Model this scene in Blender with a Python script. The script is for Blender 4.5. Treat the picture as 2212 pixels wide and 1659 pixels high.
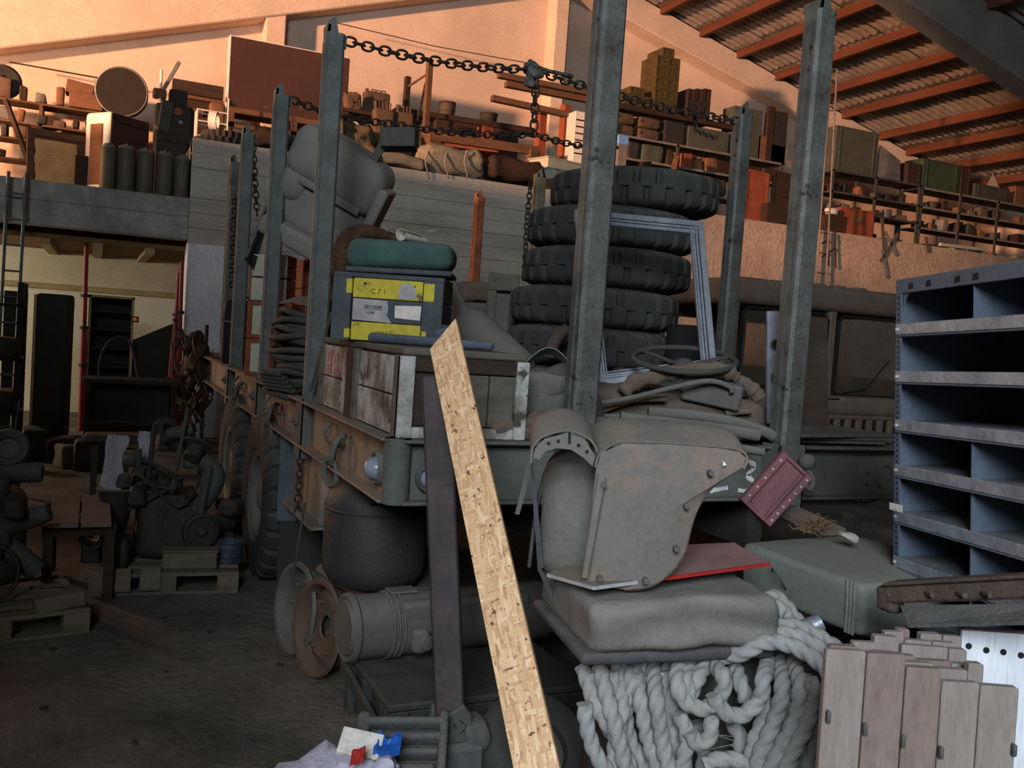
import bpy, math, random
from mathutils import Vector, Matrix, Euler, noise
PI = math.pi
random.seed(7)
for o in list(bpy.data.objects): bpy.data.objects.remove(o)
SC = bpy.context.scene
COL = SC.collection

# ---------------------------------------------------------------- camera
FPX, PITCH, ROLL, YAW = 1969.24, .0525, .0695, .431
CAM = Vector((-1.0166, -3.1641, 1.6))
FW = Vector((math.sin(YAW)*math.cos(PITCH), math.cos(YAW)*math.cos(PITCH), -math.sin(PITCH)))
_r = Vector((math.cos(YAW), -math.sin(YAW), 0)); _u = _r.cross(FW)
RT = _r*math.cos(ROLL) + _u*math.sin(ROLL)
UP = _u*math.cos(ROLL) - _r*math.sin(ROLL)
cd = bpy.data.cameras.new('camera'); co = bpy.data.objects.new('camera', cd); COL.objects.link(co)
cd.sensor_fit = 'HORIZONTAL'; cd.sensor_width = 36; cd.lens = FPX*36/2212; cd.clip_start = .05
co.matrix_world = Matrix(((RT.x, UP.x, -FW.x, CAM.x), (RT.y, UP.y, -FW.y, CAM.y), (RT.z, UP.z, -FW.z, CAM.z), (0, 0, 0, 1)))
SC.camera = co
# ---------------------------------------------------------------- light and exposure
SC.view_settings.view_transform = 'Standard'; SC.view_settings.look = 'None'
SC.view_settings.gamma = 1; SC.view_settings.use_curve_mapping = False
SC.view_settings.exposure = 0.0
W = bpy.data.worlds.new('world'); SC.world = W; W.use_nodes = True
W.node_tree.nodes['Background'].inputs[0].default_value = (.55, .72, 1, 1)
W.node_tree.nodes['Background'].inputs[1].default_value = .006
def lamp(name, kind, loc, power, col, target=None, size=(1, 1), radius=.2):
    l = bpy.data.lights.new(name, kind); l.energy = power; l.color = col
    if kind == 'AREA': l.shape = 'RECTANGLE'; l.size, l.size_y = size
    else: l.shadow_soft_size = radius
    o = bpy.data.objects.new(name, l); COL.objects.link(o); o.location = loc
    if target is not None: o.rotation_euler = (Vector(target)-Vector(loc)).to_track_quat('-Z', 'Y').to_euler()
    return o
# evening sun glow outside the long window of the left wall
lamp('evening_glow', 'POINT', (-25, -4, 4.25), 90000, (1, .50, .27), radius=.6)
# daylight through the big door behind the camera and its fanlight
lamp('door_daylight', 'AREA', (-4.5, -8.6, 5.0), 1240, (.80, .91, 1), (.9, .2, 1.0), (3.2, 2.8))
# the same glow through the small upper window of the side slab
lamp('slab_window_glow', 'AREA', (-6.35, 10.6, 3.9), 360, (1, .52, .29), (2, 10.4, 3.8), (1.5, 1.2))
# daylight of the side window under the mezzanine
lamp('side_window_daylight', 'AREA', (-6.2, 10.3, 2.0), 190, (1, .89, .70), (2, 12.2, 2.2), (1.6, .6))

def at(x, y, X=None, Y=None, Z=None, d=None):
    'point of the place seen at pixel (x, y) of the 2212x1659 photograph, on a plane X=, Y=, Z= or at depth d'
    v = FW + RT*((x-1106)/FPX) - UP*((y-829.5)/FPX)
    if d is not None: t = d
    elif X is not None: t = (X-CAM.x)/v.x
    elif Y is not None: t = (Y-CAM.y)/v.y
    else: t = (Z-CAM.z)/v.z
    return CAM + v*t

# ---------------------------------------------------------------- materials
def lin(c):
    return tuple(((x/255)/12.92 if x/255 <= .04045 else ((x/255+.055)/1.055)**2.4) for x in c)
MATS = {}
def M(name, c1, c2=None, scale=5, rough=.85, bump=.25, bscale=45, metal=0, dust=0, dustc=(118, 113, 104),
      stretch=(1, 1, 1), spots=None, sscale=9, sthr=.62, thr=.5, width=.25, wave=None):
    if name in MATS: return MATS[name]
    m = bpy.data.materials.new(name); m.use_nodes = True; MATS[name] = m
    t = m.node_tree; N = t.nodes; L = t.links; b = N['Principled BSDF']
    b.inputs['Roughness'].default_value = rough; b.inputs['Metallic'].default_value = metal
    b.inputs['Specular IOR Level'].default_value = .3
    tc = N.new('ShaderNodeTexCoord'); mp = N.new('ShaderNodeMapping'); mp.inputs['Scale'].default_value = stretch
    L.new(tc.outputs['Object'], mp.inputs[0])
    def nz(sc, det=5, ro=.6, src=mp):
        n = N.new('ShaderNodeTexNoise'); n.inputs['Scale'].default_value = sc; n.inputs['Detail'].default_value = det
        n.inputs['Roughness'].default_value = ro; L.new(src.outputs[0], n.inputs['Vector']); return n.outputs['Fac']
    def ramp(src, lo, hi):
        r = N.new('ShaderNodeMapRange'); r.inputs[1].default_value = lo; r.inputs[2].default_value = hi
        r.interpolation_type = 'SMOOTHSTEP'; L.new(src, r.inputs[0]); return r.outputs[0]
    def mix(fac, a, bb):
        x = N.new('ShaderNodeMix'); x.data_type = 'RGBA'
        if isinstance(fac, float): x.inputs[0].default_value = fac
        else: L.new(fac, x.inputs[0])
        for i, q in ((6, a), (7, bb)):
            if isinstance(q, tuple): x.inputs[i].default_value = (*lin(q), 1)
            else: L.new(q, x.inputs[i])
        return x.outputs[2]
    c2 = c2 or tuple(x*.75 for x in c1)
    col = mix(ramp(nz(scale), thr-width, thr+width), c1, c2)
    for i, sp in enumerate(spots or []):
        col = mix(ramp(nz(sscale*(1+.7*i), 6, .7), sthr, sthr+.06), col, sp)
    if wave:
        w = N.new('ShaderNodeTexWave'); w.inputs['Scale'].default_value = wave[0]; w.inputs['Distortion'].default_value = 3
        w.inputs['Detail'].default_value = 3; w.bands_direction = wave[1]; L.new(mp.outputs[0], w.inputs['Vector'])
        col = mix(ramp(w.outputs['Fac'], .2, .9), col, wave[2])
    fine = nz(bscale, 4, .7)
    col = mix(ramp(fine, .35, .8), col, mix(.35, col, tuple(x*.55 for x in c2)))
    if dust:
        g = N.new('ShaderNodeNewGeometry'); s = N.new('ShaderNodeSeparateXYZ'); L.new(g.outputs['Normal'], s.inputs[0])
        up = ramp(s.outputs[2], .1, .95)
        mu = N.new('ShaderNodeMath'); mu.operation = 'MULTIPLY'; L.new(up, mu.inputs[0]); L.new(ramp(nz(scale*1.7), .15, .75), mu.inputs[1])
        ad = N.new('ShaderNodeMath'); ad.operation = 'MULTIPLY_ADD'; L.new(mu.outputs[0], ad.inputs[0]); ad.inputs[1].default_value = dust; ad.inputs[2].default_value = dust*.22
        ad.use_clamp = True
        col = mix(ad.outputs[0], col, dustc)
    L.new(col, b.inputs['Base Color'])
    if bump:
        bp = N.new('ShaderNodeBump'); bp.inputs['Strength'].default_value = bump; bp.inputs['Distance'].default_value = .02
        L.new(fine, bp.inputs['Height']); L.new(bp.outputs[0], b.inputs['Normal'])
    return m

# ---------------------------------------------------------------- mesh building
def V(*a): return Vector(a)
def frame(o, x, z):
    'matrix with origin o, x axis along x and z axis near z'
    x = Vector(x).normalized(); z = Vector(z); y = z.cross(x).normalized(); z = x.cross(y)
    return Matrix(((x.x, y.x, z.x, o[0]), (x.y, y.y, z.y, o[1]), (x.z, y.z, z.z, o[2]), (0, 0, 0, 1)))
def TR(loc=(0, 0, 0), rot=(0, 0, 0)): return Matrix.Translation(loc) @ Euler(tuple(math.radians(a) for a in rot)).to_matrix().to_4x4()
class G:
    def __init__(s): s.v = []; s.f = []
    def add(s, vs, fs, m=None):
        k = len(s.v); s.v += [(m @ Vector(p)) if m else Vector(p) for p in vs]; s.f += [tuple(i+k for i in f) for f in fs]; return s
    def box(s, c, d, m=None):
        x, y, z = c; a, b, e = d[0]/2, d[1]/2, d[2]/2
        vs = [(x+i*a, y+j*b, z+k*e) for i in (-1, 1) for j in (-1, 1) for k in (-1, 1)]
        return s.add(vs, [(0, 1, 3, 2), (4, 6, 7, 5), (0, 4, 5, 1), (2, 3, 7, 6), (0, 2, 6, 4), (1, 5, 7, 3)], m)
    def bb(s, x0, x1, y0, y1, z0, z1, m=None): return s.box(((x0+x1)/2, (y0+y1)/2, (z0+z1)/2), (x1-x0, y1-y0, z1-z0), m)
    def hexa(s, q):
        'eight corners: 4 of the bottom ring then 4 of the top ring'
        return s.add(q, [(3, 2, 1, 0), (4, 5, 6, 7), (0, 1, 5, 4), (1, 2, 6, 5), (2, 3, 7, 6), (3, 0, 4, 7)])
    def bar(s, p, q, w, h, up=(0, 0, 1)):
        'rectangular bar from p to q'
        p, q = Vector(p), Vector(q); d = q-p
        if abs(d.normalized().dot(Vector(up))) > .98: up = (0, 1, 0)
        m = frame(p, d, up); L = d.length
        return s.box((L/2, 0, 0), (L, w, h), m)
    def tube(s, pts, r, n=8, closed=False, cap=True, lobes=0, twist=0):
        pts = [Vector(p) for p in pts]; N = len(pts); k = len(s.v); rr = r if isinstance(r, (list, tuple)) else [r]*N
        T = []
        for i in range(N):
            a = pts[(i-1) % N] if (closed or i) else pts[0]; b = pts[(i+1) % N] if (closed or i < N-1) else pts[-1]
            t = b-a; T.append(t.normalized() if t.length > 1e-9 else Vector((0, 0, 1)))
        ref = Vector((0, 0, 1)) if abs(T[0].z) < .9 else Vector((1, 0, 0))
        nn = (ref - T[0]*ref.dot(T[0])).normalized(); ph = 0
        for i in range(N):
            if i:
                nn = nn - T[i]*nn.dot(T[i]); nn = nn.normalized() if nn.length > 1e-9 else T[i].orthogonal().normalized()
                ph += (pts[i]-pts[i-1]).length*twist
            bn = T[i].cross(nn)
            for j in range(n):
                a = 2*PI*j/n; q = rr[i]
                if lobes: q *= .76+.27*abs(math.cos((a-ph)*lobes/2))
                s.v.append(pts[i]+nn*(math.cos(a)*q)+bn*(math.sin(a)*q))
        for i in range(N if closed else N-1):
            i2 = (i+1) % N
            for j in range(n): s.f.append((k+i*n+j, k+i*n+(j+1) % n, k+i2*n+(j+1) % n, k+i2*n+j))
        if cap and not closed:
            s.f.append(tuple(k+j for j in range(n-1, -1, -1))); s.f.append(tuple(k+(N-1)*n+j for j in range(n)))
        return s
    def cyl(s, p, q, r, r2=None, n=16): return s.tube([p, q], [r, r if r2 is None else r2], n)
    def lathe(s, prof, n=24, m=None, closed=False, cap=True):
        'profile of (radius, z) turned about z'
        k = len(s.v); P = len(prof)
        for r, z in prof:
            for j in range(n):
                a = 2*PI*j/n; p = Vector((r*math.cos(a), r*math.sin(a), z)); s.v.append(m @ p if m else p)
        for i in range(P if closed else P-1):
            i2 = (i+1) % P
            for j in range(n): s.f.append((k+i*n+j, k+i*n+(j+1) % n, k+i2*n+(j+1) % n, k+i2*n+j))
        if cap and not closed:
            if prof[0][0] > 1e-6: s.f.append(tuple(k+j for j in range(n-1, -1, -1)))
            if prof[-1][0] > 1e-6: s.f.append(tuple(k+(P-1)*n+j for j in range(n)))
        return s
    def prism(s, poly, z0, z1, m=None):
        n = len(poly); vs = [(x, y, z0) for x, y in poly]+[(x, y, z1) for x, y in poly]
        fs = [tuple(range(n-1, -1, -1)), tuple(range(n, 2*n))]+[(i, (i+1) % n, n+(i+1) % n, n+i) for i in range(n)]
        return s.add(vs, fs, m)
    def grid(s, fn, nu, nv, cu=False, cv=False, m=None):
        k = len(s.v); 
        for i in range(nu):
            for j in range(nv):
                p = Vector(fn(i/(nu if cu else nu-1), j/(nv if cv else nv-1))); s.v.append(m @ p if m else p)
        for i in range(nu if cu else nu-1):
            for j in range(nv if cv else nv-1):
                a, b = (i+1) % nu, (j+1) % nv; s.f.append((k+i*nv+j, k+a*nv+j, k+a*nv+b, k+i*nv+b))
        return s
    def sheet(s, fn, nu, nv, th, m=None):
        'a bent sheet with thickness th'
        P = [[Vector(fn(i/(nu-1), j/(nv-1))) for j in range(nv)] for i in range(nu)]
        def nrm(i, j):
            a = P[min(i+1, nu-1)][j]-P[max(i-1, 0)][j]; b = P[i][min(j+1, nv-1)]-P[i][max(j-1, 0)]; return a.cross(b).normalized()
        vs = [P[i][j] for i in range(nu) for j in range(nv)]+[P[i][j]+nrm(i, j)*th for i in range(nu) for j in range(nv)]
        K = nu*nv; fs = []
        for i in range(nu-1):
            for j in range(nv-1):
                q = (i*nv+j, (i+1)*nv+j, (i+1)*nv+j+1, i*nv+j+1); fs.append(q[::-1]); fs.append(tuple(x+K for x in q))
        for i in range(nu-1):
            for j in (0, nv-1):
                a, b = i*nv+j, (i+1)*nv+j; fs.append((a, b, b+K, a+K) if j == 0 else (b, a, a+K, b+K))
        for j in range(nv-1):
            for i in (0, nu-1):
                a, b = i*nv+j, i*nv+j+1; fs.append((b, a, a+K, b+K) if i == 0 else (a, b, b+K, a+K))
        return s.add(vs, fs, m)
    def rbox(s, c, d, r, n=6, m=None, wob=0, wsc=6, seed=0, fn=None):
        'soft rounded box, optionally with wrinkles'
        hx, hy, hz = d[0]/2, d[1]/2, d[2]/2; r = min(r, hx, hy, hz)*.999
        k0 = len(s.v); idx = {}; sd = Vector((seed*3.1, seed*1.7, seed*.9))
        def coord(u, h):   # more cuts inside the round
            return u
        steps = [math.tan((i/n*2-1)*.7854) for i in range(n+1)]
        def vert(p):
            key = tuple(round(x, 4) for x in p)
            if key in idx: return idx[key]
            q = Vector((p[0]*hx, p[1]*hy, p[2]*hz))
            e = Vector((max(-hx+r, min(hx-r, q.x)), max(-hy+r, min(hy-r, q.y)), max(-hz+r, min(hz-r, q.z))))
            dd = q-e
            if dd.length > 1e-9: dd.normalize()
            w = e+dd*r
            if wob: w += dd*wob*noise.noise(w*wsc+sd)+dd*wob*.5*noise.noise(w*wsc*2.3+sd)
            if fn: w = Vector(fn(w))
            w = w+Vector(c)
            idx[key] = len(s.v); s.v.append(m @ w if m else w); return idx[key]
        def lims(h):
            # cut positions: dense near edges
            f = max(0, 1-r/h) if h else 0; L = []
            kk = max(2, n//3)
            for i in range(kk): L.append(-1+(1-f)*(1-math.cos(i/kk*PI/2))if False else -1+(1-f)*i/kk)
            mm = max(1, n-2*kk) if f > .02 else 1
            for i in range(mm+1): L.append(-f+2*f*i/mm)
            for i in range(kk-1, -1, -1): L.append(1-(1-f)*i/kk)
            out = []
            for x in L:
                if not out or abs(x-out[-1]) > 1e-4: out.append(x)
            return out
        A, B, C = lims(hx), lims(hy), lims(hz)
        for ax, (U, Vv) in enumerate(((B, C), (C, A), (A, B))):
            for sg in (-1, 1):
                for i in range(len(U)-1):
                    for j in range(len(Vv)-1):
                        q = []
                        for a, b in ((U[i], Vv[j]), (U[i+1], Vv[j]), (U[i+1], Vv[j+1]), (U[i], Vv[j+1])):
                            p = [0, 0, 0]; p[ax] = sg; p[(ax+1) % 3] = a; p[(ax+2) % 3] = b; q.append(vert(p))
                        s.f.append(tuple(q) if sg > 0 else tuple(q[::-1]))
        return s
    def mesh(s, name, smooth=False):
        me = bpy.data.meshes.new(name); me.from_pydata([tuple(p) for p in s.v], [], s.f); me.update()
        if smooth:
            me.polygons.foreach_set('use_smooth', [True]*len(me.polygons))
            try: me.set_sharp_from_angle(angle=math.radians(smooth if smooth is not True else 60))
            except Exception: pass
        return me
    def obj(s, name, mat, parent=None, smooth=False, bevel=0, m=None):
        o = bpy.data.objects.new(name, s.mesh(name, smooth)); COL.objects.link(o)
        o.data.materials.append(mat)
        if parent: o.parent = parent
        if m is not None: o.matrix_local = m
        if bevel:
            b = o.modifiers.new('bevel', 'BEVEL'); b.width = bevel; b.segments = 1; b.limit_method = 'ANGLE'; b.angle_limit = .7
        return o
def tag(o, label, cat, group=None):
    o['label'] = label; o['category'] = cat
    if group: o['group'] = group
    return o
def T(name, label, cat, m=None, group=None):
    o = bpy.data.objects.new(name, None); COL.objects.link(o); o.empty_display_size = .1
    if m is not None: o.matrix_world = m if isinstance(m, Matrix) else Matrix.Translation(m)
    return tag(o, label, cat, group)
def S(name, g, mat, smooth=False, parent=None, **k):
    o = g.obj(name, mat, parent, smooth, **k)
    if not parent: o['kind'] = 'structure'
    return o
def inst(src, name, parent=None, m=None):
    o = src.copy(); o.name = name
    for k in list(o.keys()):
        if k in ('label', 'category', 'group'): del o[k]
    COL.objects.link(o); o.parent = parent
    if m is not None: o.matrix_local = m
    return o
def smoothpath(pts, n=8, closed=False):
    'Catmull-Rom through pts'
    P = [Vector(p) for p in pts]; N = len(P); out = []
    for i in range(N if closed else N-1):
        a = P[(i-1) % N] if (closed or i) else P[0]; b = P[i]; c = P[(i+1) % N]; d = P[(i+2) % N] if (closed or i < N-2) else P[-1]
        for k in range(n):
            t = k/n; out.append(.5*((2*b)+(c-a)*t+(2*a-5*b+4*c-d)*t*t+(3*b-a-3*c+d)*t**3))
    if not closed: out.append(P[-1])
    return out
def rnd(a, b): return random.uniform(a, b)

# ================================================================ THE SETTING
m_plaster = M('old plaster', (222, 200, 182), (202, 180, 162), 1.2, .95, .25, 30, spots=[(140, 112, 92)], sscale=5, sthr=.69)
m_conc = M('board marked concrete', (206, 198, 184), (168, 160, 148), 2.0, .95, .7, 26, stretch=(.35, 1, 2.2), spots=[(224, 216, 204)], sscale=4, sthr=.66)
m_beamc = M('rough concrete beam', (186, 186, 180), (138, 138, 136), 3.0, .95, .9, 22, spots=[(206, 204, 196)], sscale=5)
m_rend = M('roughcast render', (196, 172, 152), (170, 148, 130), 2, .95, 1.0, 17)
m_white = M('faded whitewash', (232, 230, 234), (206, 204, 210), 1.5, .95, .3, 30)
m_cream = M('cream wall paint', (224, 214, 188), (200, 190, 164), 1.0, .9, .2, 30)
m_floor = M('dusty concrete floor', (118, 112, 102), (66, 62, 56), 1.5, .95, .9, 16, spots=[(44, 42, 40), (150, 146, 138)], sscale=2.4, sthr=.66)
m_purlin = M('red brown purlin timber', (106, 62, 44), (84, 48, 34), 4, .8, .3, 40, stretch=(1, .1, 1))
m_sheet = M('fibre cement roof sheet', (164, 152, 142), (130, 120, 110), 2.5, .95, .4, 30, spots=[(84, 66, 56)], sscale=3, sthr=.6)
m_rafter = M('grey concrete rafter', (128, 130, 124), (104, 106, 102), 1.5, .9, .3, 30)
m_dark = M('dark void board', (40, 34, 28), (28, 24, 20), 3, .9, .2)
m_soffit = M('brown soffit board', (128, 94, 56), (104, 76, 44), 2, .8, .2)
m_joist = M('pale painted joist', (178, 156, 112), (150, 130, 92), 2, .85, .2)
YP, YG = 9.2, 13.0        # mezzanine front wall, gable wall

def floorfn(u, v):
    x, y = -7+28*u, -9+23*v
    return (x, y, 0)
S('floor', G().grid(floorfn, 3, 3), m_floor)
# gable wall with its concrete frame
zr = lambda x: 8.153-.2565*(x-8.924)+.16        # roof underside, right slope
zl = lambda x: 5.305+.327*(x+2.5)               # lower edge of the left rafter
S('wall_back', G().prism([(-6.5, 2.3), (19.5, 2.3), (19.5, zr(19.5)), (6.9, zr(6.9)), (-6.5, 6.6)], 0, .25, Matrix(((1, 0, 0, 0), (0, 0, 1, YG), (0, 1, 0, 0), (0, 0, 0, 1)))), m_plaster)
XZ = lambda y: Matrix(((1, 0, 0, 0), (0, 0, 1, y), (0, 1, 0, 0), (0, 0, 0, 1)))
S('concrete_rafter', G().prism([(-6.5, zl(-6.5)), (6.8, zl(6.8)), (6.8, zl(6.8)+1.3), (-6.5, zl(-6.5)+1.5)], 0, .42, XZ(12.58)), m_plaster, bevel=.02)
S('concrete_rafter', G().prism([(6.8, zr(6.8)-.62), (19.5, zr(19.5)-.45), (19.5, zr(19.5)-.05), (6.8, zr(6.8)-.05)], 0, .42, XZ(12.58)), m_plaster, bevel=.02)
S('concrete_column', G().bb(6.62, 6.9, 12.62, 13.05, 3.6, 8.5), m_plaster, bevel=.02)
S('concrete_column', G().bb(1.33, 1.66, 12.62, 13.05, 3.6, 6.75), m_plaster, bevel=.02)
# near rafter of the next bay
S('concrete_rafter', G().prism([(5.5, zr(5.5)-.85), (19.5, zr(19.5)-.85), (19.5, zr(19.5)-.05), (5.5, zr(5.5)-.05)], 0, .45, XZ(7.5)), m_rafter, bevel=.02)
# roof: corrugated sheets on timber purlins
roof = bpy.data.objects.new('ceiling', None); COL.objects.link(roof); roof['kind'] = 'structure'
PX = [6.95, 7.94, 8.924, 9.892, 10.857, 11.892, 12.856, 13.82, 14.955, 15.83, 16.8, 17.8, 18.8, 19.7]
pg = None
for x in PX:
    zz = zr(x)-.075
    if pg is None:
        pg = G().bb(-.045, .045, -7.0, 12.58, -.085, .085).obj('purlin', m_purlin, roof, bevel=.006)
        pg.location = (x, 0, zz)
    else:
        inst(pg, 'purlin', roof, Matrix.Translation((x, 0, zz)))
PIT = .178; NW = 6
def corr(u, v):
    x = 1.12*u; y = NW*PIT*v
    return (x, y, -.2565*x+.027*math.cos(2*PI*y/PIT))
cs = None
for i in range(len(PX)-1):
    for k in range(19):
        m = Matrix.Translation((PX[i]-.06, 12.98-(k+1)*NW*PIT, zr(PX[i])+.06+.02*(k % 2)+.0154))
        if cs is None: cs = G().sheet(corr, 2, NW*6+1, .008).obj('roof_sheet', m_sheet, roof, 60); cs.matrix_local = m
        else: inst(cs, 'roof_sheet', roof, m)
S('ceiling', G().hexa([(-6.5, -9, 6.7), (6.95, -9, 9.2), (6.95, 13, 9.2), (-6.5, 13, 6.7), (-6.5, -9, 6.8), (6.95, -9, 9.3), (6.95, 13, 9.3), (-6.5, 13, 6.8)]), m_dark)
# outer walls
gl = G().bb(-6.75, -6.5, -9, 2.1, 0, 6.8).bb(-6.75, -6.5, 10.5, 13.2, 4.6, 6.8).bb(-6.75, -6.5, 11.5, 13.2, 2.6, 4.6).bb(-6.75, -6.5, 10.5, 11.5, 2.6, 3.2).bb(-6.75, -6.5, 3.45, 9.35, 0, 4.02).bb(-6.75, -6.5, 2.1, 3.02, 0, 3.52).bb(-6.75, -6.5, 3.02, 3.45, 0, 2.70)
gl.bb(-6.75, -6.5, 9.35, 10.5, 2.6, 3.2).bb(-6.75, -6.5, 9.35, 9.75, 3.2, 4.02).bb(-6.75, -6.5, 9.35, 13.2, 0, 1.1).bb(-6.75, -6.5, 11.2, 13.2, 1.1, 2.6).bb(-6.75, -6.5, 2.1, 10.5, 6.65, 6.8)
S('wall_left', gl, m_plaster)
S('wall_right', G().bb(19.5, 19.75, -9, 13.25, 0, 5.6), m_plaster)
gf = G().bb(-6.75, -6.2, -9.2, -9, 0, 9).bb(-2.8, 19.75, -9.2, -9, 0, 9).bb(-6.2, -2.8, -9.2, -9, 6.5, 9)
S('wall_front', gf, m_plaster)
S('added_shade_wall', G().bb(-6.5, -2.55, -4.2, -4.0, 0, 4.7), m_conc, bevel=.01)  # added unseen wall, keeps the door light off the left floor
# mezzanine: long board marked concrete wall, floor, side slab
def boards(x0, x1, z0, z1, y, st=.19):
    g = G(); z = z0; k = 0
    while z < z1-.01:
        h = min(st, z1-z); o = [0, .012, .005, .017, .002, .010][k % 6]
        g.bb(x0, x1, y-o, y+.3, z+.003, z+h); z += h; k += 1
    g.bb(x0, x1, y+.02, y+.25, z0, z1-.002)
    return g
S('wall_mezzanine', boards(0.0, 5.9, 2.5, 3.82, YP), m_conc, bevel=.004)
S('wall_mezzanine', G().bb(5.9, 19.5, YP, YP+.28, 0, 3.81), m_rend)
S('wall_mezzanine', G().bb(.46, 5.9, YP+.005, YP+.28, 0, 2.5), m_conc)
S('concrete_column', G().bb(0.0, .46, YP-.015, YP+.33, 0, 2.5), m_white, bevel=.01)
S('mezzanine_floor', G().bb(.02, 19.5, YP+.28, 13, 3.6, 3.80), m_conc)
gb = G()
S('mezzanine_beam', G().bb(-6.5, 0.0, YP, YP+.3, 2.82, 3.06).bb(-6.5, 0.0, YP-.02, YP+.3, 2.53, 2.82), m_beamc, bevel=.015)
S('mezzanine_floor', G().bb(-6.5, .02, YP+.3, 13, 2.9, 3.05), m_conc)
# room under the side slab
S('ceiling', G().bb(-6.5, 6, YP+.3, 12.2, 2.40, 2.46), m_soffit)
for a, b in (((59, 483), (116, 540)), ((197, 500), (221, 550)), ((351, 513), (314, 554))):
    x0 = at(*a, Z=2.36).x; x1 = at(*b, Z=2.36).x
    S('ceiling_joist', G().bb((x0+x1)/2-.06, (x0+x1)/2+.06, YP+.3, 12, 2.33, 2.40), m_joist)
S('wall_back', G().bb(-6.5, 6, 12, 12.2, 0, 2.42), m_cream)
S('trim_1', G().bb(-6.5, 6, 11.93, 12, 1.82, 1.90), m_joist, bevel=.01)
S('wall_right', G().bb(2.6, 2.8, YP+.28, 12, 0, 2.42), m_cream)

# ================================================================ FLATBED TRUCK
DUST = (112, 108, 100)
m_truck = M('faded grey green truck paint', (94, 98, 92), (70, 74, 70), 3, .8, .2, 40, dust=.6, dustc=DUST)
m_tan = M('camouflage tan patches', (150, 124, 104), (98, 98, 90), 2.6, .8, .2, 40, dust=.5, dustc=DUST, thr=.52, width=.08)
m_under = M('dark chassis', (44, 44, 42), (30, 30, 29), 4, .9, .3, dust=.5)
m_rusty = M('rusty brown steel', (92, 72, 62), (66, 54, 50), 7, .7, .3, 40, metal=.2, dust=.25)
m_galv = M('galvanised grey steel', (112, 118, 116), (84, 90, 88), 8, .65, .2, 50, metal=.3, spots=[(74, 66, 60)], sscale=12, sthr=.66, dust=.3)
m_galvd = M('stained grey steel stake', (104, 106, 102), (76, 76, 72), 9, .6, .25, 50, metal=.3, spots=[(66, 54, 46), (48, 44, 40)], sscale=7, sthr=.6)
m_warmst = M('steel stake painted warm lit', (186, 112, 78), (120, 70, 50), 8, .5, .25, 50, metal=.35)  # orange colour stands in for warm light on the far stake
m_chain = M('rusty chain iron', (70, 60, 52), (48, 42, 38), 12, .6, .3, 60, metal=.4)
m_rubber = M('dusty tyre rubber', (50, 51, 50), (38, 39, 38), 6, .85, .25, 60, dust=.55, dustc=(98, 96, 90))
m_rim = M('grey wheel steel', (104, 104, 98), (78, 76, 70), 6, .75, .2, 40, dust=.4)
m_lens = M('clouded lamp glass', (150, 156, 170), (120, 126, 140), 9, .25, .05, 30)
m_paint = M('white paint strokes', (214, 214, 214), (180, 180, 178), 9, .8, .1)
m_deck = M('worn deck timber', (86, 80, 72), (62, 58, 52), 5, .9, .3, 40, stretch=(4, .5, 4), dust=.5)

BW, BZ, BB, BL = 2.55, 1.2, .962, 7.4
truck = T('flatbed_truck', 'faded grey and tan flatbed truck with stake pockets, laden with scrap', 'truck', (0, 0, 0))
for k in range(12):
    x0 = .06+k*(BW-.12)/12
    G().bb(x0+.004, x0+(BW-.12)/12-.004, .07, BL, BZ-.07, BZ-.012).obj('deck_plank', m_deck, truck, bevel=.004)
def channel(L):
    'C channel along +x, open side -y'
    return G().bb(0, L, 0, .012, BB, BZ).bb(0, L, -.065, .012, BZ-.012, BZ).bb(0, L, -.065, .012, BB, BB+.012)
channel(BW-.02).obj('front_beam', m_truck, truck, bevel=.004, m=TR((.01, .0, 0)))
channel(BL).obj('side_beam', m_tan, truck, bevel=.004, m=TR((0.0, BL, 0), (0, 0, -90)))
channel(BL).obj('side_beam', m_truck, truck, bevel=.004, m=TR((BW, 0, 0), (0, 0, 90)))
G().cyl((-.0, -.0, BB), (-.0, -.0, BZ), .05, n=14).obj('corner_post', m_truck, truck, 40)
G().cyl((BW, 0, BB), (BW, 0, BZ), .05, n=14).obj('corner_post', m_truck, truck, 40)
# chassis
for x in (.75, 1.7): G().bb(x, x+.09, .1, 8.6, .72, .95).obj('chassis_rail', m_under, truck)
for y in (.5, 1.9, 3.4, 5, 6.5): G().bb(.05, BW-.05, y, y+.08, .86, .95).obj('cross_member', m_under, truck)
# stake positions
SY = [1.53, 2.97, 4.405, 5.843]
FX = [.715, 1.745]
pk = None
def pocket(m):
    global pk
    if pk is None:
        g = G().bb(-.075, .075, -.012, .0, BB-.06, BZ+.012).bb(-.075, -.063, -.012, .105, BB-.06, BZ+.012).bb(.063, .075, -.012, .105, BB-.06, BZ+.012)
        g.cyl((-.02, -.03, 1.09), (-.02, -.01, 1.09), .03, n=8).cyl((-.02, -.045, 1.09), (-.02, -.03, 1.09), .014, n=6)
        pk = g.obj('stake_pocket', m_truck, truck, bevel=.003); pk.matrix_local = m
    else: inst(pk, 'stake_pocket', truck, m)
for y in SY:
    if y < 5: pocket(TR((-.04, y, 0), (0, 0, -90)))
    pocket(TR((BW+.1, y, 0), (0, 0, 90)))
for x in FX: pocket(TR((x, -.1, 0)))
# lamps
def roundlamp(p, rz, r):
    m = TR(p, (0, 0, rz)) @ Matrix.Rotation(PI/2, 4, 'X')
    l = G().lathe([(r*1.35, 0), (r*1.4, .02), (r*1.25, .035), (r*1.02, .03), (r*1.0, .012)], 24, m, cap=False).obj('lamp_ring', m_truck, truck, 40)
    G().lathe([(r, .0), (r, .02), (r*.8, .05), (r*.45, .066), (0, .07)], 24, m).obj('lens', m_lens, l, 60)
roundlamp((0, .18, 1.062), -90, .048)
roundlamp((.125, -.0, 1.056), 0, .04)
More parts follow.
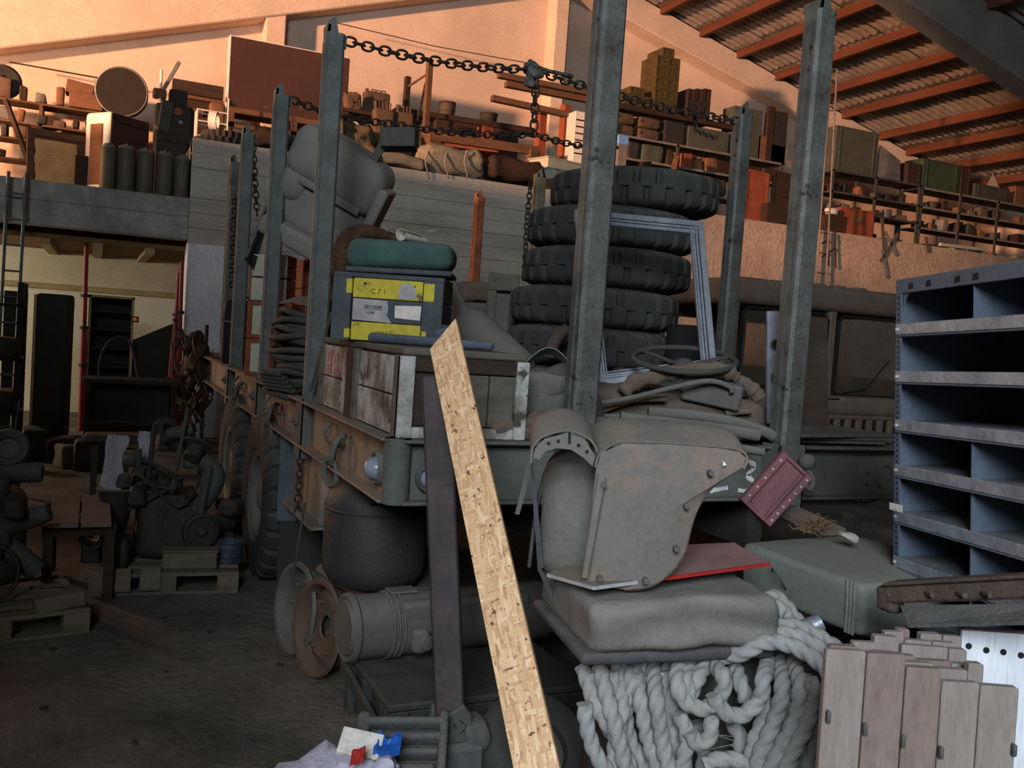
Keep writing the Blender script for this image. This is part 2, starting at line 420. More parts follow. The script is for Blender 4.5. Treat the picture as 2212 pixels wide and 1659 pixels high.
# lashing hooks and shackles on the side beam
def shackle(y, z=1.12):
    G().tube([(-.015, y+.26, z+.03), (-.05, y+.26, z-.02), (-.05, y+.2, z-.045), (-.04, y+.02, z-.05), (-.02, y, z-.03)], .009, 6).obj('lashing_hook', m_truck, truck, 60)
    a = smoothpath([(-.02, y-.0, z), (-.06, y-.03, z-.02), (-.075, y-.02, z-.09), (-.06, y+.02, z-.13), (-.05, y+.05, z-.09), (-.045, y+.035, z-.03)], 4, True)
    sh = G().tube(a, .013, 6, True).obj('shackle', m_truck, truck, 60)
    b = smoothpath([(-.06, y+.02, z-.11), (-.08, y+.07, z-.13), (-.08, y+.06, z-.2), (-.06, y+.0, z-.22), (-.05, y-.03, z-.17)], 4, True)
    G().tube(b, .012, 6, True).obj('ring', m_truck, sh, 60)
shackle(.70); shackle(2.30, 1.1); shackle(3.72, 1.12)
G().tube([(2.41+.05*math.cos(a), -.006, 1.06+.055*math.sin(a)) for a in [i*PI/8 for i in range(16)]], .006, 5, True).obj('ring_mark', m_truck, truck, 60)
for z in (1.03, 1.085): G().cyl((2.30, -.02, z), (2.30, 0, z), .011, n=6).obj('bolt', m_truck, truck)
# painted number on the front beam
def text(s, size, mat, parent, m, name='lettering', depth=.0015):
    c = bpy.data.curves.new(name, 'FONT'); c.body = s; c.size = size; c.extrude = depth; c.resolution_u = 3
    o = bpy.data.objects.new(name, c); COL.objects.link(o)
    bpy.context.view_layer.update()
    me = bpy.data.meshes.new_from_object(o.evaluated_get(bpy.context.evaluated_depsgraph_get()))
    bpy.data.objects.remove(o); r = bpy.data.objects.new(name, me); COL.objects.link(r); me.materials.append(mat)
    r.parent = parent; r.matrix_local = m; return r
RX = Matrix.Rotation(PI/2, 4, 'X')
def stroke(pts, w):
    return G().tube([(x, -.003, z) for x, z in smoothpath2(pts)], w, 5)
def smoothpath2(pts): return [(p.x, p.z) for p in smoothpath([(x, 0, z) for x, z in pts], 5)]
for pts in ([(1.40, 1.11), (1.42, 1.13), (1.46, 1.11), (1.45, 1.06), (1.405, 1.005), (1.42, 1.0), (1.5, 1.01)],
            [(1.57, 1.10), (1.6, 1.125), (1.635, 1.10), (1.60, 1.065), (1.64, 1.03), (1.61, .995), (1.555, 1.0)]):
    P = smoothpath2(pts); num = G()
    for i in range(len(P)-1):
        a, b = Vector((P[i][0], P[i][1])), Vector((P[i+1][0], P[i+1][1])); t = (b-a).normalized(); nn = Vector((-t.y, t.x))*(.014-.006*abs(math.sin(i*.4)))
        q = [a-nn, b-nn, b+nn, a+nn]; num.prism([(p.x, p.y) for p in q], -.0015, 0, XZ(0))
    num.obj('painted_number', m_paint, truck)['label'] = 'white hand painted number'
# panels and boxes below the side beam
G().bb(-.05, .27, 1.97, 1.985, .47, .955).obj('mudguard_panel', M('grey mudguard panel', (92, 98, 102), (74, 80, 84), 3, .8, .15, 40), truck, bevel=.004)
g = G().bb(.0, .45, 1.15, 1.80, .62, .95); g.obj('tool_box', m_tan, truck, bevel=.008)
G().bb(-.05, .06, 1.13, 1.82, .605, .62).obj('tool_box_flange', m_tan, truck, bevel=.003)
G().bb(-.03, .32, 1.975, 1.985, .14, .47).obj('under_box', m_under, truck)
# wheels
NL = 25
def tyre_mesh(R, Wd, ri, lug=.026):
    g = G(); seg = NL*8; prof = []
    hw = Wd/2
    side = [(ri, -.36), (ri+.02, -.47), (ri+.05, -.5), ((ri+R)/2+.02, -.53), (R-.075, -.50), (R-.04, -.46), (R-.012, -.40), (R, -.33)]
    for r, w in side: prof.append((r, w*Wd))
    for w in (-.22, -.12, -.05, -.02, .02, .05, .12, .22): prof.append((R+.004, w*Wd))
    for r, w in side[::-1]: prof.append((r, -w*Wd))
    P = len(prof)
    for r, z in prof:
        for j in range(seg):
            fr = (j/8.0) % 1.0; half = 0.0 if z < 0 else .5
            ph = (fr+half) % 1.0
            inl = 1.0 if ph < (.70 if r > R-.03 else .82) else 0.0
            rr = r
            if r > R-.085 and abs(z) > .04*Wd:
                rr = r-(0 if inl else lug*(1 if r > R-.03 else .7))
            a = 2*PI*j/seg; g.v.append(Vector((rr*math.cos(a), rr*math.sin(a), z)))
    for i in range(P-1):
        for j in range(seg): g.f.append((i*seg+j, i*seg+(j+1) % seg, (i+1)*seg+(j+1) % seg, (i+1)*seg+j))
    for j in range(seg): g.f.append(((P-1)*seg+j, (P-1)*seg+(j+1) % seg, (j+1) % seg, j))
    return g.mesh('tyre', 35)
ME_TYRE = tyre_mesh(.51, .222, .27); ME_TYRE.materials.append(m_rubber)
def meshobj(name, me, parent, m):
    o = bpy.data.objects.new(name, me); COL.objects.link(o)
    if parent: o.parent = parent; o.matrix_local = m
    else: o.matrix_world = m
    return o
RIM = [(.10, .03), (.17, .035), (.20, .02), (.225, -.05), (.245, -.085), (.27, -.09), (.285, -.10), (.285, -.085), (.275, -.075), (.25, -.07), (.235, .06), (.25, .085), (.285, .10)]
def wheel(p, rz=90):
    m = TR(p) @ Matrix.Rotation(PI/2, 4, 'Y')
    t = meshobj('wheel', ME_TYRE, truck, m)
    r = G().lathe(RIM, 24, cap=False).obj('rim', m_rim, t, 40)
    G().lathe([(.11, .03), (.11, -.05), (.08, -.075), (0, -.08)], 16).obj('hub', m_rim, t, 40)
for y in (2.56, 3.86): wheel((.02, y, .51)); 
for y in (2.56, 3.86): wheel((BW-.16, y, .51))
for y in (2.56, 3.86): G().cyl((.16, y, .51), (BW-.16, y, .51), .07, n=10).obj('axle', m_under, truck)

# ---------------------------------------------------------------- stakes
def stake(p, top, mat, label, lean=(0, 0), w=.098):
    st = T('steel_stake', label, 'stake', p, 'tall steel stakes around the truck bed')
    h = top-p[2]; c = .014; a = w/2; pro = [(-a+c, -a), (a-c, -a), (a, -a+c), (a, a-c), (a-c, a), (-a+c, a), (-a, a-c), (-a, -a+c)]
    g = G(); n = 8
    for z, s in ((0, 1), (h-.05, .97)): 
        for x, y in pro: g.v.append(Vector((x*s, y*s, z)))
    for i in range(n): g.f.append((i, (i+1) % n, n+(i+1) % n, n+i))
    g.f.append(tuple(range(n-1, -1, -1))); g.f.append(tuple(range(n, 2*n)))
    g.obj('post', mat, st)
    G().hexa([(-a*.95, -a*.95, h-.05), (a*.2, -a*.95, h-.05), (a*.2, -a*.6, h-.05), (-a*.95, -a*.6, h-.05), (-a*.8, -a*.95, h+.0), (-a*.1, -a*.95, h+.03), (-a*.1, -a*.6, h+.03), (-a*.8, -a*.6, h)]).obj('top_lug', mat, st)
    G().bb(-a*.95, -a*.6, -a*.95, a*.95, h-.05, h-.015).obj('top_lug', mat, st)
    G().bb(a*.7, a*1.25, -.015, .015, h-.11, h-.05).obj('chain_eye', mat, st)
    G().bb(-a-.006, -a+.002, -a*.2, a*.2, .1, h-.1).obj('side_rib', mat, st)
    return st
m_stA = m_galv
names = ['beside the hose coil', 'in front of the white fronted crates', 'beside the dark bag', 'farthest along the side with the wheels']
tops = [3.107, 3.10, 3.10, 3.2]
for i, y in enumerate(SY):
    stake((.19, 6.5, BZ) if i == 3 else (.02, y, BB), tops[i], [m_galv, m_galv, m_galv, m_galvd][i], 'grey steel stake standing '+names[i])
rl = ['rust stained steel stake between the tyre stack and the brown cab', 'grey steel stake hidden behind the tyre stack', 'steel stake with a chain hanging down its side near the tyre stack', 'steel stake with warm light put into its colour, against the concrete wall']
rm = [m_galvd, m_galv, M('steel stake painted faintly lit', (150, 140, 112), (108, 98, 76), 8, .6, .2, metal=.3), m_warmst]  # yellowish tint of the third stake is warm light painted into its colour
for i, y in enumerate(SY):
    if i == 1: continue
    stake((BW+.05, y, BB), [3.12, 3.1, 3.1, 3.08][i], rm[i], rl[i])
stake((FX[0], -.05, BB), 3.13, m_galvd, 'thick grey steel stake in front of the tyre stack, rust blotches on its face', w=.108)
stake((FX[1], -.05, BB), 3.12, m_galvd, 'thick steel stake in front of the brown cab with a pale streak on its edge', w=.108)

# ---------------------------------------------------------------- chains
def linkmesh(L, w, r):
    pts = []
    for i in range(6):
        a = -PI/2+PI*i/5; pts.append((L/2-w/2+w/2*math.cos(a), w/2*math.sin(a), 0))
    for i in range(6):
        a = PI/2+PI*i/5; pts.append((-L/2+w/2+w/2*math.cos(a), w/2*math.sin(a), 0))
    me = G().tube(pts, r, 5, True).mesh('link', True); me.materials.append(m_chain); return me
ME_LINK = linkmesh(.062, .044, .0068)
def chain(name, label, pts, pitch=.046, sc=1, sag=0, group=None):
    t = T(name, label, 'chain', tuple(pts[0]), group)
    P = []
    for i in range(len(pts)-1):
        a, b = Vector(pts[i]), Vector(pts[i+1]); n = 24
        for k in range(n):
            f = k/n; q = a.lerp(b, f); q.z -= sag*4*f*(1-f); P.append(q)
    P.append(Vector(pts[-1]))
    D = [0]
    for i in range(1, len(P)): D.append(D[-1]+(P[i]-P[i-1]).length)
    def pos(s):
        for i in range(1, len(P)):
            if D[i] >= s: return P[i-1].lerp(P[i], (s-D[i-1])/max(1e-9, D[i]-D[i-1]))
        return P[-1]
    s = pitch/2; k = 0
    while s < D[-1]:
        a, b = pos(max(0, s-.02)), pos(min(D[-1], s+.02)); d = b-a
        up = Vector((0, -.3, 1)) if abs(d.normalized().z) < .8 else Vector((.3, -1, 0))
        m = frame(pos(s)-Vector(pts[0]), d, up) @ Matrix.Rotation((PI/2 if k % 2 == 0 else 0)+.25+rnd(-.2, .2), 4, 'X') @ Matrix.Scale(sc, 4)
        meshobj('link', ME_LINK, t, m); s += pitch*sc; k += 1
    return t
ZT = 3.03
kn = at(1152, 150, Y=1.53)
chain('chain', 'rusty chain strung from the stake by the hose coil to the iron knot', [(0.08, SY[0], ZT+.01), tuple(kn)], sag=.035)
chain('chain', 'rusty chain strung from the iron knot to the rust stained stake', [tuple(kn), (BW, SY[0], ZT)], sag=.03)
k2 = at(1155, 290, Y=2.97)
chain('chain', 'rusty chain strung across from the stake by the white fronted crates', [(0.08, SY[1], ZT+.01), tuple(at(830, 265, Y=2.97)), tuple(k2), tuple(at(1330, 318, Y=2.97))], sag=.03)
chain('chain', 'rusty chain hanging straight down from the iron knot', [tuple(kn+V(.02, 0, -.05)), tuple(at(1153, 285, Y=1.53))])
chain('chain', 'rusty chain end dangling below the middle of the farther strung chain', [tuple(at(832, 268, Y=2.97)), tuple(at(822, 330, Y=2.97)), tuple(at(808, 392, Y=2.97))])
chain('chain', 'thin chain hanging beside the stake by the dark bag', [tuple(at(546, 300, Y=4.4)), tuple(at(551, 400, Y=4.4)), tuple(at(556, 470, Y=4.4))])
chain('chain', 'thin chain hanging beside the farthest stake of the wheel side', [tuple(at(507, 420, Y=6.44)), tuple(at(500, 622, Y=6.44))])
chain('chain', 'thin rusty chain hanging down the yellowish stake', [tuple(at(1147, 385, Y=4.4)), tuple(at(1138, 480, Y=4.4)), tuple(at(1132, 610, Y=4.4))])
chain('chain', 'short chain hanging below the tool box of the truck', [(-.035, 1.5, .94), (-.035, 1.5, .58)], sc=.7)
kt = T('iron_knot', 'knotted iron turnbuckle joining the strung chains', 'turnbuckle', tuple(kn))
G().rbox((0, 0, 0), (.10, .06, .09), .03, 6, wob=.03, wsc=20).obj('clamp', m_galvd, kt, True)
G().tube([(0, 0, .02), (.1, -.01, .005), (.24, -.02, -.0)], .011, 6).obj('lever', m_galvd, kt, True)
G().rbox((-.02, .0, -.07), (.06, .05, .06), .02, 6, wob=.02, wsc=20).obj('hook', m_galvd, kt, True)
chain('chain', 'slack frayed chain end drooping from the rust stained stake', [tuple(at(1495, 218, Y=1.6)), tuple(at(1502, 262, Y=1.6)), tuple(at(1503, 282, Y=1.6)), tuple(at(1550, 300, Y=1.6))], sc=.55)

# ================================================================ LOAD ON THE TRUCK BED
m_woodg = M('grey weathered crate wood', (104, 98, 88), (74, 70, 64), 6, .9, .35, 45, stretch=(1, 1, 3), dust=.35)
m_peel = M('peeling white paint', (178, 178, 172), (112, 106, 96), 5, .85, .3, 40, spots=[(74, 66, 58)], sscale=7, sthr=.56, thr=.5, width=.14)
m_wbrown = M('dark brown board', (62, 50, 40), (44, 36, 30), 6, .9, .3, 40, stretch=(1, 1, 3))
m_slate = M('slate grey crate paint', (78, 86, 90), (60, 66, 70), 6, .85, .3, 45, spots=[(96, 92, 70)], sscale=9, sthr=.68, dust=.15)
m_yel = M('worn yellow paint', (204, 184, 58), (176, 160, 62), 6, .8, .2, 45, spots=[(84, 84, 70)], sscale=11, sthr=.6)
m_paperg = M('torn grey paper label', (176, 172, 172), (148, 144, 144), 6, .9, .3, 40)
m_paperw = M('white paper', (232, 226, 220), (204, 190, 180), 6, .9, .2)
m_ink = M('black ink', (30, 30, 32), (24, 24, 24), 6, .8, 0)
m_red = M('faded red lettering', (176, 74, 78), (150, 92, 90), 14, .85, .1)
m_greenc = M('green cushion canvas', (62, 98, 90), (46, 72, 68), 5, .85, .25, 60, dust=.5, dustc=(92, 106, 98))
m_fibre = M('brown fibre padding', (96, 68, 48), (66, 46, 34), 14, 1, .8, 60)
m_bluebar = M('blue grey painted bar', (72, 82, 98), (58, 66, 80), 8, .7, .2, 50, dust=.6, dustc=(104, 108, 114))
m_hose = M('dusty black hose', (64, 64, 62), (48, 48, 46), 6, .8, .2, 60, dust=.5, dustc=(92, 90, 84))
m_orange = M('orange brown crate wood', (148, 80, 50), (112, 58, 38), 5, .8, .3, 45, spots=[(84, 46, 32)], sscale=8)
m_palegr = M('pale greenish paint', (190, 192, 172), (168, 168, 148), 4, .8, .15)
m_black = M('black fabric', (28, 29, 30), (20, 20, 21), 5, .8, .2)
m_dustgrey = M('dust covered grey metal', (96, 95, 90), (76, 74, 70), 3.5, .85, .15, 50, dust=.7, dustc=(120, 116, 108))
m_dustbr = M('dust covered brown canvas', (98, 84, 72), (74, 64, 56), 5, .95, .4, 40, dust=.6, dustc=(122, 108, 96))
m_alu = M('dull aluminium', (150, 156, 166), (122, 128, 138), 8, .45, .1, 50, metal=.5, dust=.3, dustc=(130, 130, 128))
m_greyfab = M('dusty grey upholstery', (92, 92, 88), (72, 72, 68), 5, .95, .4, 70, dust=.6, dustc=(120, 116, 108))

# ---- big painted crate at the corner of the bed
c = T('painted_crate', 'long wooden crate with peeling white paint and red marks, on the truck corner', 'crate', TR((.0, .0, BZ+.002)))
cw, cl, ch = .50, 1.30, .33
G().bb(.022, cw-.022, .022, cl-.022, 0, ch-.02).obj('box_body', m_wbrown, c)
G().bb(0, cw, 0, cl, ch-.028, ch).obj('lid', m_woodg, c, bevel=.006)
def board(y0, y1, mat, x0=0, x1=.022, z0=0, z1=ch-.03, name='board'):
    return G().bb(x0, x1, y0, y1, z0, z1).obj(name, mat, c, bevel=.003)
board(.0, .075, m_woodg, -.012, .03, name='corner_post')
for k in range(2): board(.08, .60, m_peel, -.0, .022, .002+k*.149, .145+k*.149)
board(.605, .66, m_woodg, -.012, .022, name='batten')
board(.67, .76, m_wbrown, -.016, .022, name='strap')
board(.77, .82, m_peel, -.012, .022, name='batten')
for k in range(2): board(.83, 1.24, m_peel, .0, .022, .002+k*.149, .145+k*.149)
board(1.25, 1.30, m_woodg, -.012, .022, name='corner_post')
for i, z in enumerate((.19, .25)):                     # smeared red lettering on the far board
    for k in range(5): G().bb(-.002, .0, .88+k*.065, .895+k*.065+.02*(k % 2), z-.03, z+.025-.01*(k % 3)).obj('red_letter', m_red, c)
def fboard(x0, x1, z0, z1, mat, y0=0, y1=.022, name='board'):
    return G().bb(x0, x1, y0, y1, z0, z1).obj(name, mat, c, bevel=.003)
fboard(-.012, .045, 0, ch-.03, m_peel, -.012, name='corner_post'); fboard(.455, .505, 0, ch-.03, m_peel, -.012, name='corner_post')
fboard(.045, .455, .245, ch-.03, m_wbrown, -.004, name='rail'); fboard(.045, .455, 0, .04, m_peel, -.008, name='rail')
fboard(.05, .14, .045, .24, m_wbrown, .012); fboard(.145, .25, .045, .16, m_slate, .0); fboard(.145, .25, .165, .24, m_wbrown, .004)
fboard(.255, .345, .045, .24, m_woodg, .006); fboard(.35, .45, .045, .24, m_woodg, .002)

# ---- yellow striped crate on top
yc = T('striped_crate', 'slate grey crate with yellow stripes and torn paper labels', 'crate', TR(tuple(at(848, 712, d=4.05)*1), (0, 0, -27)))
yc.location.z = BZ+.334; W2, D2, H2 = .475, .33, .29
G().bb(-W2/2+.018, W2/2-.018, -D2/2+.018, D2/2-.018, 0, H2-.01).obj('box_body', m_wbrown, yc)
G().bb(-W2/2, W2/2, -D2/2, D2/2, H2-.02, H2).obj('lid', m_slate, yc, bevel=.004)
def yb(x0, x1, z0, z1, mat, o=0, name='board'): return G().bb(x0, x1, -D2/2-o, -D2/2+.018, z0, z1).obj(name, mat, yc, bevel=.002)
yb(-.235, -.155, 0, .27, m_slate, .012, 'corner_post'); yb(.152, .237, 0, .27, m_slate, .012, 'corner_post')
yb(-.15, .148, .185, .268, m_yel); yb(-.15, .148, .085, .182, m_slate, -.006); yb(-.15, .148, .004, .082, m_yel)
yb(-.178, -.153, .20, .262, m_yel, .013, 'paint_patch'); yb(.153, .2, .185, .262, m_yel, .013, 'paint_patch'); yb(-.178, -.153, .01, .05, m_yel, .013, 'paint_patch')
yb(.153, .175, .01, .06, m_yel, .013, 'paint_patch')
G().prism([(-.148, .09), (.022, .084), (.0, .115), (.006, .14), (-.002, .178), (-.148, .18)], 0, .002, XZ(-D2/2+.002)).obj('torn_label', m_paperg, yc)
G().prism([(.034, .108), (.143, .103), (.146, .165), (.032, .16)], 0, .002, XZ(-D2/2+.002)).obj('paper_label', m_paperw, yc)
G().prism([(.045, .19), (.12, .192), (.118, .24), (.085, .262), (.05, .25)], 0, .002, XZ(-D2/2-.003)).obj('torn_label', m_paperg, yc)
text('DECODER', .017, m_ink, yc, TR((-.10, -D2/2+.0, .143)) @ RX, 'label_print'); text('LINF', .016, m_ink, yc, TR((-.085, -D2/2+.0, .118)) @ RX, 'label_print')
G().bb(-.10, -.02, -D2/2+.0, -D2/2+.001, .1365, .138).obj('label_rule', m_ink, yc)
text('C 7 1', .03, M('dark olive stencil', (96, 88, 40), (84, 80, 44), 5), yc, TR((-.075, -D2/2-.001, .205)) @ RX, 'stencil')
text('ARNU', .026, MATS['dark olive stencil'], yc, TR((-.05, -D2/2-.001, .03)) @ RX, 'stencil')
for x, z in ((-.10, .245), (.112, .243)): G().cyl((x, -D2/2-.0025, z), (x, -D2/2+.002, z), .006, n=8).obj('nail_hole', m_ink, yc)
for k in range(3): G().bb(W2/2-.018, W2/2+.0, -D2/2, D2/2, .004+k*.09, .09+k*.09).obj('side_board', m_wbrown, yc, bevel=.003)
for k in range(3): G().bb(-W2/2, -W2/2+.018, -D2/2, D2/2, .004+k*.09, .09+k*.09).obj('side_board', m_slate, yc, bevel=.003)
cu = T('seat_cushion', 'green canvas seat cushion lying on the striped crate', 'cushion', yc.matrix_world.copy())
cu.matrix_world = TR((yc.location.x+.02, yc.location.y, BZ+.334+H2+.006), (0, -1, -24))
G().rbox((0.01, 0, .085), (.455, .34, .125), .05, 9, wob=.008, wsc=9).obj('padding', m_greenc, cu, True)
G().bb(-.215, .24, -.17, .17, 0, .022).obj('base_board', m_slate, cu, bevel=.006)
# fibre padding and paper roll behind the cushion
fb = tag(G().obj('fibre_padding', m_fibre), 'matted brown fibre padding hanging behind the green cushion', 'padding')
P = [at(735, 600, d=4.25), at(738, 560, d=4.25), at(752, 520, d=4.25), at(790, 502, d=4.3), at(835, 508, d=4.3), at(860, 518, d=4.3)]
g = G().tube(smoothpath(P, 6), [.02+.03*math.sin(PI*min(1, .15+i/28)) for i in range(31)], 10)
for i in range(260):
    f = rnd(0, .99)*30; i0 = int(f); pp = smoothpath(P, 6)[min(i0, 29)]; d = Vector((rnd(-1, 1), rnd(-1, 1), rnd(-1, .8))).normalized()
    a = pp+d*.03; g.tube([a, a+d*rnd(.015, .04)+V(0, 0, -.012)], .0016, 3, cap=False)
bpy.data.objects.remove(fb); fb = tag(g.obj('fibre_padding', m_fibre, None, True), 'matted brown fibre padding hanging behind the green cushion', 'padding')
G().sheet(lambda u, v: (.03*(1-.35*v)*math.cos(u*5.6), .16*v, .03*(1-.35*v)*math.sin(u*5.6)), 16, 3, .002)
pr_ = tag(G().sheet(lambda u, v: (.028*(1-.3*v)*math.cos(u*5.6+1), .2*v, .028*(1-.3*v)*math.sin(u*5.6+1)), 16, 3, .002).obj('paper_roll', m_paperw, None, True), 'curled white paper roll poking up behind the green cushion', 'paper')
pr_.matrix_world = TR(tuple(at(866, 507, d=4.2)), (0, 0, -50))
# blue grey bar with clamp on the crate
bb_ = T('clamp_bar', 'blue grey steel bar with a clamp lying on the painted crate', 'bar', tuple(at(930, 748, d=3.62)))
a, b = at(797, 739, d=3.72)-bb_.location, at(1065, 758, d=3.55)-bb_.location
bb_.location.z = BZ+.33+.024; a.z = b.z = 0
G().tube([a, a*.97, b*.97, b], [.012, .021, .017, .008], 10).obj('rod', m_bluebar, bb_, True)
G().rbox((0, 0, .035), (.07, .03, .05), .012, 6, m=TR((.06, -.0, 0), (0, -25, 10)), wob=.008, wsc=20).obj('clamp', m_bluebar, bb_, True)
for k in range(4): G().bb(.045+k*.012, .05+k*.012, -.01, .01, .055, .072).obj('clamp_tooth', m_bluebar, bb_)

# ---- hose coil, bent metal lid, thin rod
hc = T('hose_coil', 'coil of dusty black hose heaped on the truck side by the stake', 'hose', (.08, 2.0, BZ))
for k in range(14):
    z = .02+k*.031; r = .25-.03*abs(k-6)/6+rnd(-.05, .02); ox, oy = rnd(-.04, .04), rnd(-.04, .04); ph = rnd(0, 6)
    tl = .035*rnd(-1, 1)
    G().tube([((r*.78)*math.cos(a)+ox, r*1.1*math.sin(a)+oy, z+tl*math.sin(a+ph)+.008*math.sin(3*a+ph)) for a in [i*2*PI/26 for i in range(26)]], .0175, 8, True).obj('hose_loop', m_hose, hc, True)
for k in range(5):
    r = .14+.02*k
    G().tube(smoothpath([(-.1-.02*k, -.22, .02+.022*k), (-.22-.01*k, -.12, .03+.02*k), (-.21-.005*k, .02, .02+.02*k), (-.12, .12, .03+.02*k)], 6), .0155, 7).obj('hose_loop', m_hose, hc, True)
ml = tag(G().sheet(lambda u, v: (-.14+.32*u, -.12+.3*v, .045-.11*abs(u-.42)*1.6+.01*math.sin(v*5)), 12, 6, .003).obj('bent_sheet_metal', m_dustgrey, None, 30), 'bent grey sheet metal lid lying on top of the hose coil', 'lid')
ml.matrix_world = TR((.11, 1.98, BZ+.5), (4, 8, 20))
rd = tag(G().cyl(tuple((at(716, 675, d=4.6)-at(683, 800, d=4.55))*-.36), tuple(at(716, 675, d=4.6)-at(683, 800, d=4.55)), .008, n=6).obj('iron_rod', m_hose), 'thin iron rod leaning against the hose coil', 'rod'); rd.location = at(683, 800, d=4.55)
rd2 = tag(G().bb(-.012, .012, -.03, .03, 0, .34).obj('red_plank', M('dull dark red paint', (112, 48, 46), (84, 38, 38), 5, .8)), 'narrow dull red board standing behind the hose coil', 'board'); rd2.location = (-.02, 2.62, BZ)

# ---- crates with white fronts, brown crates below
def wcrate(p, rz, w, d, h, name, label, front, side, frame_=None, inner=None, group=None):
    t = T(name, label, 'crate', TR(p, (0, 0, rz)), group)
    G().bb(-w/2+.01, w/2-.01, -d/2+.01, d/2-.01, .002, h-.004).obj('box_body', side, t)
    for s in (-1, 1):
        for k in range(2): G().bb(s*w/2-.012, s*w/2+.0, -d/2, d/2, .002+k*h/2, h/2-.002+k*h/2).obj('side_board', side, t, bevel=.003)
    if frame_:
        e = .028
        for q in ((-w/2, -w/2+e, 0, h), (w/2-e, w/2, 0, h), (-w/2+e, w/2-e, h-e, h), (-w/2+e, w/2-e, 0, e), (-.012, .012, e, h-e)):
            G().bb(q[0], q[1], -d/2-.012, -d/2+.01, q[2], q[3]).obj('batten', frame_, t, bevel=.003)
        G().bb(-w/2+e, w/2-e, -d/2-.001, -d/2+.01, e, h-e).obj('panel', inner, t)
    else:
        G().bb(-w/2, w/2, -d/2-.004, -d/2+.01, .004, h-.004).obj('front_board', front, t, bevel=.004)
    G().bb(-w/2, w/2, -d/2, d/2, h-.012, h).obj('lid', side, t, bevel=.003)
    return t
base = at(592, 766, d=6.4)
H3 = [.26, .26, .165, .165]; z = BZ
labs = ['orange brown crate with white panels at the bottom of the crate stack', 'orange brown crate with white panels under the white fronted crates',
        'white fronted crate lying under another white fronted crate', 'white fronted crate with a small paper label, topmost of its stack']
for k in range(4):
    w = .30 if k < 2 else .245
    t = wcrate((base.x+(.0 if k < 2 else -.02), base.y+.05, z), -26, w, .24, H3[k]-.003, 'wooden_crate', labs[k], m_palegr, m_orange, m_orange if k < 2 else None, m_palegr, 'crate stack on the truck bed')
    if k == 3: G().bb(.05, .085, -.127, -.124, .09, .14).obj('paper_label', m_paperw, t)
    z += H3[k]
t = wcrate((.62, 3.5, BZ), 0, .62, .5, .42, 'wooden_crate', 'wide dark brown crate between the crate stack and the striped crate', m_orange, m_orange, None, None)
t = wcrate((.62, 3.5, BZ+.425), 0, .6, .48, .42, 'wooden_crate', 'upper dark brown crate carrying the grey sheet metal hood', m_orange, m_orange, None, None)
dbg = T('dark_case', 'black soft case standing on the truck bed beside the grey stake', 'case', TR((.12, 4.95, BZ), (0, 0, -8)))
G().rbox((0, 0, .27), (.30, .3, .54), .04, 8, wob=.012, wsc=7).obj('shell', m_black, dbg, True)
G().tube([(-.06, 0, .53), (-.05, 0, .57), (.05, 0, .57), (.06, 0, .53)], .01, 6).obj('handle', m_black, dbg, True)
G().bb(-.155, .155, -.152, -.145, .35, .365).obj('seam', m_dustgrey, dbg)

# ---- grey sheet metal hood leaning on the crates, with its stay and a metal bin on a bar
hp = at(705, 410, d=6.0)
hd = T('sheet_metal_hood', 'bulging grey sheet metal hood tipped up on the crates', 'hood', frame(hp, (RT*.86-UP*.5), UP*.86+RT*.5-FW*.3))
m_hood = M('dust covered pale hood metal', (140, 138, 132), (112, 110, 106), 3.5, .85, .15, 50, dust=.7, dustc=(160, 156, 148))
# local x: down to the right in the picture, z: up to the right, y: away from the camera
G().rbox((.02, .06, .17), (.66, .40, .36), .11, 12, fn=lambda w: (w.x, w.y+.05*w.x, w.z-.12*max(0, w.x))).obj('upper_shell', m_hood, hd, True)
G().rbox((.03, .10, -.17), (.60, .38, .34), .09, 12, fn=lambda w: (w.x, w.y, w.z)).obj('lower_shell', m_hood, hd, True)
G().rbox((-.19, .02, -.05), (.2, .3, .26), .09, 8).obj('side_bulge', m_hood, hd, True)
G().rbox((.05, .04, -.37), (.62, .42, .13), .03, 8).obj('skirt_panel', m_hood, hd, True)
G().rbox((.07, -.12, .0), (.44, .03, .05), .012, 6).obj('trim_strip', m_hood, hd, True)
G().bb(.33, .40, -.09, .12, -.1, .2).obj('side_flap', m_hood, hd, bevel=.01)
stt = tag(G().hexa([tuple(at(x, y, d=d)) for d in (6.35, 6.28) for x, y in ((528, 560), (548, 585), (597, 420), (590, 395))]).obj('black_strut', m_black), 'black flat strut leaning beside the sheet metal hood', 'strut')
st2 = tag(G().cyl(tuple(at(533, 555, d=6.15)), tuple(at(582, 425, d=6.15)), .007, n=6).obj('thin_stay', m_galv), 'thin grey stay rod leaning in front of the black strut', 'rod')
bar_ = T('bar_with_bin', 'flat grey bar carrying a small open metal bin above the hood', 'bar', tuple(at(772, 400, d=5.9)))
g0 = bar_.location
G().bar((0, 0, 0), tuple(at(838, 296, d=5.9)-g0), .02, .055, tuple(RT)).obj('flat_bar', m_dustgrey, bar_, bevel=.003)
bm = frame(at(862, 302, d=5.9)-g0, RT, UP)
G().bb(-.11, .11, -.08, .08, -.06, -.05).obj('bin_floor', m_dustgrey, bar_, m=bm)
for q in ((-.11, -.1, -.08, .08), (.1, .11, -.08, .08), (-.1, .1, -.08, -.07), (-.1, .1, .07, .08)): G().bb(*q, -.05, .06).obj('bin_side', m_dustgrey, bar_, m=bm, bevel=.002)

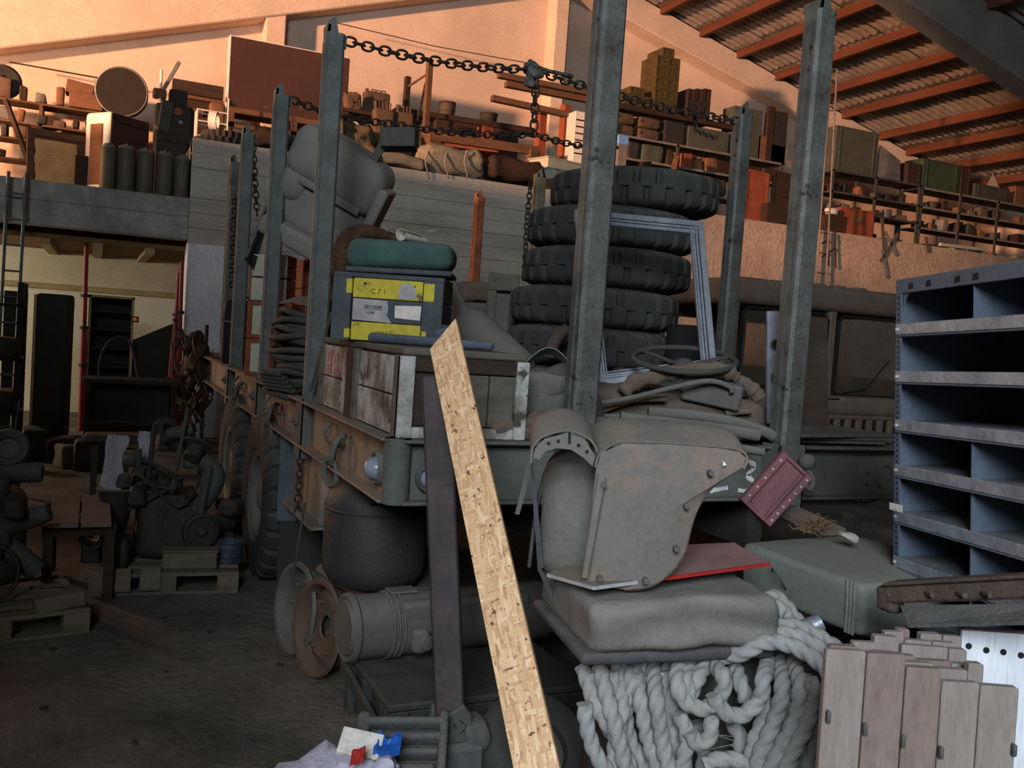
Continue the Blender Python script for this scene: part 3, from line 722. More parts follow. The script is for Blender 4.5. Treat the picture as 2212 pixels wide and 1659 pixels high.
# ---- blanket, cushions, bench, muffler behind the striped crate
bl = tag(G().rbox((0, 0, .06), (.75, .45, .14), .06, 10, wob=.03, wsc=6).obj('folded_blanket', m_dustbr, None, True), 'rolled dusty brown blanket on top of the grey cushions', 'blanket')
cq = at(1062, 600, d=6.6); bl.matrix_world = TR((cq.x+.1, cq.y+.15, 1.83), (0, 0, -10))
for k in range(3):
    q = tag(G().rbox((0, 0, .1), (.66, .5, .2), .06, 8, wob=.012, wsc=5, seed=k).obj('grey_cushion', m_greyfab, None, True),
            ['lowest grey cushion of the pile behind the striped crate', 'middle grey cushion of the pile behind the striped crate', 'top grey cushion under the brown blanket'][k], 'cushion', 'pile of grey cushions')
    q.matrix_world = TR((cq.x+.08, cq.y+.15, BZ+.008+k*.205), (0, 0, -12+6*k))
bn = T('wooden_bench', 'weathered wooden bench standing on its end beside the tyre stack', 'bench', TR(tuple(at(1090, 600, d=5.9)), (0, 0, -24)))
bn.location.z = BZ; hb = at(1090, 592, d=5.9).z-BZ
G().bb(-.1, .1, -.04, .3, hb-.11, hb).obj('end_rail', m_woodg, bn, bevel=.006)
for x in (-.075, .075): G().bb(x-.03, x+.03, -.03, .03, 0, hb-.11).obj('leg', m_woodg, bn, bevel=.005)
for x in (-.075, .075): G().bb(x-.03, x+.03, .24, .29, 0, hb-.11).obj('leg', m_woodg, bn, bevel=.005)
G().bb(-.045, .045, -.015, .01, 0, hb-.13).obj('back_board', m_dustgrey, bn, bevel=.004)
mp_, mq = at(1012, 690, d=4.7), at(1098, 770, d=4.55)
mu = T('muffler', 'dusty grey exhaust muffler with a tail pipe, behind the crates', 'muffler', frame(at(1060, 742, d=4.62), mq-mp_, (0, 0, 1)))
G().lathe([(0, -.24), (.06, -.235), (.105, -.2), (.115, -.16), (.115, .2), (.1, .23), (0, .235)], 24, Matrix.Rotation(PI/2, 4, 'Y')).obj('drum', m_dustgrey, mu, 40)
G().tube([(-.22, 0, .03), (-.3, .0, .06), (-.42, .0, .115)], [.045, .032, .030], 12).obj('tail_pipe', m_dustgrey, mu, 40)
mu.location.z -= .02
ep = tag(G().tube(smoothpath([at(1188, 772, d=4.9), at(1196, 745, d=4.9), at(1210, 722, d=4.9), at(1228, 710, d=4.9)], 5), .034, 12).obj('bent_pipe', m_rusty, None, 40), 'short bent rusty pipe in front of the lowest tyres', 'pipe')

# ---- tyre stack
cx = [1272, 1280, 1288, 1314, 1325, 1375]
tl = ['lowest tyre of the tall stack, half buried in canvas and hoses', 'tyre second from the bottom of the tall stack', 'tyre third from the bottom of the tall stack',
      'tyre third from the top of the tall stack', 'tyre second from the top of the tall stack, behind the aluminium frame', 'big tyre on top of the tall stack, shifted towards the brown cab']
for k in range(6):
    zc = BZ+.125+k*.2365
    p = at(cx[k], 700, d=5.6); p = at(cx[k]-(700-760+k*80)*0.0, 770-k*84, d=5.6)
    t = meshobj('truck_tyre', ME_TYRE, None, TR((p.x, p.y, zc), (rnd(-1, 1), (1.5 if k == 5 else rnd(-.6, .6)), k*47)))
    tag(t, tl[k], 'tyre', 'stack of truck tyres')
# aluminium window frame leaning in front of the tyres
wf = T('window_frame', 'grey aluminium window frame leaning against the tyre stack', 'window frame', (0, 0, 0))
TLc, TRc, BRc, BLc = at(1247, 462, d=4.62), at(1512, 488, d=4.62), at(1540, 800, d=4.3), at(1290, 830, d=4.3)
def fbar(a, b, inn):
    d = (b-a).normalized(); n = d.cross(inn).normalized(); inn = n.cross(d).normalized()*(1 if inn.dot(n.cross(d)) > 0 else -1)
    for o, w, h in ((0, .03, .045), (.024, .012, .034), (.038, .012, .022), (.05, .008, .03)):
        G().bar(a+inn*o, b+inn*o, w, h, n).obj('frame_profile', m_alu, wf, bevel=.002)
ce = (TLc+TRc+BRc+BLc)/4
for a, b in ((TLc, TRc), (TRc, BRc), (BRc, BLc), (BLc, TLc)):
    d = (b-a).normalized(); i = ce-(a+b)/2; i = i-d*i.dot(d)
    fbar(a-d*.015, b+d*.015, i)
bk = tag(G().lathe([(.075, 0), (.1, .02), (.105, .26), (.095, .27), (.09, .02), (0, .015)], 18).obj('black_bucket', m_black, None, 40), 'black bucket standing behind the aluminium frame', 'bucket')
bk.location = (at(1478, 740, d=5.2)); bk.location.z = BZ+.26
bx_ = tag(G().bb(-.14, .14, -.14, .14, 0, .255).obj('dark_box', m_wbrown, None, bevel=.01), 'dark low box under the black bucket', 'box'); bx_.location = (bk.location.x, bk.location.y, BZ)

# ---- steering wheel, canvas rolls, hoses, pipes
sw = T('steering_wheel', 'dusty black steering wheel lying on the canvas rolls', 'steering wheel', frame(at(1478, 776, d=4.22), RT*1.0-UP*.02, UP*.96-FW*.27))
G().tube([(.235*math.cos(a), .235*math.sin(a), 0) for a in [i*2*PI/40 for i in range(40)]], .0135, 8, True).obj('rim', m_hose, sw, True)
for a in (.3, 2.4, 4.5): G().bar((.03*math.cos(a), .03*math.sin(a), -.03), (.23*math.cos(a), .23*math.sin(a), 0), .03, .012).obj('spoke', m_hose, sw, bevel=.004)
G().lathe([(0, -.06), (.05, -.055), (.055, -.02), (.03, 0), (0, .004)], 16).obj('hub', m_hose, sw, 40)
def roll(name, label, cat, pts, r, mat, n=12, wob=0, seg=6):
    P = smoothpath(pts, seg); rr = [r*(1+wob*noise.noise(Vector((i*.7, len(label)*.3, 0)))) for i in range(len(P))]
    return tag(G().tube(P, rr, n).obj(name, mat, None, True), label, cat)
PP = lambda L, d: [at(x, y, d=d) for x, y in L]
roll('canvas_roll', 'torn dusty canvas roll curving under the steering wheel', 'canvas', PP([(1345, 850), (1372, 826), (1425, 812), (1500, 800), (1560, 800), (1592, 815)], 4.1), .034, m_dustbr, 12, .5)
roll('canvas_roll', 'thick canvas bundle behind the pierced aluminium plank', 'canvas', PP([(1560, 830), (1600, 828), (1630, 845), (1640, 860)], 4.2), .034, m_dustbr, 12, .5)
roll('bent_rod', 'thin curved rod arching below the torn canvas roll', 'rod', PP([(1290, 872), (1370, 858), (1450, 838), (1530, 823), (1575, 835), (1582, 848)], 4.0), .012, m_dustgrey, 8)
roll('iron_pipe', 'upper dusty pipe pointing towards the stake by the cab', 'pipe', PP([(1400, 890), (1500, 897), (1590, 913), (1650, 932), (1672, 944)], 3.95), .025, m_dustgrey, 10)
roll('iron_pipe', 'lower dusty pipe with a bolt hole in its flattened end', 'pipe', PP([(1340, 902), (1450, 915), (1560, 928), (1640, 940)], 3.85), .027, m_dustgrey, 10)
roll('iron_pipe', 'thin pipe end sticking out behind the fender shell', 'pipe', PP([(1420, 925), (1530, 950), (1600, 968), (1650, 976)], 3.75), .018, m_dustgrey, 8)
roll('iron_pipe', 'thin pipe lying low under the bundle of pipes', 'pipe', PP([(1300, 900), (1400, 905), (1520, 935), (1600, 945)], 4.05), .015, m_dustgrey, 8)
roll('coiled_cable', 'short coiled cable end on the pipes', 'cable', PP([(1567, 893), (1590, 890), (1610, 889), (1622, 888)], 4.1), .016, m_dustbr, 8, .3)
roll('rubber_hose', 'loose hose loop on the pile in front of the tyres', 'hose', PP([(1475, 905), (1490, 893), (1520, 893), (1530, 905)], 3.95), .009, m_hose, 8)
roll('wooden_pole', 'split wooden pole among the pipes', 'pole', PP([(1300, 888), (1370, 866), (1440, 862)], 4.1), .014, m_dustbr, 6)
pl = tag(G().rbox((0, 0, .09), (.95, .55, .2), .08, 12, wob=.05, wsc=4, seed=4).obj('canvas_heap', m_dustbr, None, True), 'flattened heap of dark canvas under the pipes and steering wheel', 'canvas')
q = at(1480, 905, d=4.2); pl.matrix_world = TR((q.x, q.y+.25, BZ), (0, 0, -25))
pl2 = tag(G().rbox((0, 0, .13), (.8, .4, .28), .1, 12, wob=.05, wsc=4, seed=5).obj('canvas_heap', m_hose, None, True), 'dark canvas heap against the lowest tyres under the steering wheel', 'canvas')
q = at(1430, 860, d=4.75); pl2.matrix_world = TR((q.x+.2, q.y+.22, BZ), (0, 0, -20))
bxx = tag(G().bb(-.13, .13, -.08, .08, 0, .11).obj('grey_tin_box', m_dustgrey, None, bevel=.008), 'small flat grey tin box on the canvas heap', 'box'); bxx.matrix_world = TR(tuple(at(1535, 870, d=4.15)), (6, 8, -40))
# tarpaulin bundle beside the crate
tp = T('tarpaulin_bundle', 'folded dark tarpaulin with a pale green torn flap beside the painted crate', 'tarpaulin', TR(tuple(at(1180, 905, d=3.95)), (0, 0, -24)))
tp.location.z = BZ
G().rbox((.02, .05, .13), (.42, .4, .26), .1, 12, wob=.05, wsc=5).obj('fold', m_greyfab, tp, True)
G().rbox((.03, .0, .2), (.40, .3, .12), .05, 12, wob=.05, wsc=5, seed=2, m=TR((0, 0, 0), (0, -14, 0))).obj('fold', m_dustgrey, tp, True)
G().sheet(lambda u, v: (-.12+.26*u, -.02+.12*v, .27+.09*math.sin(PI*min(1, u*1.15))-.03*v), 12, 5, .004).obj('torn_flap', M('pale green canvas', (128, 146, 132), (96, 106, 98), 5, .9, .3), tp, True)
for k in range(2): G().rbox((.0+.1*k, -.17, .05), (.3, .14, .09), .04, 8, wob=.03, wsc=8, seed=7+k, m=TR((0, 0, 0), (0, -8+10*k, 0))).obj('fold', m_greyfab, tp, True)
rg = tag(G().rbox((0, 0, 0.035), (.26, .1, .07), .03, 10, wob=.045, wsc=12, seed=9).obj('knotted_rag', m_dustbr, None, True), 'knotted rag hanging over the front beam of the truck', 'rag'); rg.matrix_world = TR(tuple(at(1120, 945, Y=.05)), (0, -8, 0)); rg.location.z = BZ+.004
# planks by the stake
pa = T('pierced_plank', 'pale aluminium plank with round holes standing by the stake', 'plank', frame(at(1680, 915, d=4.3), RT, UP*.995+RT*.0)); hh = (at(1690, 672, d=4.3)-at(1680, 915, d=4.3)).length
G().bb(-.055, .055, -.012, .012, 0, hh).obj('plank', m_alu, pa, bevel=.003)
for z, rr in ((.70, .026), (.40, .024), (.10, .02)):
    G().tube([(-.01+rr*math.cos(a), -.014, hh*z+rr*math.sin(a)) for a in [i*PI/8 for i in range(16)]], .005, 5, True).obj('hole_rim', m_dustgrey, pa, True)
    G().cyl((-.01, -.0145, hh*z), (-.01, -.011, hh*z), rr, n=16).obj('hole', m_ink if z > .6 else m_dustbr, pa)
pa.location.z += 0
pb = tag(G().bb(-.075, .075, -.015, .015, 0, .58).obj('brown_plank', m_wbrown, None, bevel=.004), 'dark brown plank standing behind the stake by the cab', 'plank')
pb.matrix_world = frame(at(1755, 930, d=4.7), RT, UP); 
for k in range(3):
    q = tag(G().bb(-.42, .42, -.25, .25, 0, .014).obj('flat_board', m_deck, None, bevel=.003), ['lowest flat board on the truck corner by the blue shelf', 'middle flat board on the truck corner by the blue shelf', 'topmost flat board on the truck corner by the blue shelf'][k], 'board', 'flat boards on the truck corner')
    q.matrix_world = TR((2.06+.05*k, .33-.02*k, BZ+.001+k*.016), (0, 0, -5+6*k))

# ================================================================ IN FRONT OF THE TRUCK
def osb():
    m = bpy.data.materials.new('oriented strand board'); m.use_nodes = True; t = m.node_tree; N = t.nodes; L = t.links; b = N['Principled BSDF']
    tc = N.new('ShaderNodeTexCoord'); cols = None; nz = N.new('ShaderNodeTexNoise'); nz.inputs['Scale'].default_value = 4
    L.new(tc.outputs['Object'], nz.inputs['Vector'])
    prev = None
    for i, (rot, sc) in enumerate((((.3, .2, .5), (150, 150, 26)), ((.1, .5, -.7), (30, 140, 140)), ((0, .9, .2), (130, 130, 28)))):
        mp = N.new('ShaderNodeMapping'); mp.inputs['Rotation'].default_value = rot; mp.inputs['Scale'].default_value = sc
        L.new(tc.outputs['Object'], mp.inputs[0]); v = N.new('ShaderNodeTexVoronoi'); L.new(mp.outputs[0], v.inputs['Vector']); v.inputs['Scale'].default_value = 1
        s = N.new('ShaderNodeSeparateColor'); L.new(v.outputs['Color'], s.inputs[0])
        r = N.new('ShaderNodeValToRGB'); L.new(s.outputs[0], r.inputs[0])
        e = r.color_ramp.elements; e[0].position = 0; e[0].color = (*lin((170, 128, 92)), 1); e[1].position = 1; e[1].color = (*lin((228, 196, 158)), 1)
        for p, c in ((.07, (186, 142, 102)), (.4, (202, 160, 120)), (.75, (214, 174, 132)), (.93, (222, 186, 146))):
            q = e.new(p); q.color = (*lin(c), 1)
        if prev is None: prev = r.outputs[0]
        else:
            x = N.new('ShaderNodeMix'); x.data_type = 'RGBA'; g = N.new('ShaderNodeMath'); g.operation = 'GREATER_THAN'; g.inputs[1].default_value = .55
            L.new(s.outputs[1], g.inputs[0]); L.new(g.outputs[0], x.inputs[0]); L.new(prev, x.inputs[6]); L.new(r.outputs[0], x.inputs[7]); prev = x.outputs[2]
    v2 = N.new('ShaderNodeTexNoise'); v2.inputs['Scale'].default_value = 55; L.new(tc.outputs['Object'], v2.inputs['Vector'])
    mr = N.new('ShaderNodeMapRange'); mr.inputs[1].default_value = .66; mr.inputs[2].default_value = .72; L.new(v2.outputs['Fac'], mr.inputs[0])
    x = N.new('ShaderNodeMix'); x.data_type = 'RGBA'; L.new(mr.outputs[0], x.inputs[0]); L.new(prev, x.inputs[6]); x.inputs[7].default_value = (*lin((92, 62, 40)), 1)
    L.new(x.outputs[2], b.inputs['Base Color']); b.inputs['Roughness'].default_value = .7
    bp = N.new('ShaderNodeBump'); bp.inputs['Strength'].default_value = .3; bp.inputs['Distance'].default_value = .003; L.new(prev, bp.inputs['Height']); L.new(bp.outputs[0], b.inputs['Normal'])
    return m
m_osb = osb()
m_brbeam = M('purplish rusty steel', (84, 74, 74), (64, 56, 58), 6, .75, .2, 45, metal=.15, spots=[(96, 84, 80)], sscale=14, sthr=.7)
m_tankm = M('sooty tank metal', (58, 56, 58), (40, 40, 42), 4, .6, .2, 40, metal=.3, spots=[(88, 62, 52)], sscale=4, sthr=.58, dust=.6, dustc=(108, 106, 100))
m_chest = M('dark green chest paint', (58, 62, 56), (44, 46, 42), 4, .9, .3, 40, dust=.6, dustc=(84, 84, 78))
m_cast = M('grey cast iron', (82, 84, 84), (64, 66, 66), 6, .75, .3, 50, dust=.4)
m_seat = M('dusty seat vinyl', (102, 99, 94), (82, 80, 76), 4, .85, .3, 60, dust=.7, dustc=(130, 126, 120))
m_fender = M('dusty fender steel', (104, 98, 92), (82, 80, 78), 2.6, .8, .12, 60, spots=[(112, 96, 88)], sscale=1.7, sthr=.47, dust=.6, dustc=(132, 126, 116))
m_strap = M('dark seat frame', (66, 66, 70), (50, 50, 54), 6, .7, .2, 50, dust=.3)
m_redsheet = M('dusty red sheet', (150, 100, 98), (130, 92, 90), 4, .7, .1, 40, dust=.5, dustc=(150, 126, 122))
m_rededge = M('bright red edge', (176, 44, 40), (150, 42, 40), 6, .5, .1)
m_silver = M('bare sheet edge', (206, 208, 212), (178, 180, 184), 7, .35, .1, 40, metal=.4)
m_maroon = M('maroon metal', (116, 66, 72), (92, 54, 60), 5, .6, .15, 50, spots=[(178, 170, 168)], sscale=22, sthr=.72, dust=.2)
m_bolster = M('grey green vinyl bolster', (110, 116, 108), (90, 96, 90), 3, .75, .12, 50, dust=.7, dustc=(122, 118, 110))
m_rope = M('dusty grey rope', (146, 144, 142), (124, 122, 120), 14, .95, .12, 90, dust=.3, dustc=(160, 156, 150))
m_slat = M('bleached slat wood', (150, 140, 134), (122, 112, 106), 5, .9, .25, 50, stretch=(3, 3, .5), spots=[(108, 78, 66)], sscale=4, sthr=.66)
m_slatb = M('brown stained slat wood', (140, 124, 116), (114, 98, 92), 4, .9, .25, 50, stretch=(3, 3, .6), spots=[(120, 92, 82)], sscale=3, sthr=.6)
m_whiteb = M('white perforated board', (222, 224, 230), (202, 206, 214), 5, .6, .1, 40, stretch=(4, 4, .3))
m_shelf = M('blue grey steel shelf paint', (74, 88, 106), (62, 74, 92), 5, .55, .1, 50, dust=.5, dustc=(124, 120, 114))
m_lip = M('scuffed shelf edge steel', (156, 162, 170), (122, 128, 138), 10, .45, .12, 50, metal=.35, spots=[(176, 174, 170)], sscale=9, sthr=.7)

# ---- OSB plank
a0, a1 = at(1162, 1659, d=2.05), at(961, 722, d=2.9)
dv = (a1-a0).normalized(); a0 = a0-dv*(a0.z/dv.z); Lb = (a1-a0).length
ob = frame(a0, RT-dv*RT.dot(dv), dv); 
g = G().prism([(-.052, 0), (.052, 0), (.047, Lb+.04), (-.055, Lb-.045)], -.009, .009, Matrix(((1, 0, 0, 0), (0, 0, 1, 0), (0, 1, 0, 0), (0, 0, 0, 1))))
o = tag(g.obj('osb_plank', m_osb), 'bright oriented strand board plank leaning in front of the truck', 'plank'); o.matrix_world = ob @ Matrix.Rotation(-.32, 4, 'Z')
# ---- rusty steel beam standing in a casting
sb = T('steel_beam', 'purplish rusty steel channel standing upright in front of the painted crate', 'beam', TR((.05, -.5, 0)))
pb0, pt0 = at(973, 1560, d=2.98), at(943, 812, d=2.92); sb.location = (pb0.x, pb0.y, .0)
q = pt0-pb0
mm = frame((0, 0, pb0.z), q, -FW) @ Matrix.Rotation(0, 4, 'X'); Lq = q.length
G().bb(0, Lq, -.048, .048, -.02, -.0).bb(0, Lq, -.048, -.038, -.02, .03).bb(0, Lq, .038, .048, -.02, .03).obj('channel', m_brbeam, sb, bevel=.003, m=mm @ Matrix.Rotation(PI, 4, 'X'))
G().bb(-.10, .10, -.09, .09, 0, pb0.z-.04).obj('base_block', m_cast, sb, bevel=.02)
for s in (-1, 1):
    G().prism([(-.06, 0), (.06, 0), (.05, .10), (.02, .14), (-.05, .1)], -.01, .01, TR((0, 0, pb0.z-.06)) @ Matrix.Rotation(PI/2, 4, 'X') @ TR((0, 0, s*.05))).obj('clamp_lug', m_cast, sb, bevel=.004)
G().cyl((.0, -.09, pb0.z+.02), (0, -.06, pb0.z+.02), .016, n=6).obj('clamp_bolt', m_cast, sb)
G().rbox((.07, -.02, pb0.z-.03), (.1, .12, .1), .03, 6, wob=.02, wsc=12).obj('clamp_jaw', m_cast, sb, True)

# ---- chest under the truck front, canister, tank, rims
ch_ = T('flat_chest', 'low dark green wooden chest with corner battens, under the truck front', 'chest', TR((0.0, -.1, 0)))
G().bb(0.02, .80, 0.02, .62, 0.01, .22).obj('box_body', m_chest, ch_)
G().bb(-.01, .82, -.01, .64, .22, .25).obj('lid', m_chest, ch_, bevel=.008)
for y in (.03, .28, .52): G().bb(-.012, .02, y, y+.06, 0, .22).obj('batten', m_chest, ch_, bevel=.004)
G().hexa([(-.03, -.05, .10), (-.01, -.05, .10), (-.01, .6, .16), (-.03, .6, .16), (-.03, -.05, .15), (-.01, -.05, .15), (-.01, .6, .21), (-.03, .6, .21)]).obj('brace', m_chest, ch_, bevel=.004)
for x in (.0, .38, .74): G().bb(x, x+.07, -.012, .02, 0, .22).obj('batten', m_chest, ch_, bevel=.004)
for k in range(3): G().bb(.07, .74, .002, .02, .005+k*.072, .072+k*.072).obj('front_board', m_chest, ch_, bevel=.003)
cn = T('fuel_canister', 'long dusty cylindrical fuel canister with ribs and a cap, lying on the chest', 'canister', TR((-.07, .34, .25+.142), (0, 0, 4)))
RYX = Matrix.Rotation(PI/2, 4, 'Y')
G().lathe([(.0, 0), (.105, 0), (.11, .012), (.13, .005), (.138, .015), (.138, .03), (.128, .04), (.128, .9), (.11, .93), (0, .935)], 28, RYX).obj('barrel', m_dustgrey, cn, 40)
for k in range(3): G().tube([(.17+.022*k, .131*math.cos(a), .131*math.sin(a)) for a in [i*2*PI/24 for i in range(24)]], .007, 5, True).obj('rib', m_dustgrey, cn, True)
G().rbox((.5, -.03, .06), (.6, .18, .11), .03, 6).obj('saddle', m_dustgrey, cn, True)
G().lathe([(.05, 0), (.052, .03), (.035, .045), (.03, .07), (0, .075)], 14, TR((.27, -.12, -.03)) @ Matrix.Rotation(PI/2, 4, 'X') @ Matrix.Rotation(.3, 4, 'Y')).obj('cap', m_dustgrey, cn, 40)
G().rbox((.27, -.145, -.03), (.08, .07, .1), .03, 8).obj('cap_guard', m_dustgrey, cn, True)
G().bb(.18, .3, -.04, .04, .13, .142).obj('filler_plate', m_dustgrey, cn, bevel=.004)
for y, z in ((-.04, .06), (-.03, -.06)): G().bar((-.006, y-.03, z), (-.006, y+.03, z+.01), .006, .01).obj('end_lug', m_dustgrey, cn)
bs = tag(G().bb(-.2, .2, -.2, .2, 0, .43).obj('wooden_block', m_under, None, bevel=.01), 'dark wooden block carrying the sooty tank under the truck corner', 'block'); bs.location = (.36, .9, 0)
tk = T('sooty_tank', 'sooty rounded metal tank under the corner of the truck bed', 'tank', (.17, .78, .432))
G().lathe([(0, 0), (.12, .0), (.2, .03), (.228, .08), (.232, .12), (.232, .37), (.22, .43), (.17, .475), (.06, .49), (0, .49)], 32).obj('shell', m_tankm, tk, 60)
G().tube([(.234*math.cos(a), .234*math.sin(a), .36) for a in [i*2*PI/32 for i in range(32)]], .006, 5, True).obj('weld_seam', m_tankm, tk, True)
G().lathe([(.035, .48), (.035, .5), (.025, .505), (0, .506)], 12, TR((.03, -.05, 0))).obj('cap', m_tankm, tk, 40)
hk = tag(G().tube(smoothpath([(-.12, .95, .78), (-.14, .93, .6), (-.16, .92, .42), (-.15, .9, .4)], 5), .006, 6).obj('wire_hook', m_hose), 'thin bent wire hook hanging beside the sooty tank', 'hook')
hk.location = (.0, .0, 0)
def rim(p, ax, label, mat=m_rim):
    t = T('wheel_rim', label, 'wheel rim', frame(p, Vector(ax).cross(V(0, 0, 1)), ax), 'bare wheel rims by the truck wheel')
    G().lathe([(.195, .0), (.215, .003), (.222, -.012), (.215, -.02), (.19, -.025), (.185, -.09), (.165, -.115), (.165, -.13), (.185, -.15), (.215, -.16), (.215, -.175), (.205, -.17), (.155, -.15), (.155, -.10), (.178, -.075), (.18, -.02), (.195, 0)], 30, cap=False).obj('flange', mat, t, 40)
    g = G(); n = 30
    g.lathe([(.17, -.06), (.13, -.04), (.1, -.05), (.055, -.05), (.05, -.06)], n, cap=False); g.obj('disc', mat, t, 40)
    for k in range(6): a = k*PI/3; G().cyl((.115*math.cos(a), .115*math.sin(a), -.05), (.115*math.cos(a), .115*math.sin(a), -.03), .012, n=6).obj('stud', mat, t)
    return t
rim((-.1, 1.16, .225), (-1, -.22, .1), 'pale steel wheel rim standing on the floor by the truck tyres')
rim((.14, 1.30, .24), (-1, -.1, -.05), 'grey steel wheel rim leaning behind the pale one')
rim((-.06, .86, .225), (-1, -.25, .12), 'rusty wheel rim standing behind the long canister', M('rust brown rim', (104, 78, 62), (80, 64, 54), 6, .8, .2, 40, dust=.3))
# grate casting, papers, dark wheel at the bottom edge
lw = tag(G().bb(-.3, .28, -.22, .2, 0, .26).obj('carton', m_dustbr, None, bevel=.01), 'low brown carton under the papers and the ribbed casting', 'carton'); lw.location = (-.26, -.68, 0)
gr = T('ribbed_casting', 'grey cast iron casting with parallel slots, beside the beam base', 'casting', frame(at(868, 1607, d=2.78), RT, UP*.8-FW*.6)); gr.location.z = max(gr.location.z, .3)
for k in range(4): G().rbox((0, -.085+k*.052, 0), (.26-.015*(3-k), .026, .05), .012, 5).obj('rib', m_cast, gr, True)
G().rbox((-.125, -.0, -.01), (.045, .22, .06), .02, 6).obj('end_bar', m_cast, gr, True); G().rbox((.125, -.0, -.01), (.03, .22, .06), .014, 6).obj('end_bar', m_cast, gr, True)
G().bb(-.12, .12, -.1, .1, -.045, -.02).obj('floor_plate', m_under, gr)
m_crump = M('crumpled lilac paper', (196, 192, 208), (164, 160, 178), 6, .9, .4, 30)
def crumple(name, label, p, s, seed, mat, rz=0):
    def f(w):
        n = noise.noise(w*14+V(seed, 0, 0)); n2 = noise.noise(w*31+V(0, seed, 0)); return w*(1+.35*n+.22*n2)
    t = tag(G().rbox((0, 0, s[2]/2), s, min(s)*.4, 12, fn=f).obj(name, mat, None, 20), label, 'paper'); t.matrix_world = TR(p, (rnd(-8, 8), rnd(-8, 8), rz)); return t
crumple('crumpled_paper', 'large crumpled lilac paper on the brown carton', (-.41, -.70, .262), (.24, .17, .10), 1, m_crump, 20)
crumple('crumpled_paper', 'crumpled lilac paper bag beside the ribbed casting', (-.27, -.74, .262), (.2, .15, .12), 2, m_crump, 50)
crumple('crumpled_paper', 'flattened lilac paper at the edge of the brown carton', (-.52, -.66, .262), (.16, .14, .06), 3, m_crump, 80)
t = tag(G().bb(-.06, .06, -.04, .04, 0, .02).obj('paper_booklet', m_paperw, None, bevel=.002), 'cream booklet lying on the crumpled papers', 'booklet'); t.matrix_world = frame(at(778, 1612, d=2.62), RT*.9-UP*.2, UP*.8-FW*.6)
def wrapper(label, name, p, w, h, seed, mat):
    f = lambda u, v: (w*(u-.5), h*(v-.5)+.3*w*noise.noise(V(u*3, v*3, seed)), .35*w*abs(noise.noise(V(u*4+seed, v*4, 0)))+.02*u)
    t = tag(G().sheet(f, 9, 7, .002).obj(name, mat, None, 15), label, 'wrapper'); t.matrix_world = TR(p, (25, 5, -20)); return t
wrapper('bright blue crumpled wrapper beside the ribbed casting', 'blue_wrapper', tuple(at(836, 1616, d=2.62)), .075, .07, 5, M('bright blue plastic', (40, 98, 190), (30, 76, 150), 5, .4, .1))
wrapper('small red crumpled wrapper among the papers', 'red_wrapper', tuple(at(772, 1640, d=2.5)), .035, .05, 6, m_rededge)
dw = T('rubber_roller', 'dark rubber roller lying between the beam base and the leaning plank', 'roller', frame(at(1105, 1610, d=3.05), RT*.8+FW*.6, UP*.55-FW*.75)); dw.location.z = .2; dw.location.x += .09
G().lathe([(.1, -.05), (.19, -.06), (.21, -.03), (.21, .03), (.19, .06), (.12, .065), (.10, .05)], 28, closed=True).obj('tyre', m_hose, dw, 50)
G().lathe([(.0, .0), (.1, .02), (.105, -.04), (0, -.05)], 20).obj('hub', m_cast, dw, 40)

# ================================================================ SEAT WITH FENDER SHELL
HX = Vector((RT.x, RT.y, 0)).normalized(); HY = Vector((FW.x, FW.y, 0)).normalized()
def cf(x, y, d, rz=0, tilt=0):
    'frame facing the camera: x to the right, y away, z up'
    return frame(at(x, y, d=d), HX, (0, 0, 1)) @ TR((0, 0, 0), (0, tilt, rz))
se = T('vehicle_seat', 'dusty vehicle seat with sagging cushion, perched on the rope pile', 'seat', frame(at(1408, 1434, d=2.1)+HY*.235+HX*.02, HX, (0, 0, 1)) @ TR((0, 0, 0), (0, -1, 14)))
def sag(w):
    k = max(0, min(1, (-w.y-.03)*7)); x, z = w.x, w.z
    f = .02*math.sin(z*60+x*7+2*noise.noise(V(x*5, z*9, 1)))*k*max(0, min(1, (.03-z)*14))
    f += .040*noise.noise(V(x*7, z*11, 3))*k
    e = -.02*max(0, x-.16)*6*math.sin((z+.1)*17)
    return (w.x+e, w.y+f-.012*k*math.cos(z*16), w.z-.018*max(0, -x)*2+.006*noise.noise(V(w.x*7, w.y*6, 0)))
G().rbox((.02, .0, .084), (.495, .42, .125), .034, 22, wob=.006, wsc=11, fn=sag).obj('cushion', m_seat, se, True)
G().rbox((-.0, .0, .012), (.49, .43, .03), .013, 6).obj('base_rim', m_strap, se, True)
bkp = T('backrest_pad', 'rounded grey backrest pad under the arched end of the fender shell', 'backrest', cf(1222, 1238, 2.42, -6, 4))
G().rbox((0, .08, .155), (.18, .30, .33), .07, 12, wob=.01, wsc=8).obj('padding', m_seat, bkp, True)
P = [(-.098, .0, .0), (-.1, .0, .16), (-.085, .0, .28), (-.05, 0, .325), (0, 0, .34), (.05, 0, .332)]
G().tube(smoothpath(P, 5), .006, 6).obj('edge_piping', m_hose, bkp, True)
sp = tag(G().hexa([tuple(at(x, y, d=d)) for d in (2.36, 2.40) for x, y in ((1150, 985), (1146, 1010), (1162, 1235), (1175, 1225))]).obj('frame_strip', m_strap, None), 'thin upright frame strip along the backrest pad', 'strip')
sp2 = tag(G().hexa([tuple(at(x, y, d=d)) for d in (2.36, 2.39) for x, y in ((1160, 1225), (1168, 1225), (1250, 1392), (1238, 1415))]).obj('frame_plate', m_strap, None), 'dark bent frame plate below the backrest pad', 'plate')
fs = T('fender_shell', 'dusty steel fender shell with a pointed tip, resting on the seat', 'fender', tuple(at(1430, 1275, d=2.13)))
fo = fs.location.copy()
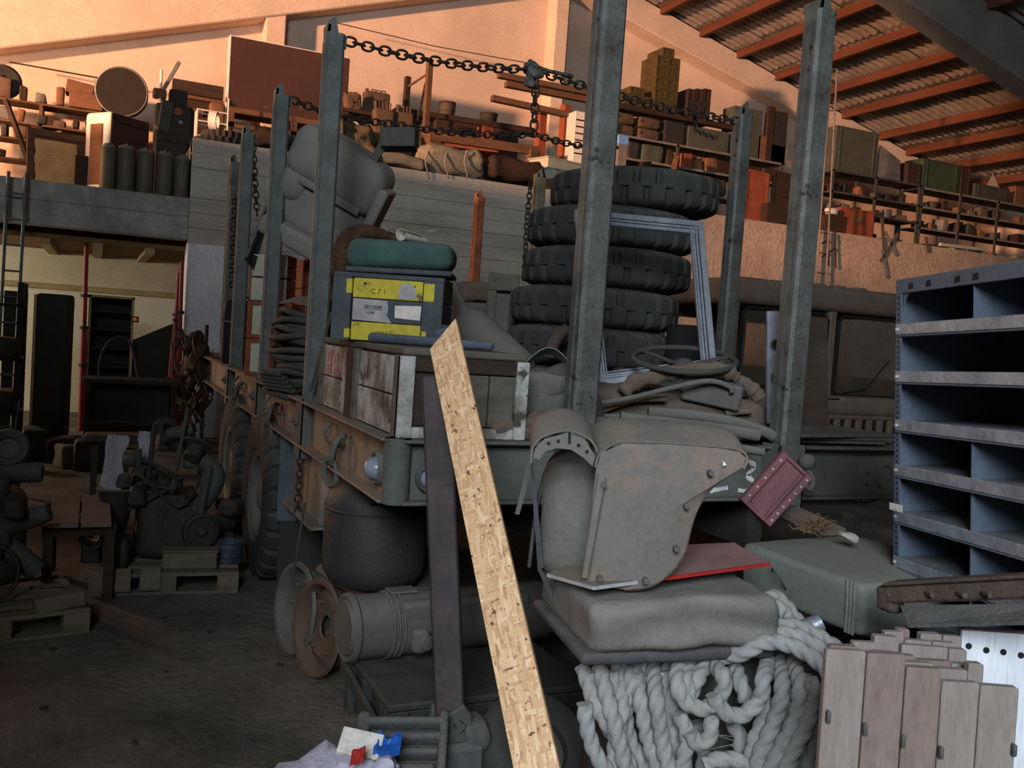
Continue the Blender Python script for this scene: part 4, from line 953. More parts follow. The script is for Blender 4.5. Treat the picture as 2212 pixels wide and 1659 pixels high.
out = [(1288, 1010), (1300, 978), (1345, 958), (1450, 960), (1560, 969), (1598, 976), (1612, 990), (1604, 1010), (1570, 1031), (1540, 1052), (1516, 1082), (1500, 1116), (1490, 1150), (1480, 1190), (1460, 1225), (1430, 1253), (1395, 1270), (1350, 1274), (1300, 1267), (1258, 1254), (1272, 1150)]
outP = [at(x, y, d=2.14) for x, y in out]
n = len(out); cen = sum(outP, V(0, 0, 0))/n
g = G(); rings = []
for f, off in ((1, 0), (.8, -.012), (.45, -.02), (.1, -.024)): rings.append([cen+(p-cen)*f+FW*(-.02*(1-f)) for p in outP])
for R_ in rings: g.v += [p-fo for p in R_]
for k in range(3):
    for i in range(n): g.f.append((k*n+i, k*n+(i+1) % n, (k+1)*n+(i+1) % n, (k+1)*n+i))
g.f.append(tuple(3*n+i for i in range(n)))
for p in outP: g.v.append(p-fo+FW*.008)
for i in range(n): g.f.append((i, 4*n+i, 4*n+(i+1) % n, (i+1) % n))
g.f.append(tuple(4*n+i for i in range(n-1, -1, -1)))
g.obj('side_face', m_fender, fs, 40)
top = [(1288, 1010), (1296, 985), (1318, 966), (1345, 957), (1450, 959), (1560, 968), (1598, 975), (1612, 990), (1606, 1008)]
tp_ = smoothpath([at(x, y, d=2.14)-fo for x, y in top], 4)
G().sheet(lambda u, v: tp_[int(round(u*(len(tp_)-1)))]+HY*(.30*v*(1-.25*u))+V(0, 0, .035*math.sin(v*2.2)-.0*v), len(tp_), 7, .005).obj('top_face', m_fender, fs, 60)
rim_ = smoothpath([p-fo for p in outP[7:18]], 3)
G().sheet(lambda u, v: rim_[int(round(u*(len(rim_)-1)))]+HY*(.004+.13*v)-HX*(.02*v), len(rim_), 3, .004).obj('inner_rim', m_rusty, fs, 60)
fl = [at(x, y, d=2.11)-fo for x, y in ((1256, 1250), (1270, 1252), (1310, 1030), (1292, 1022))]
G().hexa([tuple(p) for p in fl]+[tuple(p+FW*.012) for p in fl]).obj('flange_strip', m_fender, fs, bevel=.003)
for x, y in ((1296, 1252), (1396, 1256), (1463, 1187), (1485, 1094), (1537, 1022), (1304, 1048)):
    q = at(x, y, d=2.105)-fo; G().cyl(tuple(q), tuple(q+FW*.02), .0075, n=6).obj('bolt', m_cast, fs)
arc = smoothpath([at(x, y, d=2.16)-fo for x, y in ((1150, 1000), (1153, 968), (1175, 945), (1225, 932), (1265, 945), (1285, 968), (1292, 1000))], 4)
G().sheet(lambda u, v: arc[int(round(u*(len(arc)-1)))]+HY*(.32*v)+V(0, 0, .03*math.sin(v*2.2)), len(arc), 6, .005).obj('arched_end', m_fender, fs, 60)
cap_o = [(1152, 990), (1156, 968), (1176, 948), (1225, 935), (1262, 948), (1286, 985), (1280, 1008), (1262, 990), (1235, 972), (1205, 968), (1178, 975), (1166, 992)]
cp = [at(x, y, d=2.15)-fo for x, y in cap_o]
g = G(); nn = len(cp); g.v += cp+[p+FW*.005 for p in cp]; g.f.append(tuple(range(nn-1, -1, -1))); g.f.append(tuple(range(nn, 2*nn))); g.f += [(i, (i+1) % nn, nn+(i+1) % nn, nn+i) for i in range(nn)]
g.obj('end_band', m_fender, fs)
for x, y in ((1185, 958), (1206, 953), (1250, 962), (1268, 976)):
    q = at(x, y, d=2.148)-fo; G().cyl(tuple(q), tuple(q+FW*.003), .0045, n=8).obj('rivet_hole', m_ink, fs)
q = at(1230, 946, d=2.147)-fo; G().bar(tuple(q-UP*.012), tuple(q+UP*.012), .006, .009, tuple(FW)).obj('slot', m_ink, fs)
q = at(1565, 1002, d=2.12)-fo; G().prism([(-.004, -.006), (.005, -.002), (-.003, .007)], 0, .001, frame(q, RT, -FW)).obj('paint_chip', m_paperw, fs)
sty = tag(G().hexa([tuple(at(x, y, d=d)) for d in (2.5, 2.52) for x, y in ((1112, 1110), (1122, 1112), (1156, 985), (1146, 980))]).obj('flat_stay', m_fender, None), 'thin flat stay behind the arched end of the fender shell', 'stay')
# red sheet lying on the cushion
rs = T('red_sheet', 'thin sheet with a red edge, lying on the seat under the fender shell', 'sheet', (0, 0, 0))
zc = .985
pc = [at(1182, 1252, d=2.25), at(1282, 1281, d=2.08), at(1662, 1228, d=2.35), at(1585, 1182, d=2.62), at(1300, 1195, d=2.6)]
k5 = [p+V(0, 0, .008) for p in pc]; g = G(); g.v += k5+[p+V(0, 0, .006) for p in k5]; nn = 5
g.f.append(tuple(range(nn-1, -1, -1))); g.f.append(tuple(range(nn, 2*nn))); g.f += [(i, (i+1) % nn, nn+(i+1) % nn, nn+i) for i in range(nn)]
g.obj('plate', m_redsheet, rs)
dcorner = [k5[0], k5[1], k5[1].lerp(k5[2], .2), k5[0].lerp(k5[4], .75)]
g = G(); g.v += [p+V(0, 0, .0065) for p in dcorner]+[p+V(0, 0, .008) for p in dcorner]; g.f += [(3, 2, 1, 0), (4, 5, 6, 7), (0, 1, 5, 4), (1, 2, 6, 5), (2, 3, 7, 6), (3, 0, 4, 7)]; g.obj('dusty_corner', m_fender, rs)
e1 = k5[1].lerp(k5[2], .28); G().bar(k5[0]+V(0, 0, .003), k5[1]+V(0, 0, .003), .004, .008).obj('bare_edge', m_silver, rs); G().bar(k5[1]+V(0, 0, .003), e1+V(0, 0, .003), .004, .008).obj('bare_edge', m_silver, rs)
G().bar(e1+V(0, 0, .003), k5[2]+V(0, 0, .003), .005, .0085).obj('red_edge', m_rededge, rs)

# ---- maroon tray, bolster, plank, rail
mo = at(1678, 1056, d=2.95); mx = at(1690, 980, d=2.97)-at(1597, 1085, d=2.95); my = at(1757, 1035, d=2.95)-at(1690, 980, d=2.95)
L1, L2 = mx.length, my.length
mt = T('maroon_tray', 'maroon metal tray standing on its corner against the truck beam', 'tray', frame(mo, mx, mx.cross(my)*(-1 if mx.cross(my).dot(FW) > 0 else 1)))
G().bb(-L1/2, L1/2, -L2/2, L2/2, -.03, -.012).obj('pan', m_maroon, mt, bevel=.003)
for s in (-1, 1):
    G().bb(-L1/2, L1/2, s*(L2/2-.012)-.012, s*(L2/2-.012)+.012, -.012, .004).obj('flange', m_maroon, mt, bevel=.002)
    G().bb(s*(L1/2-.006)-.006, s*(L1/2-.006)+.006, -L2/2+.024, L2/2-.024, -.012, .0).obj('flange', m_maroon, mt, bevel=.002)
G().bb(-L1/2+.02, L1/2-.02, -L2/2+.03, -L2/2+.036, -.012, -.002).obj('rib', m_maroon, mt); G().bb(-L1/2+.02, L1/2-.02, L2/2-.036, L2/2-.03, -.012, -.002).obj('rib', m_maroon, mt)
for k in range(7): q = -L1/2+.02+k*(L1-.04)/6; G().cyl((q, -L2/2+.012, .004), (q, -L2/2+.012, .006), .004, n=6).obj('rivet', m_paperg, mt)
for k in range(5): q = -L1/2+.03+k*(L1-.06)/4; G().cyl((q, L2/2-.012, .004), (q, L2/2-.012, .006), .004, n=6).obj('rivet', m_paperg, mt)
kb = T('coupling_knob', 'dusty ball coupling on the truck beam beside the maroon tray', 'coupling', tuple(at(1745, 998, d=3.85)))
G().lathe([(0, -.04), (.022, -.036), (.034, -.016), (.034, .008), (.022, .028), (0, .034)], 16, Matrix.Rotation(PI/2, 4, 'X')).obj('ball', m_dustgrey, kb, 50)
G().tube(smoothpath([(0, 0, -.03), (.02, -.02, -.07), (0, -.03, -.11), (-.03, -.02, -.09)], 4), .012, 7).obj('hook', m_dustgrey, kb, True)
A0, A1 = at(1600, 1222, d=2.85), at(1850, 1318, d=2.42)
bo = T('vinyl_bolster', 'long grey green vinyl bolster lying behind the seat', 'bolster', frame((A0+A1)/2, A1-A0, UP))
LB = (A1-A0).length
G().rbox((0.01, 0.22, 0), (LB+.02, .44, .145), .022, 10, wob=.006, wsc=6).obj('padding', m_bolster, bo, True)
for k in range(3): G().tube([(LB/2-.01-.012*k, -.0, -.07), (LB/2-.004-.012*k, -.004, 0), (LB/2-.01-.012*k, .0, .072)], .005, 6).obj('seam_fold', m_bolster, bo, True)
G().tube(smoothpath([(-.09, 0, .02), (-.06, -.03, .04), (-.02, -.035, .02), (-.03, -.0, -.02)], 5), .0025, 5).obj('wire_loop', m_hose, bo, True)
G().tube([(-LB*.36, .0, .07), (-LB*.35, .2, .075)], .0015, 4).obj('thread', m_hose, bo)
pk2 = tag(G().bar(tuple(at(1690, 1098, d=3.2)), tuple(at(1800, 1150, d=2.95)), .10, .02, tuple(UP)).obj('short_plank', m_dustbr), 'short dusty plank behind the bolster, straw at its end', 'plank')
sg = G()
for k in range(70):
    p = at(1765+rnd(-28, 28), 1142+rnd(-8, 8), d=2.88+rnd(-.03, .03)); q = [p]
    for j in range(4): p = p+Vector((rnd(-.02, .02), rnd(-.02, .02), rnd(-.008, .016))); q.append(p)
    sg.tube(q, .0012, 3, cap=False)
st = tag(sg.obj('straw_tuft', M('dry straw', (120, 92, 66), (90, 68, 50), 8)), 'tuft of dry straw on the bolster edge', 'straw'); st['kind'] = 'stuff'
t = tag(G().rbox((0, 0, .02), (.06, .035, .022), .01, 8, wob=.01, wsc=20).obj('plaster_lump', M('pale plaster lump', (158, 152, 142), (134, 128, 120), 8), None, True), 'pale plaster lump lying on the bolster', 'lump'); t.matrix_world = TR(tuple(at(1828, 1172, d=2.78)), (0, 10, -30))
t = tag(G().bb(-.03, .03, -.03, .03, 0, .95).obj('wooden_post', m_deck, None, bevel=.004), 'short grey post under the truck beam behind the bolster', 'post'); q = at(1838, 1130, d=3.9); t.location = (q.x, q.y, 0)
rl_ = T('bumper_rail', 'dusty steel bumper rail with an angled plate, above the wooden slats', 'rail', (0, 0, 0))
r0, r1 = at(1925, 1283, d=2.12), at(2330, 1265, d=1.78)
G().bar(r0, r1, .05, .04, tuple(UP)).obj('upper_rail', m_rusty, rl_, bevel=.006)
G().bar(r0-UP*.0+RT*.0+UP*.026, r1+UP*.026, .07, .008, tuple(UP)).obj('top_flange', m_rusty, rl_, bevel=.002)
s0, s1 = at(1950, 1328, d=2.07), at(2330, 1322, d=1.74)
G().hexa([tuple(at(x, y, d=d)) for (x, y, d) in ((1962, 1352, 2.0), (2330, 1342, 1.70), (2330, 1342, 1.72), (1962, 1352, 2.02))]+[tuple(at(x, y, d=d)) for (x, y, d) in ((1944, 1308, 2.08), (2330, 1302, 1.76), (2330, 1302, 1.78), (1944, 1308, 2.10))]).obj('angled_plate', m_cast, rl_)
G().bar(at(1962, 1352, d=1.995), at(2330, 1342, d=1.695), .006, .008, tuple(UP)).obj('plate_lip', m_cast, rl_)
G().rbox(tuple(at(1922, 1292, d=2.12)), (.05, .05, .06), .015, 6, wob=.01, wsc=20).obj('end_lug', m_rusty, rl_, True)
for x in (2002, 2070, 2124): q = at(x, 1280, d=2.03-(x-1990)*.0009); G().cyl(tuple(q-FW*.028), tuple(q), .006, n=6).obj('bolt', m_rusty, rl_)

# ---- blue shelf
dr = (FW-RT*.166+UP*.02); dr.normalize()
P0 = at(1940, 606, d=2.6)
sx = -dr; szv = V(0, 0, 1); SM = frame(P0, sx, UP*1.0-RT*0.0)   # x: towards the camera along the face, z: up, y: into the shelf or out
sh = T('steel_shelf', 'blue grey steel pigeonhole shelf with scuffed edges', 'shelf', SM)
yin = 1 if (SM.to_3x3() @ V(0, 1, 0)).dot(RT) > 0 else -1
SL, SD, ST = 1.05, .34, 1.80
def sbx(x0, x1, y0, y1, z0, z1, name, mat, bev=.002): return G().bb(x0, x1, min(yin*y0, yin*y1), max(yin*y0, yin*y1), z0, z1).obj(name, mat, sh, bevel=bev)
sbx(-.003, .0, 0, SD, -ST, 0, 'end_panel', m_shelf, 0); sbx(SL, SL+.003, 0, SD, -ST, 0, 'end_panel', m_shelf, 0); sbx(0, SL, SD, SD+.003, -ST, 0, 'back_panel', m_shelf, 0)
sbx(-.004, .026, -.004, 0, -ST, 0, 'front_post', m_shelf); sbx(SL-.026, SL+.004, -.004, 0, -ST, 0, 'front_post', m_shelf); sbx(-.006, -.003, -.003, .03, -ST, 0, 'front_post', m_shelf)
sbx(0, SL, 0, SD, -.003, 0, 'top_panel', m_shelf); sbx(.0, SL, -.005, 0, -.04, .002, 'top_rail', m_shelf)
G().prism([(.026, -.04), (.06, -.04), (.045, -.046), (.034, -.057), (.026, -.075)], 0, .004*yin, XZ(0)).obj('corner_gusset', m_shelf, sh)
for x in (.07, .15, .27, .34): G().prism([(x-.012, -.03), (x+.012, -.028), (x+.008, -.012), (x-.009, -.014)], -.0062, -.005, XZ(0)).obj('chip', m_ink, sh)
lev = [-.128, -.262, -.40, -.528, -.66, -.79, -.93, -1.07, -1.21, -1.35, -1.49]
for i, z in enumerate(lev):
    sbx(.002, SL, .0, SD, z-.002, z, 'shelf_board', m_shelf, 0)
    sbx(.0, SL, -.007, -.002, z-.028, z+.004, 'shelf_lip', m_lip)
    sbx(.0, SL, -.007, .012, z-.034, z-.029, 'shelf_lip_fold', m_shelf)
tops_ = [0]+lev
for i in range(len(lev)):
    xs = [.322, .644] if i in (0, 3, 4, 5, 6, 7) else ([.644] if i in (1, 2) else [.322, .644])
    for x in xs: sbx(x, x+.003, .002, SD, lev[i], tops_[i]-.004, 'divider', m_shelf, 0)
hg = G()
for k in range(110): z = -.05-k*.0155; hg.bb(.008, .014, min(-yin*.0046, -yin*.004), max(-yin*.0046, -yin*.004), z-.004, z+.003)
ho = hg.obj('post_holes', m_ink, sh); ho['kind'] = 'stuff'
for i, z in enumerate(lev[:6]): G().cyl((.012, -.012*yin, z-.012), (.012, -.004*yin, z-.012), .005, n=6).obj('bolt', m_silver, sh)
t = tag(G().bb(-.03, .03, -.0006, .0006, -.01, .01).obj('paper_scrap', m_paperw), 'tiny white paper scrap on a lower shelf edge', 'paper'); t.matrix_world = frame(at(1935, 1096, d=2.55), dr, UP)

# ================================================================ ROPE PILE AND SLATS
rp = T('rope_pile', 'heap of thick dusty three strand rope under the vehicle seat', 'rope', tuple(at(1500, 1640, d=2.45)))
ro = rp.location.copy()
RR = .0195
def rope(pts, d=2.2, r=RR, seg=9, dd=None):
    P = [at(p[0], p[1], d=(p[2] if len(p) > 2 else d+max(0, min(.24, (1452-p[1])*.006)))) for p in pts]
    S_ = smoothpath(P, 30); L = sum((S_[i+1]-S_[i]).length for i in range(len(S_)-1)); n = max(8, int(L/.005))
    D = [0]
    for i in range(1, len(S_)): D.append(D[-1]+(S_[i]-S_[i-1]).length)
    out = []; j = 0
    for k in range(n+1):
        s = L*k/n
        while j < len(D)-2 and D[j+1] < s: j += 1
        out.append(S_[j].lerp(S_[j+1], (s-D[j])/max(1e-9, D[j+1]-D[j]))-ro)
    return G().tube(out, r, 24, lobes=3, twist=54).obj('rope_strand', m_rope, rp, True)
X2 = 1800
for pts, d in (
    ([(1258, 1440), (1290, 1530), (1335, 1600), (1375, 1700), (1400, 1830)], 2.16),
    ([(1295, 1440), (1318, 1530), (1342, 1620), (1362, 1720), (1370, 1830)], 2.13),
    ([(1335, 1435), (1344, 1530), (1330, 1600), (1320, 1700), (1320, 1830)], 2.17),
    ([(1372, 1430), (1385, 1520), (1400, 1600), (1432, 1700), (1440, 1830)], 2.15),
    ([(1410, 1425), (1418, 1510), (1430, 1600), (1450, 1690), (1470, 1830)], 2.12),
    ([(1350, 1440), (1366, 1480), (1352, 1540), (1362, 1600), (1400, 1690), (1410, 1830)], 2.2),
    ([(1262, 1520), (1268, 1570), (1285, 1625), (1320, 1690), (1350, 1830)], 2.13),
    ([(1440, 1440), (1448, 1510), (1468, 1590), (1478, 1650), (1500, 1830)], 2.2),
    ([(1466, 1540), (1484, 1590), (1476, 1640), (1462, 1690), (1440, 1830)], 2.14),
    ([(1545, 1440), (1562, 1460), (1562, 1490), (1545, 1520), (1510, 1530), (1475, 1510), (1462, 1475), (1470, 1440), (1505, 1424), (1535, 1438)], 2.10),
    ([(1520, 1445), (1505, 1470), (1490, 1500)], 2.13),
    ([(1490, 1440), (1482, 1470), (1490, 1505)], 2.12),
    ([(1588, 1440), (1602, 1480), (1610, 1510)], 2.16),
    ([(1660, 1425), (1650, 1465), (1640, 1510), (1612, 1540), (1580, 1545), (1552, 1525), (1540, 1500)], 2.09),
    ([(1535, 1540), (1535, 1580), (1520, 1605), (1500, 1600), (1490, 1580)], 2.12),
    ([(1685, 1430), (1690, 1480), (1678, 1540), (1655, 1600), (1635, 1660), (1640, 1830)], 2.12),
    ([(1712, 1432), (1728, 1480), (1718, 1550), (1690, 1610), (1660, 1680), (1650, 1830)], 2.10),
    ([(1645, 1500), (1650, 1550), (1630, 1600), (1620, 1660), (1600, 1830)], 2.15),
    ([(1748, 1470), (1760, 1500), (1745, 1560), (1715, 1620), (1690, 1690), (1670, 1830)], 2.08),
    ([(1775, 1480), (1782, 1540), (1765, 1610), (1735, 1690), (1710, 1830)], 2.10),
    ([(1792, 1540), (1790, 1610), (1770, 1700), (1740, 1830)], 2.05),
    ([(1520, 1652), (1560, 1640), (1610, 1648), (1650, 1680)], 2.14),
    ([(1540, 1700), (1570, 1660), (1600, 1700), (1590, 1830)], 2.2),
    ([(1440, 1418, 2.3), (1520, 1420, 2.22), (1600, 1412, 2.16), (1650, 1388, 2.14), (1710, 1395, 2.12), (1770, 1432, 2.08), (1800, 1470, 2.05)], 2.2),
    ([(1500, 1410, 2.36), (1580, 1398, 2.26), (1640, 1372, 2.22), (1715, 1372, 2.18), (1785, 1412, 2.14), (1820, 1450, 2.1)], 2.2),
    ([(1560, 1390, 2.42), (1650, 1358, 2.3), (1720, 1352, 2.26), (1790, 1388, 2.2), (1840, 1430, 2.15)], 2.2),
    ([(1640, 1350, 2.45), (1675, 1310, 2.45), (1700, 1330, 2.42), (1715, 1370, 2.35)], 2.4),
    ([(1620, 1345, 2.5), (1660, 1290, 2.5), (1690, 1300, 2.5), (1730, 1350, 2.45)], 2.45),
    ([(1280, 1450), (1306, 1550), (1348, 1640), (1385, 1760)], 2.2), ([(1318, 1450), (1338, 1560), (1352, 1660), (1350, 1800)], 2.2),
    ([(1392, 1440), (1400, 1530), (1412, 1610), (1440, 1720), (1450, 1830)], 2.19), ([(1430, 1450), (1440, 1540), (1462, 1630), (1480, 1760)], 2.2),
    ([(1700, 1450), (1708, 1510), (1700, 1570), (1672, 1630), (1650, 1720)], 2.16), ([(1736, 1460), (1745, 1520), (1730, 1580), (1700, 1640), (1680, 1760)], 2.15),
    ([(1765, 1500), (1770, 1560), (1752, 1620), (1722, 1680), (1700, 1800)], 2.14), ([(1580, 1560), (1600, 1600), (1590, 1650), (1560, 1700), (1550, 1800)], 2.22),
    ([(1500, 1560), (1520, 1630), (1510, 1700), (1490, 1800)], 2.24), ([(1665, 1520), (1668, 1580), (1648, 1640), (1630, 1720)], 2.2),
    ): rope(pts, d)
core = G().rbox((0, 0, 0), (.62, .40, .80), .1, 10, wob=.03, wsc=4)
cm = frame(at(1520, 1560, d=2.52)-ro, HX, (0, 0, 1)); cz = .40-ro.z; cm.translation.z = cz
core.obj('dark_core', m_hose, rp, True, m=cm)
for k in range(6):     # netting wires seen between the strands
    a = at(1545+rnd(-40, 40), 1600+rnd(-30, 30), d=2.22)-ro; G().tube([a, a+RT*rnd(.05, .12)+UP*rnd(-.05, .05)], .0015, 4).obj('net_cord', m_dustgrey, rp)
jr = T('plastic_cup', 'small cloudy plastic cup lying on the rope behind the seat', 'cup', cf(1735, 1362, 2.3, 0, 60))
G().lathe([(.022, .05), (.026, .0), (.024, .0), (.02, .048), (0, .045)], 18).obj('cup_wall', m_alu, jr, 60)
G().tube([(.026*math.cos(a), .026*math.sin(a), 0) for a in [i*PI/8 for i in range(16)]], .003, 5, True).obj('cup_rim', m_silver, jr, True)
dk = tag(G().bb(-.26, .26, -.16, .16, 0, .74).obj('storage_crate', m_wbrown, None, bevel=.01), 'dark storage crate in the shadow under the bolster', 'crate'); q = at(1800, 1300, d=2.75); dk.matrix_world = TR((q.x-.02, q.y+.12, 0), (0, 0, -70))
# slats: several rows of upright boards
k = 0
rows = [(1.66, [(1783, 1868, 1402), (1870, 1952, 1408), (1954, 2030, 1440), (2032, 2112, 1470), (2114, 2196, 1480)]),
        (1.71, [(1790, 1850, 1392), (1882, 1935, 1406), (1940, 2012, 1428), (2015, 2085, 1442), (2088, 2120, 1430)]),
        (1.76, [(1840, 1892, 1385), (1895, 1975, 1412), (1978, 2050, 1424), (2052, 2105, 1432)]),
        (1.82, [(1885, 1938, 1372), (1945, 2045, 1394), (2047, 2085, 1400)]),
        (1.88, [(1908, 1950, 1362), (1952, 2010, 1382), (2012, 2062, 1386)]),
        (1.94, [(1935, 1962, 1356), (1985, 2030, 1366), (2035, 2075, 1372)])]
sl_ = T('slat_bundle', 'standing bundle of bleached wooden slats joined by hinge pins', 'slats', (0, 0, 0))
for ri, (d, sl) in enumerate(rows):
    for x0, x1, yt in sl:
        a, b = at(x0, yt, d=d), at(x1, yt, d=d); w = (b-a).length+.0005; m = frame(((a+b)/2), HX, UP*.9+V(0, 0, .1)); h = a.z-.02
        c_ = .003
        G().prism([(-w/2, -h), (w/2, -h), (w/2, -c_), (w/2-c_, 0), (-w/2+c_*rnd(.2, 1), rnd(-.002, .001)), (-w/2, -c_)], -.010+rnd(-.002, .002), .010, XZ(0)).obj('slat', m_slatb if (int(x0)//7) % 3 == 0 else m_slat, sl_, bevel=.002, m=m)
for x, y in ((1789, 1548), (1868, 1575), (1950, 1600), (2032, 1625), (2190, 1620)):
    q = at(x, y, d=1.645); G().rbox((0, 0, 0), (.007, .014, .022), .003, 4).obj('hinge_pin', m_cast, sl_, True, m=frame(q, HX, UP))
wb = T('perforated_board', 'bright white board with a row of round holes, behind the slats', 'board', frame(at(2200, 1372, d=1.98), HX, UP))
G().bb(-.125, .2, -.006, .006, -1.0, .005).obj('panel', m_whiteb, wb, bevel=.002)
G().bb(-.125, .2, -.008, .008, .005, .009).obj('top_edge', m_maroon, wb)
for x, y in ((2093, 1396), (2131, 1405), (2168, 1409), (2206, 1416)):
    q = at(x, y, d=1.972); G().cyl(tuple(wb.matrix_world.inverted() @ (q-FW*.0)), tuple(wb.matrix_world.inverted() @ (q+FW*.006)), .0068, n=12).obj('hole', m_ink, wb)

# ================================================================ LEFT SIDE: MACHINES, ROOM UNDER THE SLAB
m_mach = M('oily dark iron', (54, 52, 48), (38, 37, 34), 6, .7, .35, 40, metal=.2, dust=.5, dustc=(92, 88, 80))
m_machg = M('dull green iron', (66, 74, 68), (48, 54, 50), 6, .7, .3, 40, metal=.1, dust=.5, dustc=(92, 92, 86))
m_pallet = M('old pallet wood', (112, 102, 86), (84, 76, 64), 6, .9, .35, 40, stretch=(.6, 3, 3), dust=.3)
m_redp = M('red lacquered steel', (150, 34, 38), (112, 28, 32), 6, .45, .1)
m_cloth = M('soiled white cloth', (176, 174, 184), (140, 138, 148), 5, .95, .4, 30)
m_olive = M('dark olive steel', (46, 46, 36), (34, 34, 27), 4, .7, .1)
m_leather = M('brown leather straps', (84, 60, 42), (52, 38, 28), 9, .8, .3)
def pallet(p, rz, w, d, label):
    t = T('pallet', label, 'pallet', TR(p, (0, 0, rz)))
    for k in range(5): y = -d/2+k*(d-.09)/4; G().bb(-w/2, w/2, y, y+.09, .105, .125).obj('deck_board', m_pallet, t, bevel=.003)
    for y in (-d/2, -.045, d/2-.09): G().bb(-w/2, w/2, y, y+.09, .0, .018).obj('bottom_board', m_pallet, t, bevel=.003)
    for x in (-w/2, -.06, w/2-.12):
        for y in (-d/2, -.045, d/2-.09): G().bb(x, x+.12, y, y+.09, .018, .105).obj('block', m_pallet, t, bevel=.004)
    return t
pallet((-.56, 2.62, 0), -6, .80, .75, 'wooden pallet carrying the pulley engine, beside the truck wheel')
pallet((-1.45, 1.95, 0), 12, .80, .75, 'wooden pallet carrying the engine with radiating cylinders')
ZP = .126
def pulley(g_, p, r, label=None):
    m = TR(p) @ Matrix.Rotation(PI/2, 4, 'X') @ Matrix.Rotation(.2, 4, 'Y')
    w = G().lathe([(r*.86, -.02), (r, -.025), (r, .025), (r*.86, .03), (r*.82, .012), (r*.3, .01), (r*.28, .03), (r*.12, .035), (0, .035)], 26, m).obj('pulley', m_mach, g_, 40)
    G().lathe([(r*.16, .03), (r*.14, .05), (0, .052)], 8, m).obj('hub_nut', m_machg, w, 40)
en = T('pulley_engine', 'oily old engine with belt pulleys and pipes, on a pallet beside the truck', 'engine', (-.62, 2.62, ZP))
G().rbox((.05, .1, .2), (.34, .4, .38), .05, 8, wob=.02, wsc=8).obj('crankcase', m_mach, en, True)
pulley(en, (.22, -.16, .19), .105); pulley(en, (.12, -.06, .24), .14)
G().bar((.2, -.12, .2), (.26, -.1, .58), .05, .10).obj('belt_guard', m_machg, en, bevel=.02)
G().tube(smoothpath([(.22, -.05, .60), (.30, -.08, .52), (.28, -.08, .42), (.2, -.06, .30)], 5), .055, 12).obj('elbow_pipe', m_machg, en, True)
G().lathe([(.0, 0), (.085, 0), (.085, .015), (.05, .02), (.05, .1), (0, .1)], 18, TR((.19, -.05, .68), (140, 30, 0))).obj('pipe_flange', m_mach, en, 40)
G().tube([(.02, 0, .74), (.16, -.02, .78)], .035, 12).obj('shaft', m_machg, en, 40)
for k in range(7): G().rbox((rnd(-.2, .2), rnd(-.15, .15), rnd(.3, .62)), (rnd(.06, .14), rnd(.06, .12), rnd(.06, .14)), .02, 5, wob=.02, wsc=12, seed=k).obj('casting', [m_mach, m_machg][k % 2], en, True)
for k in range(5): G().tube(smoothpath([(rnd(-.2, .2), rnd(-.2, 0), rnd(.3, .6)) for _ in range(4)], 4), .01, 6).obj('fuel_line', m_mach, en, True)
G().cyl((.05, -.14, .42), (.12, -.1, .92), .012, n=6).obj('control_rod', m_machg, en); G().cyl((-.08, -.1, .5), (-.06, -.1, .82), .014, n=6).obj('control_rod', m_mach, en)
G().tube([(-.14, -.05, .66), (-.13, -.05, .5), (-.12, -.05, .42)], .02, 8).obj('valve_stem', m_machg, en, True)
fn = T('iron_funnel', 'iron funnel pot with a pale rim standing among the engine parts', 'funnel', (-.86, 2.72, ZP+.13))
G().lathe([(.05, 0), (.06, .02), (.10, .22), (.105, .24), (.11, .26), (.09, .265), (.085, .24), (.05, .04), (0, .04)], 20).obj('pot', m_mach, fn, 50)
G().lathe([(.1, .262), (.112, .27), (.1, .28), (.08, .275)], 20, cap=False).obj('pale_rim', m_pallet, fn, 50)
rb_ = tag(G().rbox((0, 0, .065), (.22, .2, .13), .02, 6, wob=.01).obj('iron_block', m_mach, None, True), 'oily iron block under the iron funnel', 'block'); rb_.location = (-.86, 2.74, ZP)
pe = T('ring_pipe', 'short wide pipe lying open end forward beside the funnel', 'pipe', (-.99, 2.5, ZP+.15))
G().lathe([(.045, 0), (.068, 0), (.07, .03), (.06, .05), (.06, .2), (.045, .2)], 20, Matrix.Rotation(PI/2, 4, 'X') @ Matrix.Rotation(PI, 4, 'Y'), closed=True).obj('tube', m_machg, pe, 40)
G().bb(-.05, .05, .03, .18, -.15, -.055).obj('saddle', m_mach, pe, bevel=.01)
bt = tag(G().lathe([(0, 0), (.065, 0), (.07, .02), (.07, .14), (.05, .17), (.022, .19), (.022, .215), (0, .215)], 18).obj('gas_bottle', m_machg, None, 50), 'stubby dull green gas bottle on the pallet', 'bottle'); bt.location = (-.86, 2.42, ZP)
bk_ = T('brick_block', 'rectangular cast block lying on the pallet edge under the pulley', 'block', TR((-.46, 2.36, ZP), (0, 0, -8)))
G().bb(-.15, .15, -.06, .06, 0, .095).obj('body', m_pallet, bk_, bevel=.008); G().bb(-.16, .16, -.065, .065, .095, .11).obj('top_plate', m_pallet, bk_, bevel=.006)
tn = T('tin_can', 'open blue grey tin standing on the pallet corner', 'tin', (-.235, 2.45, ZP))
G().lathe([(0, .004), (.085, .004), (.085, .12), (.09, .125), (.083, .125), (.08, .02), (0, .02)], 24).obj('can', M('blue grey tin', (88, 100, 112), (60, 70, 80), 6, .4, .1, metal=.4), tn, 40)
for z in (.04, .09): G().tube([(.087*math.cos(a), .087*math.sin(a), z) for a in [i*PI/12 for i in range(24)]], .004, 5, True).obj('bead', MATS['blue grey tin'], tn, True)
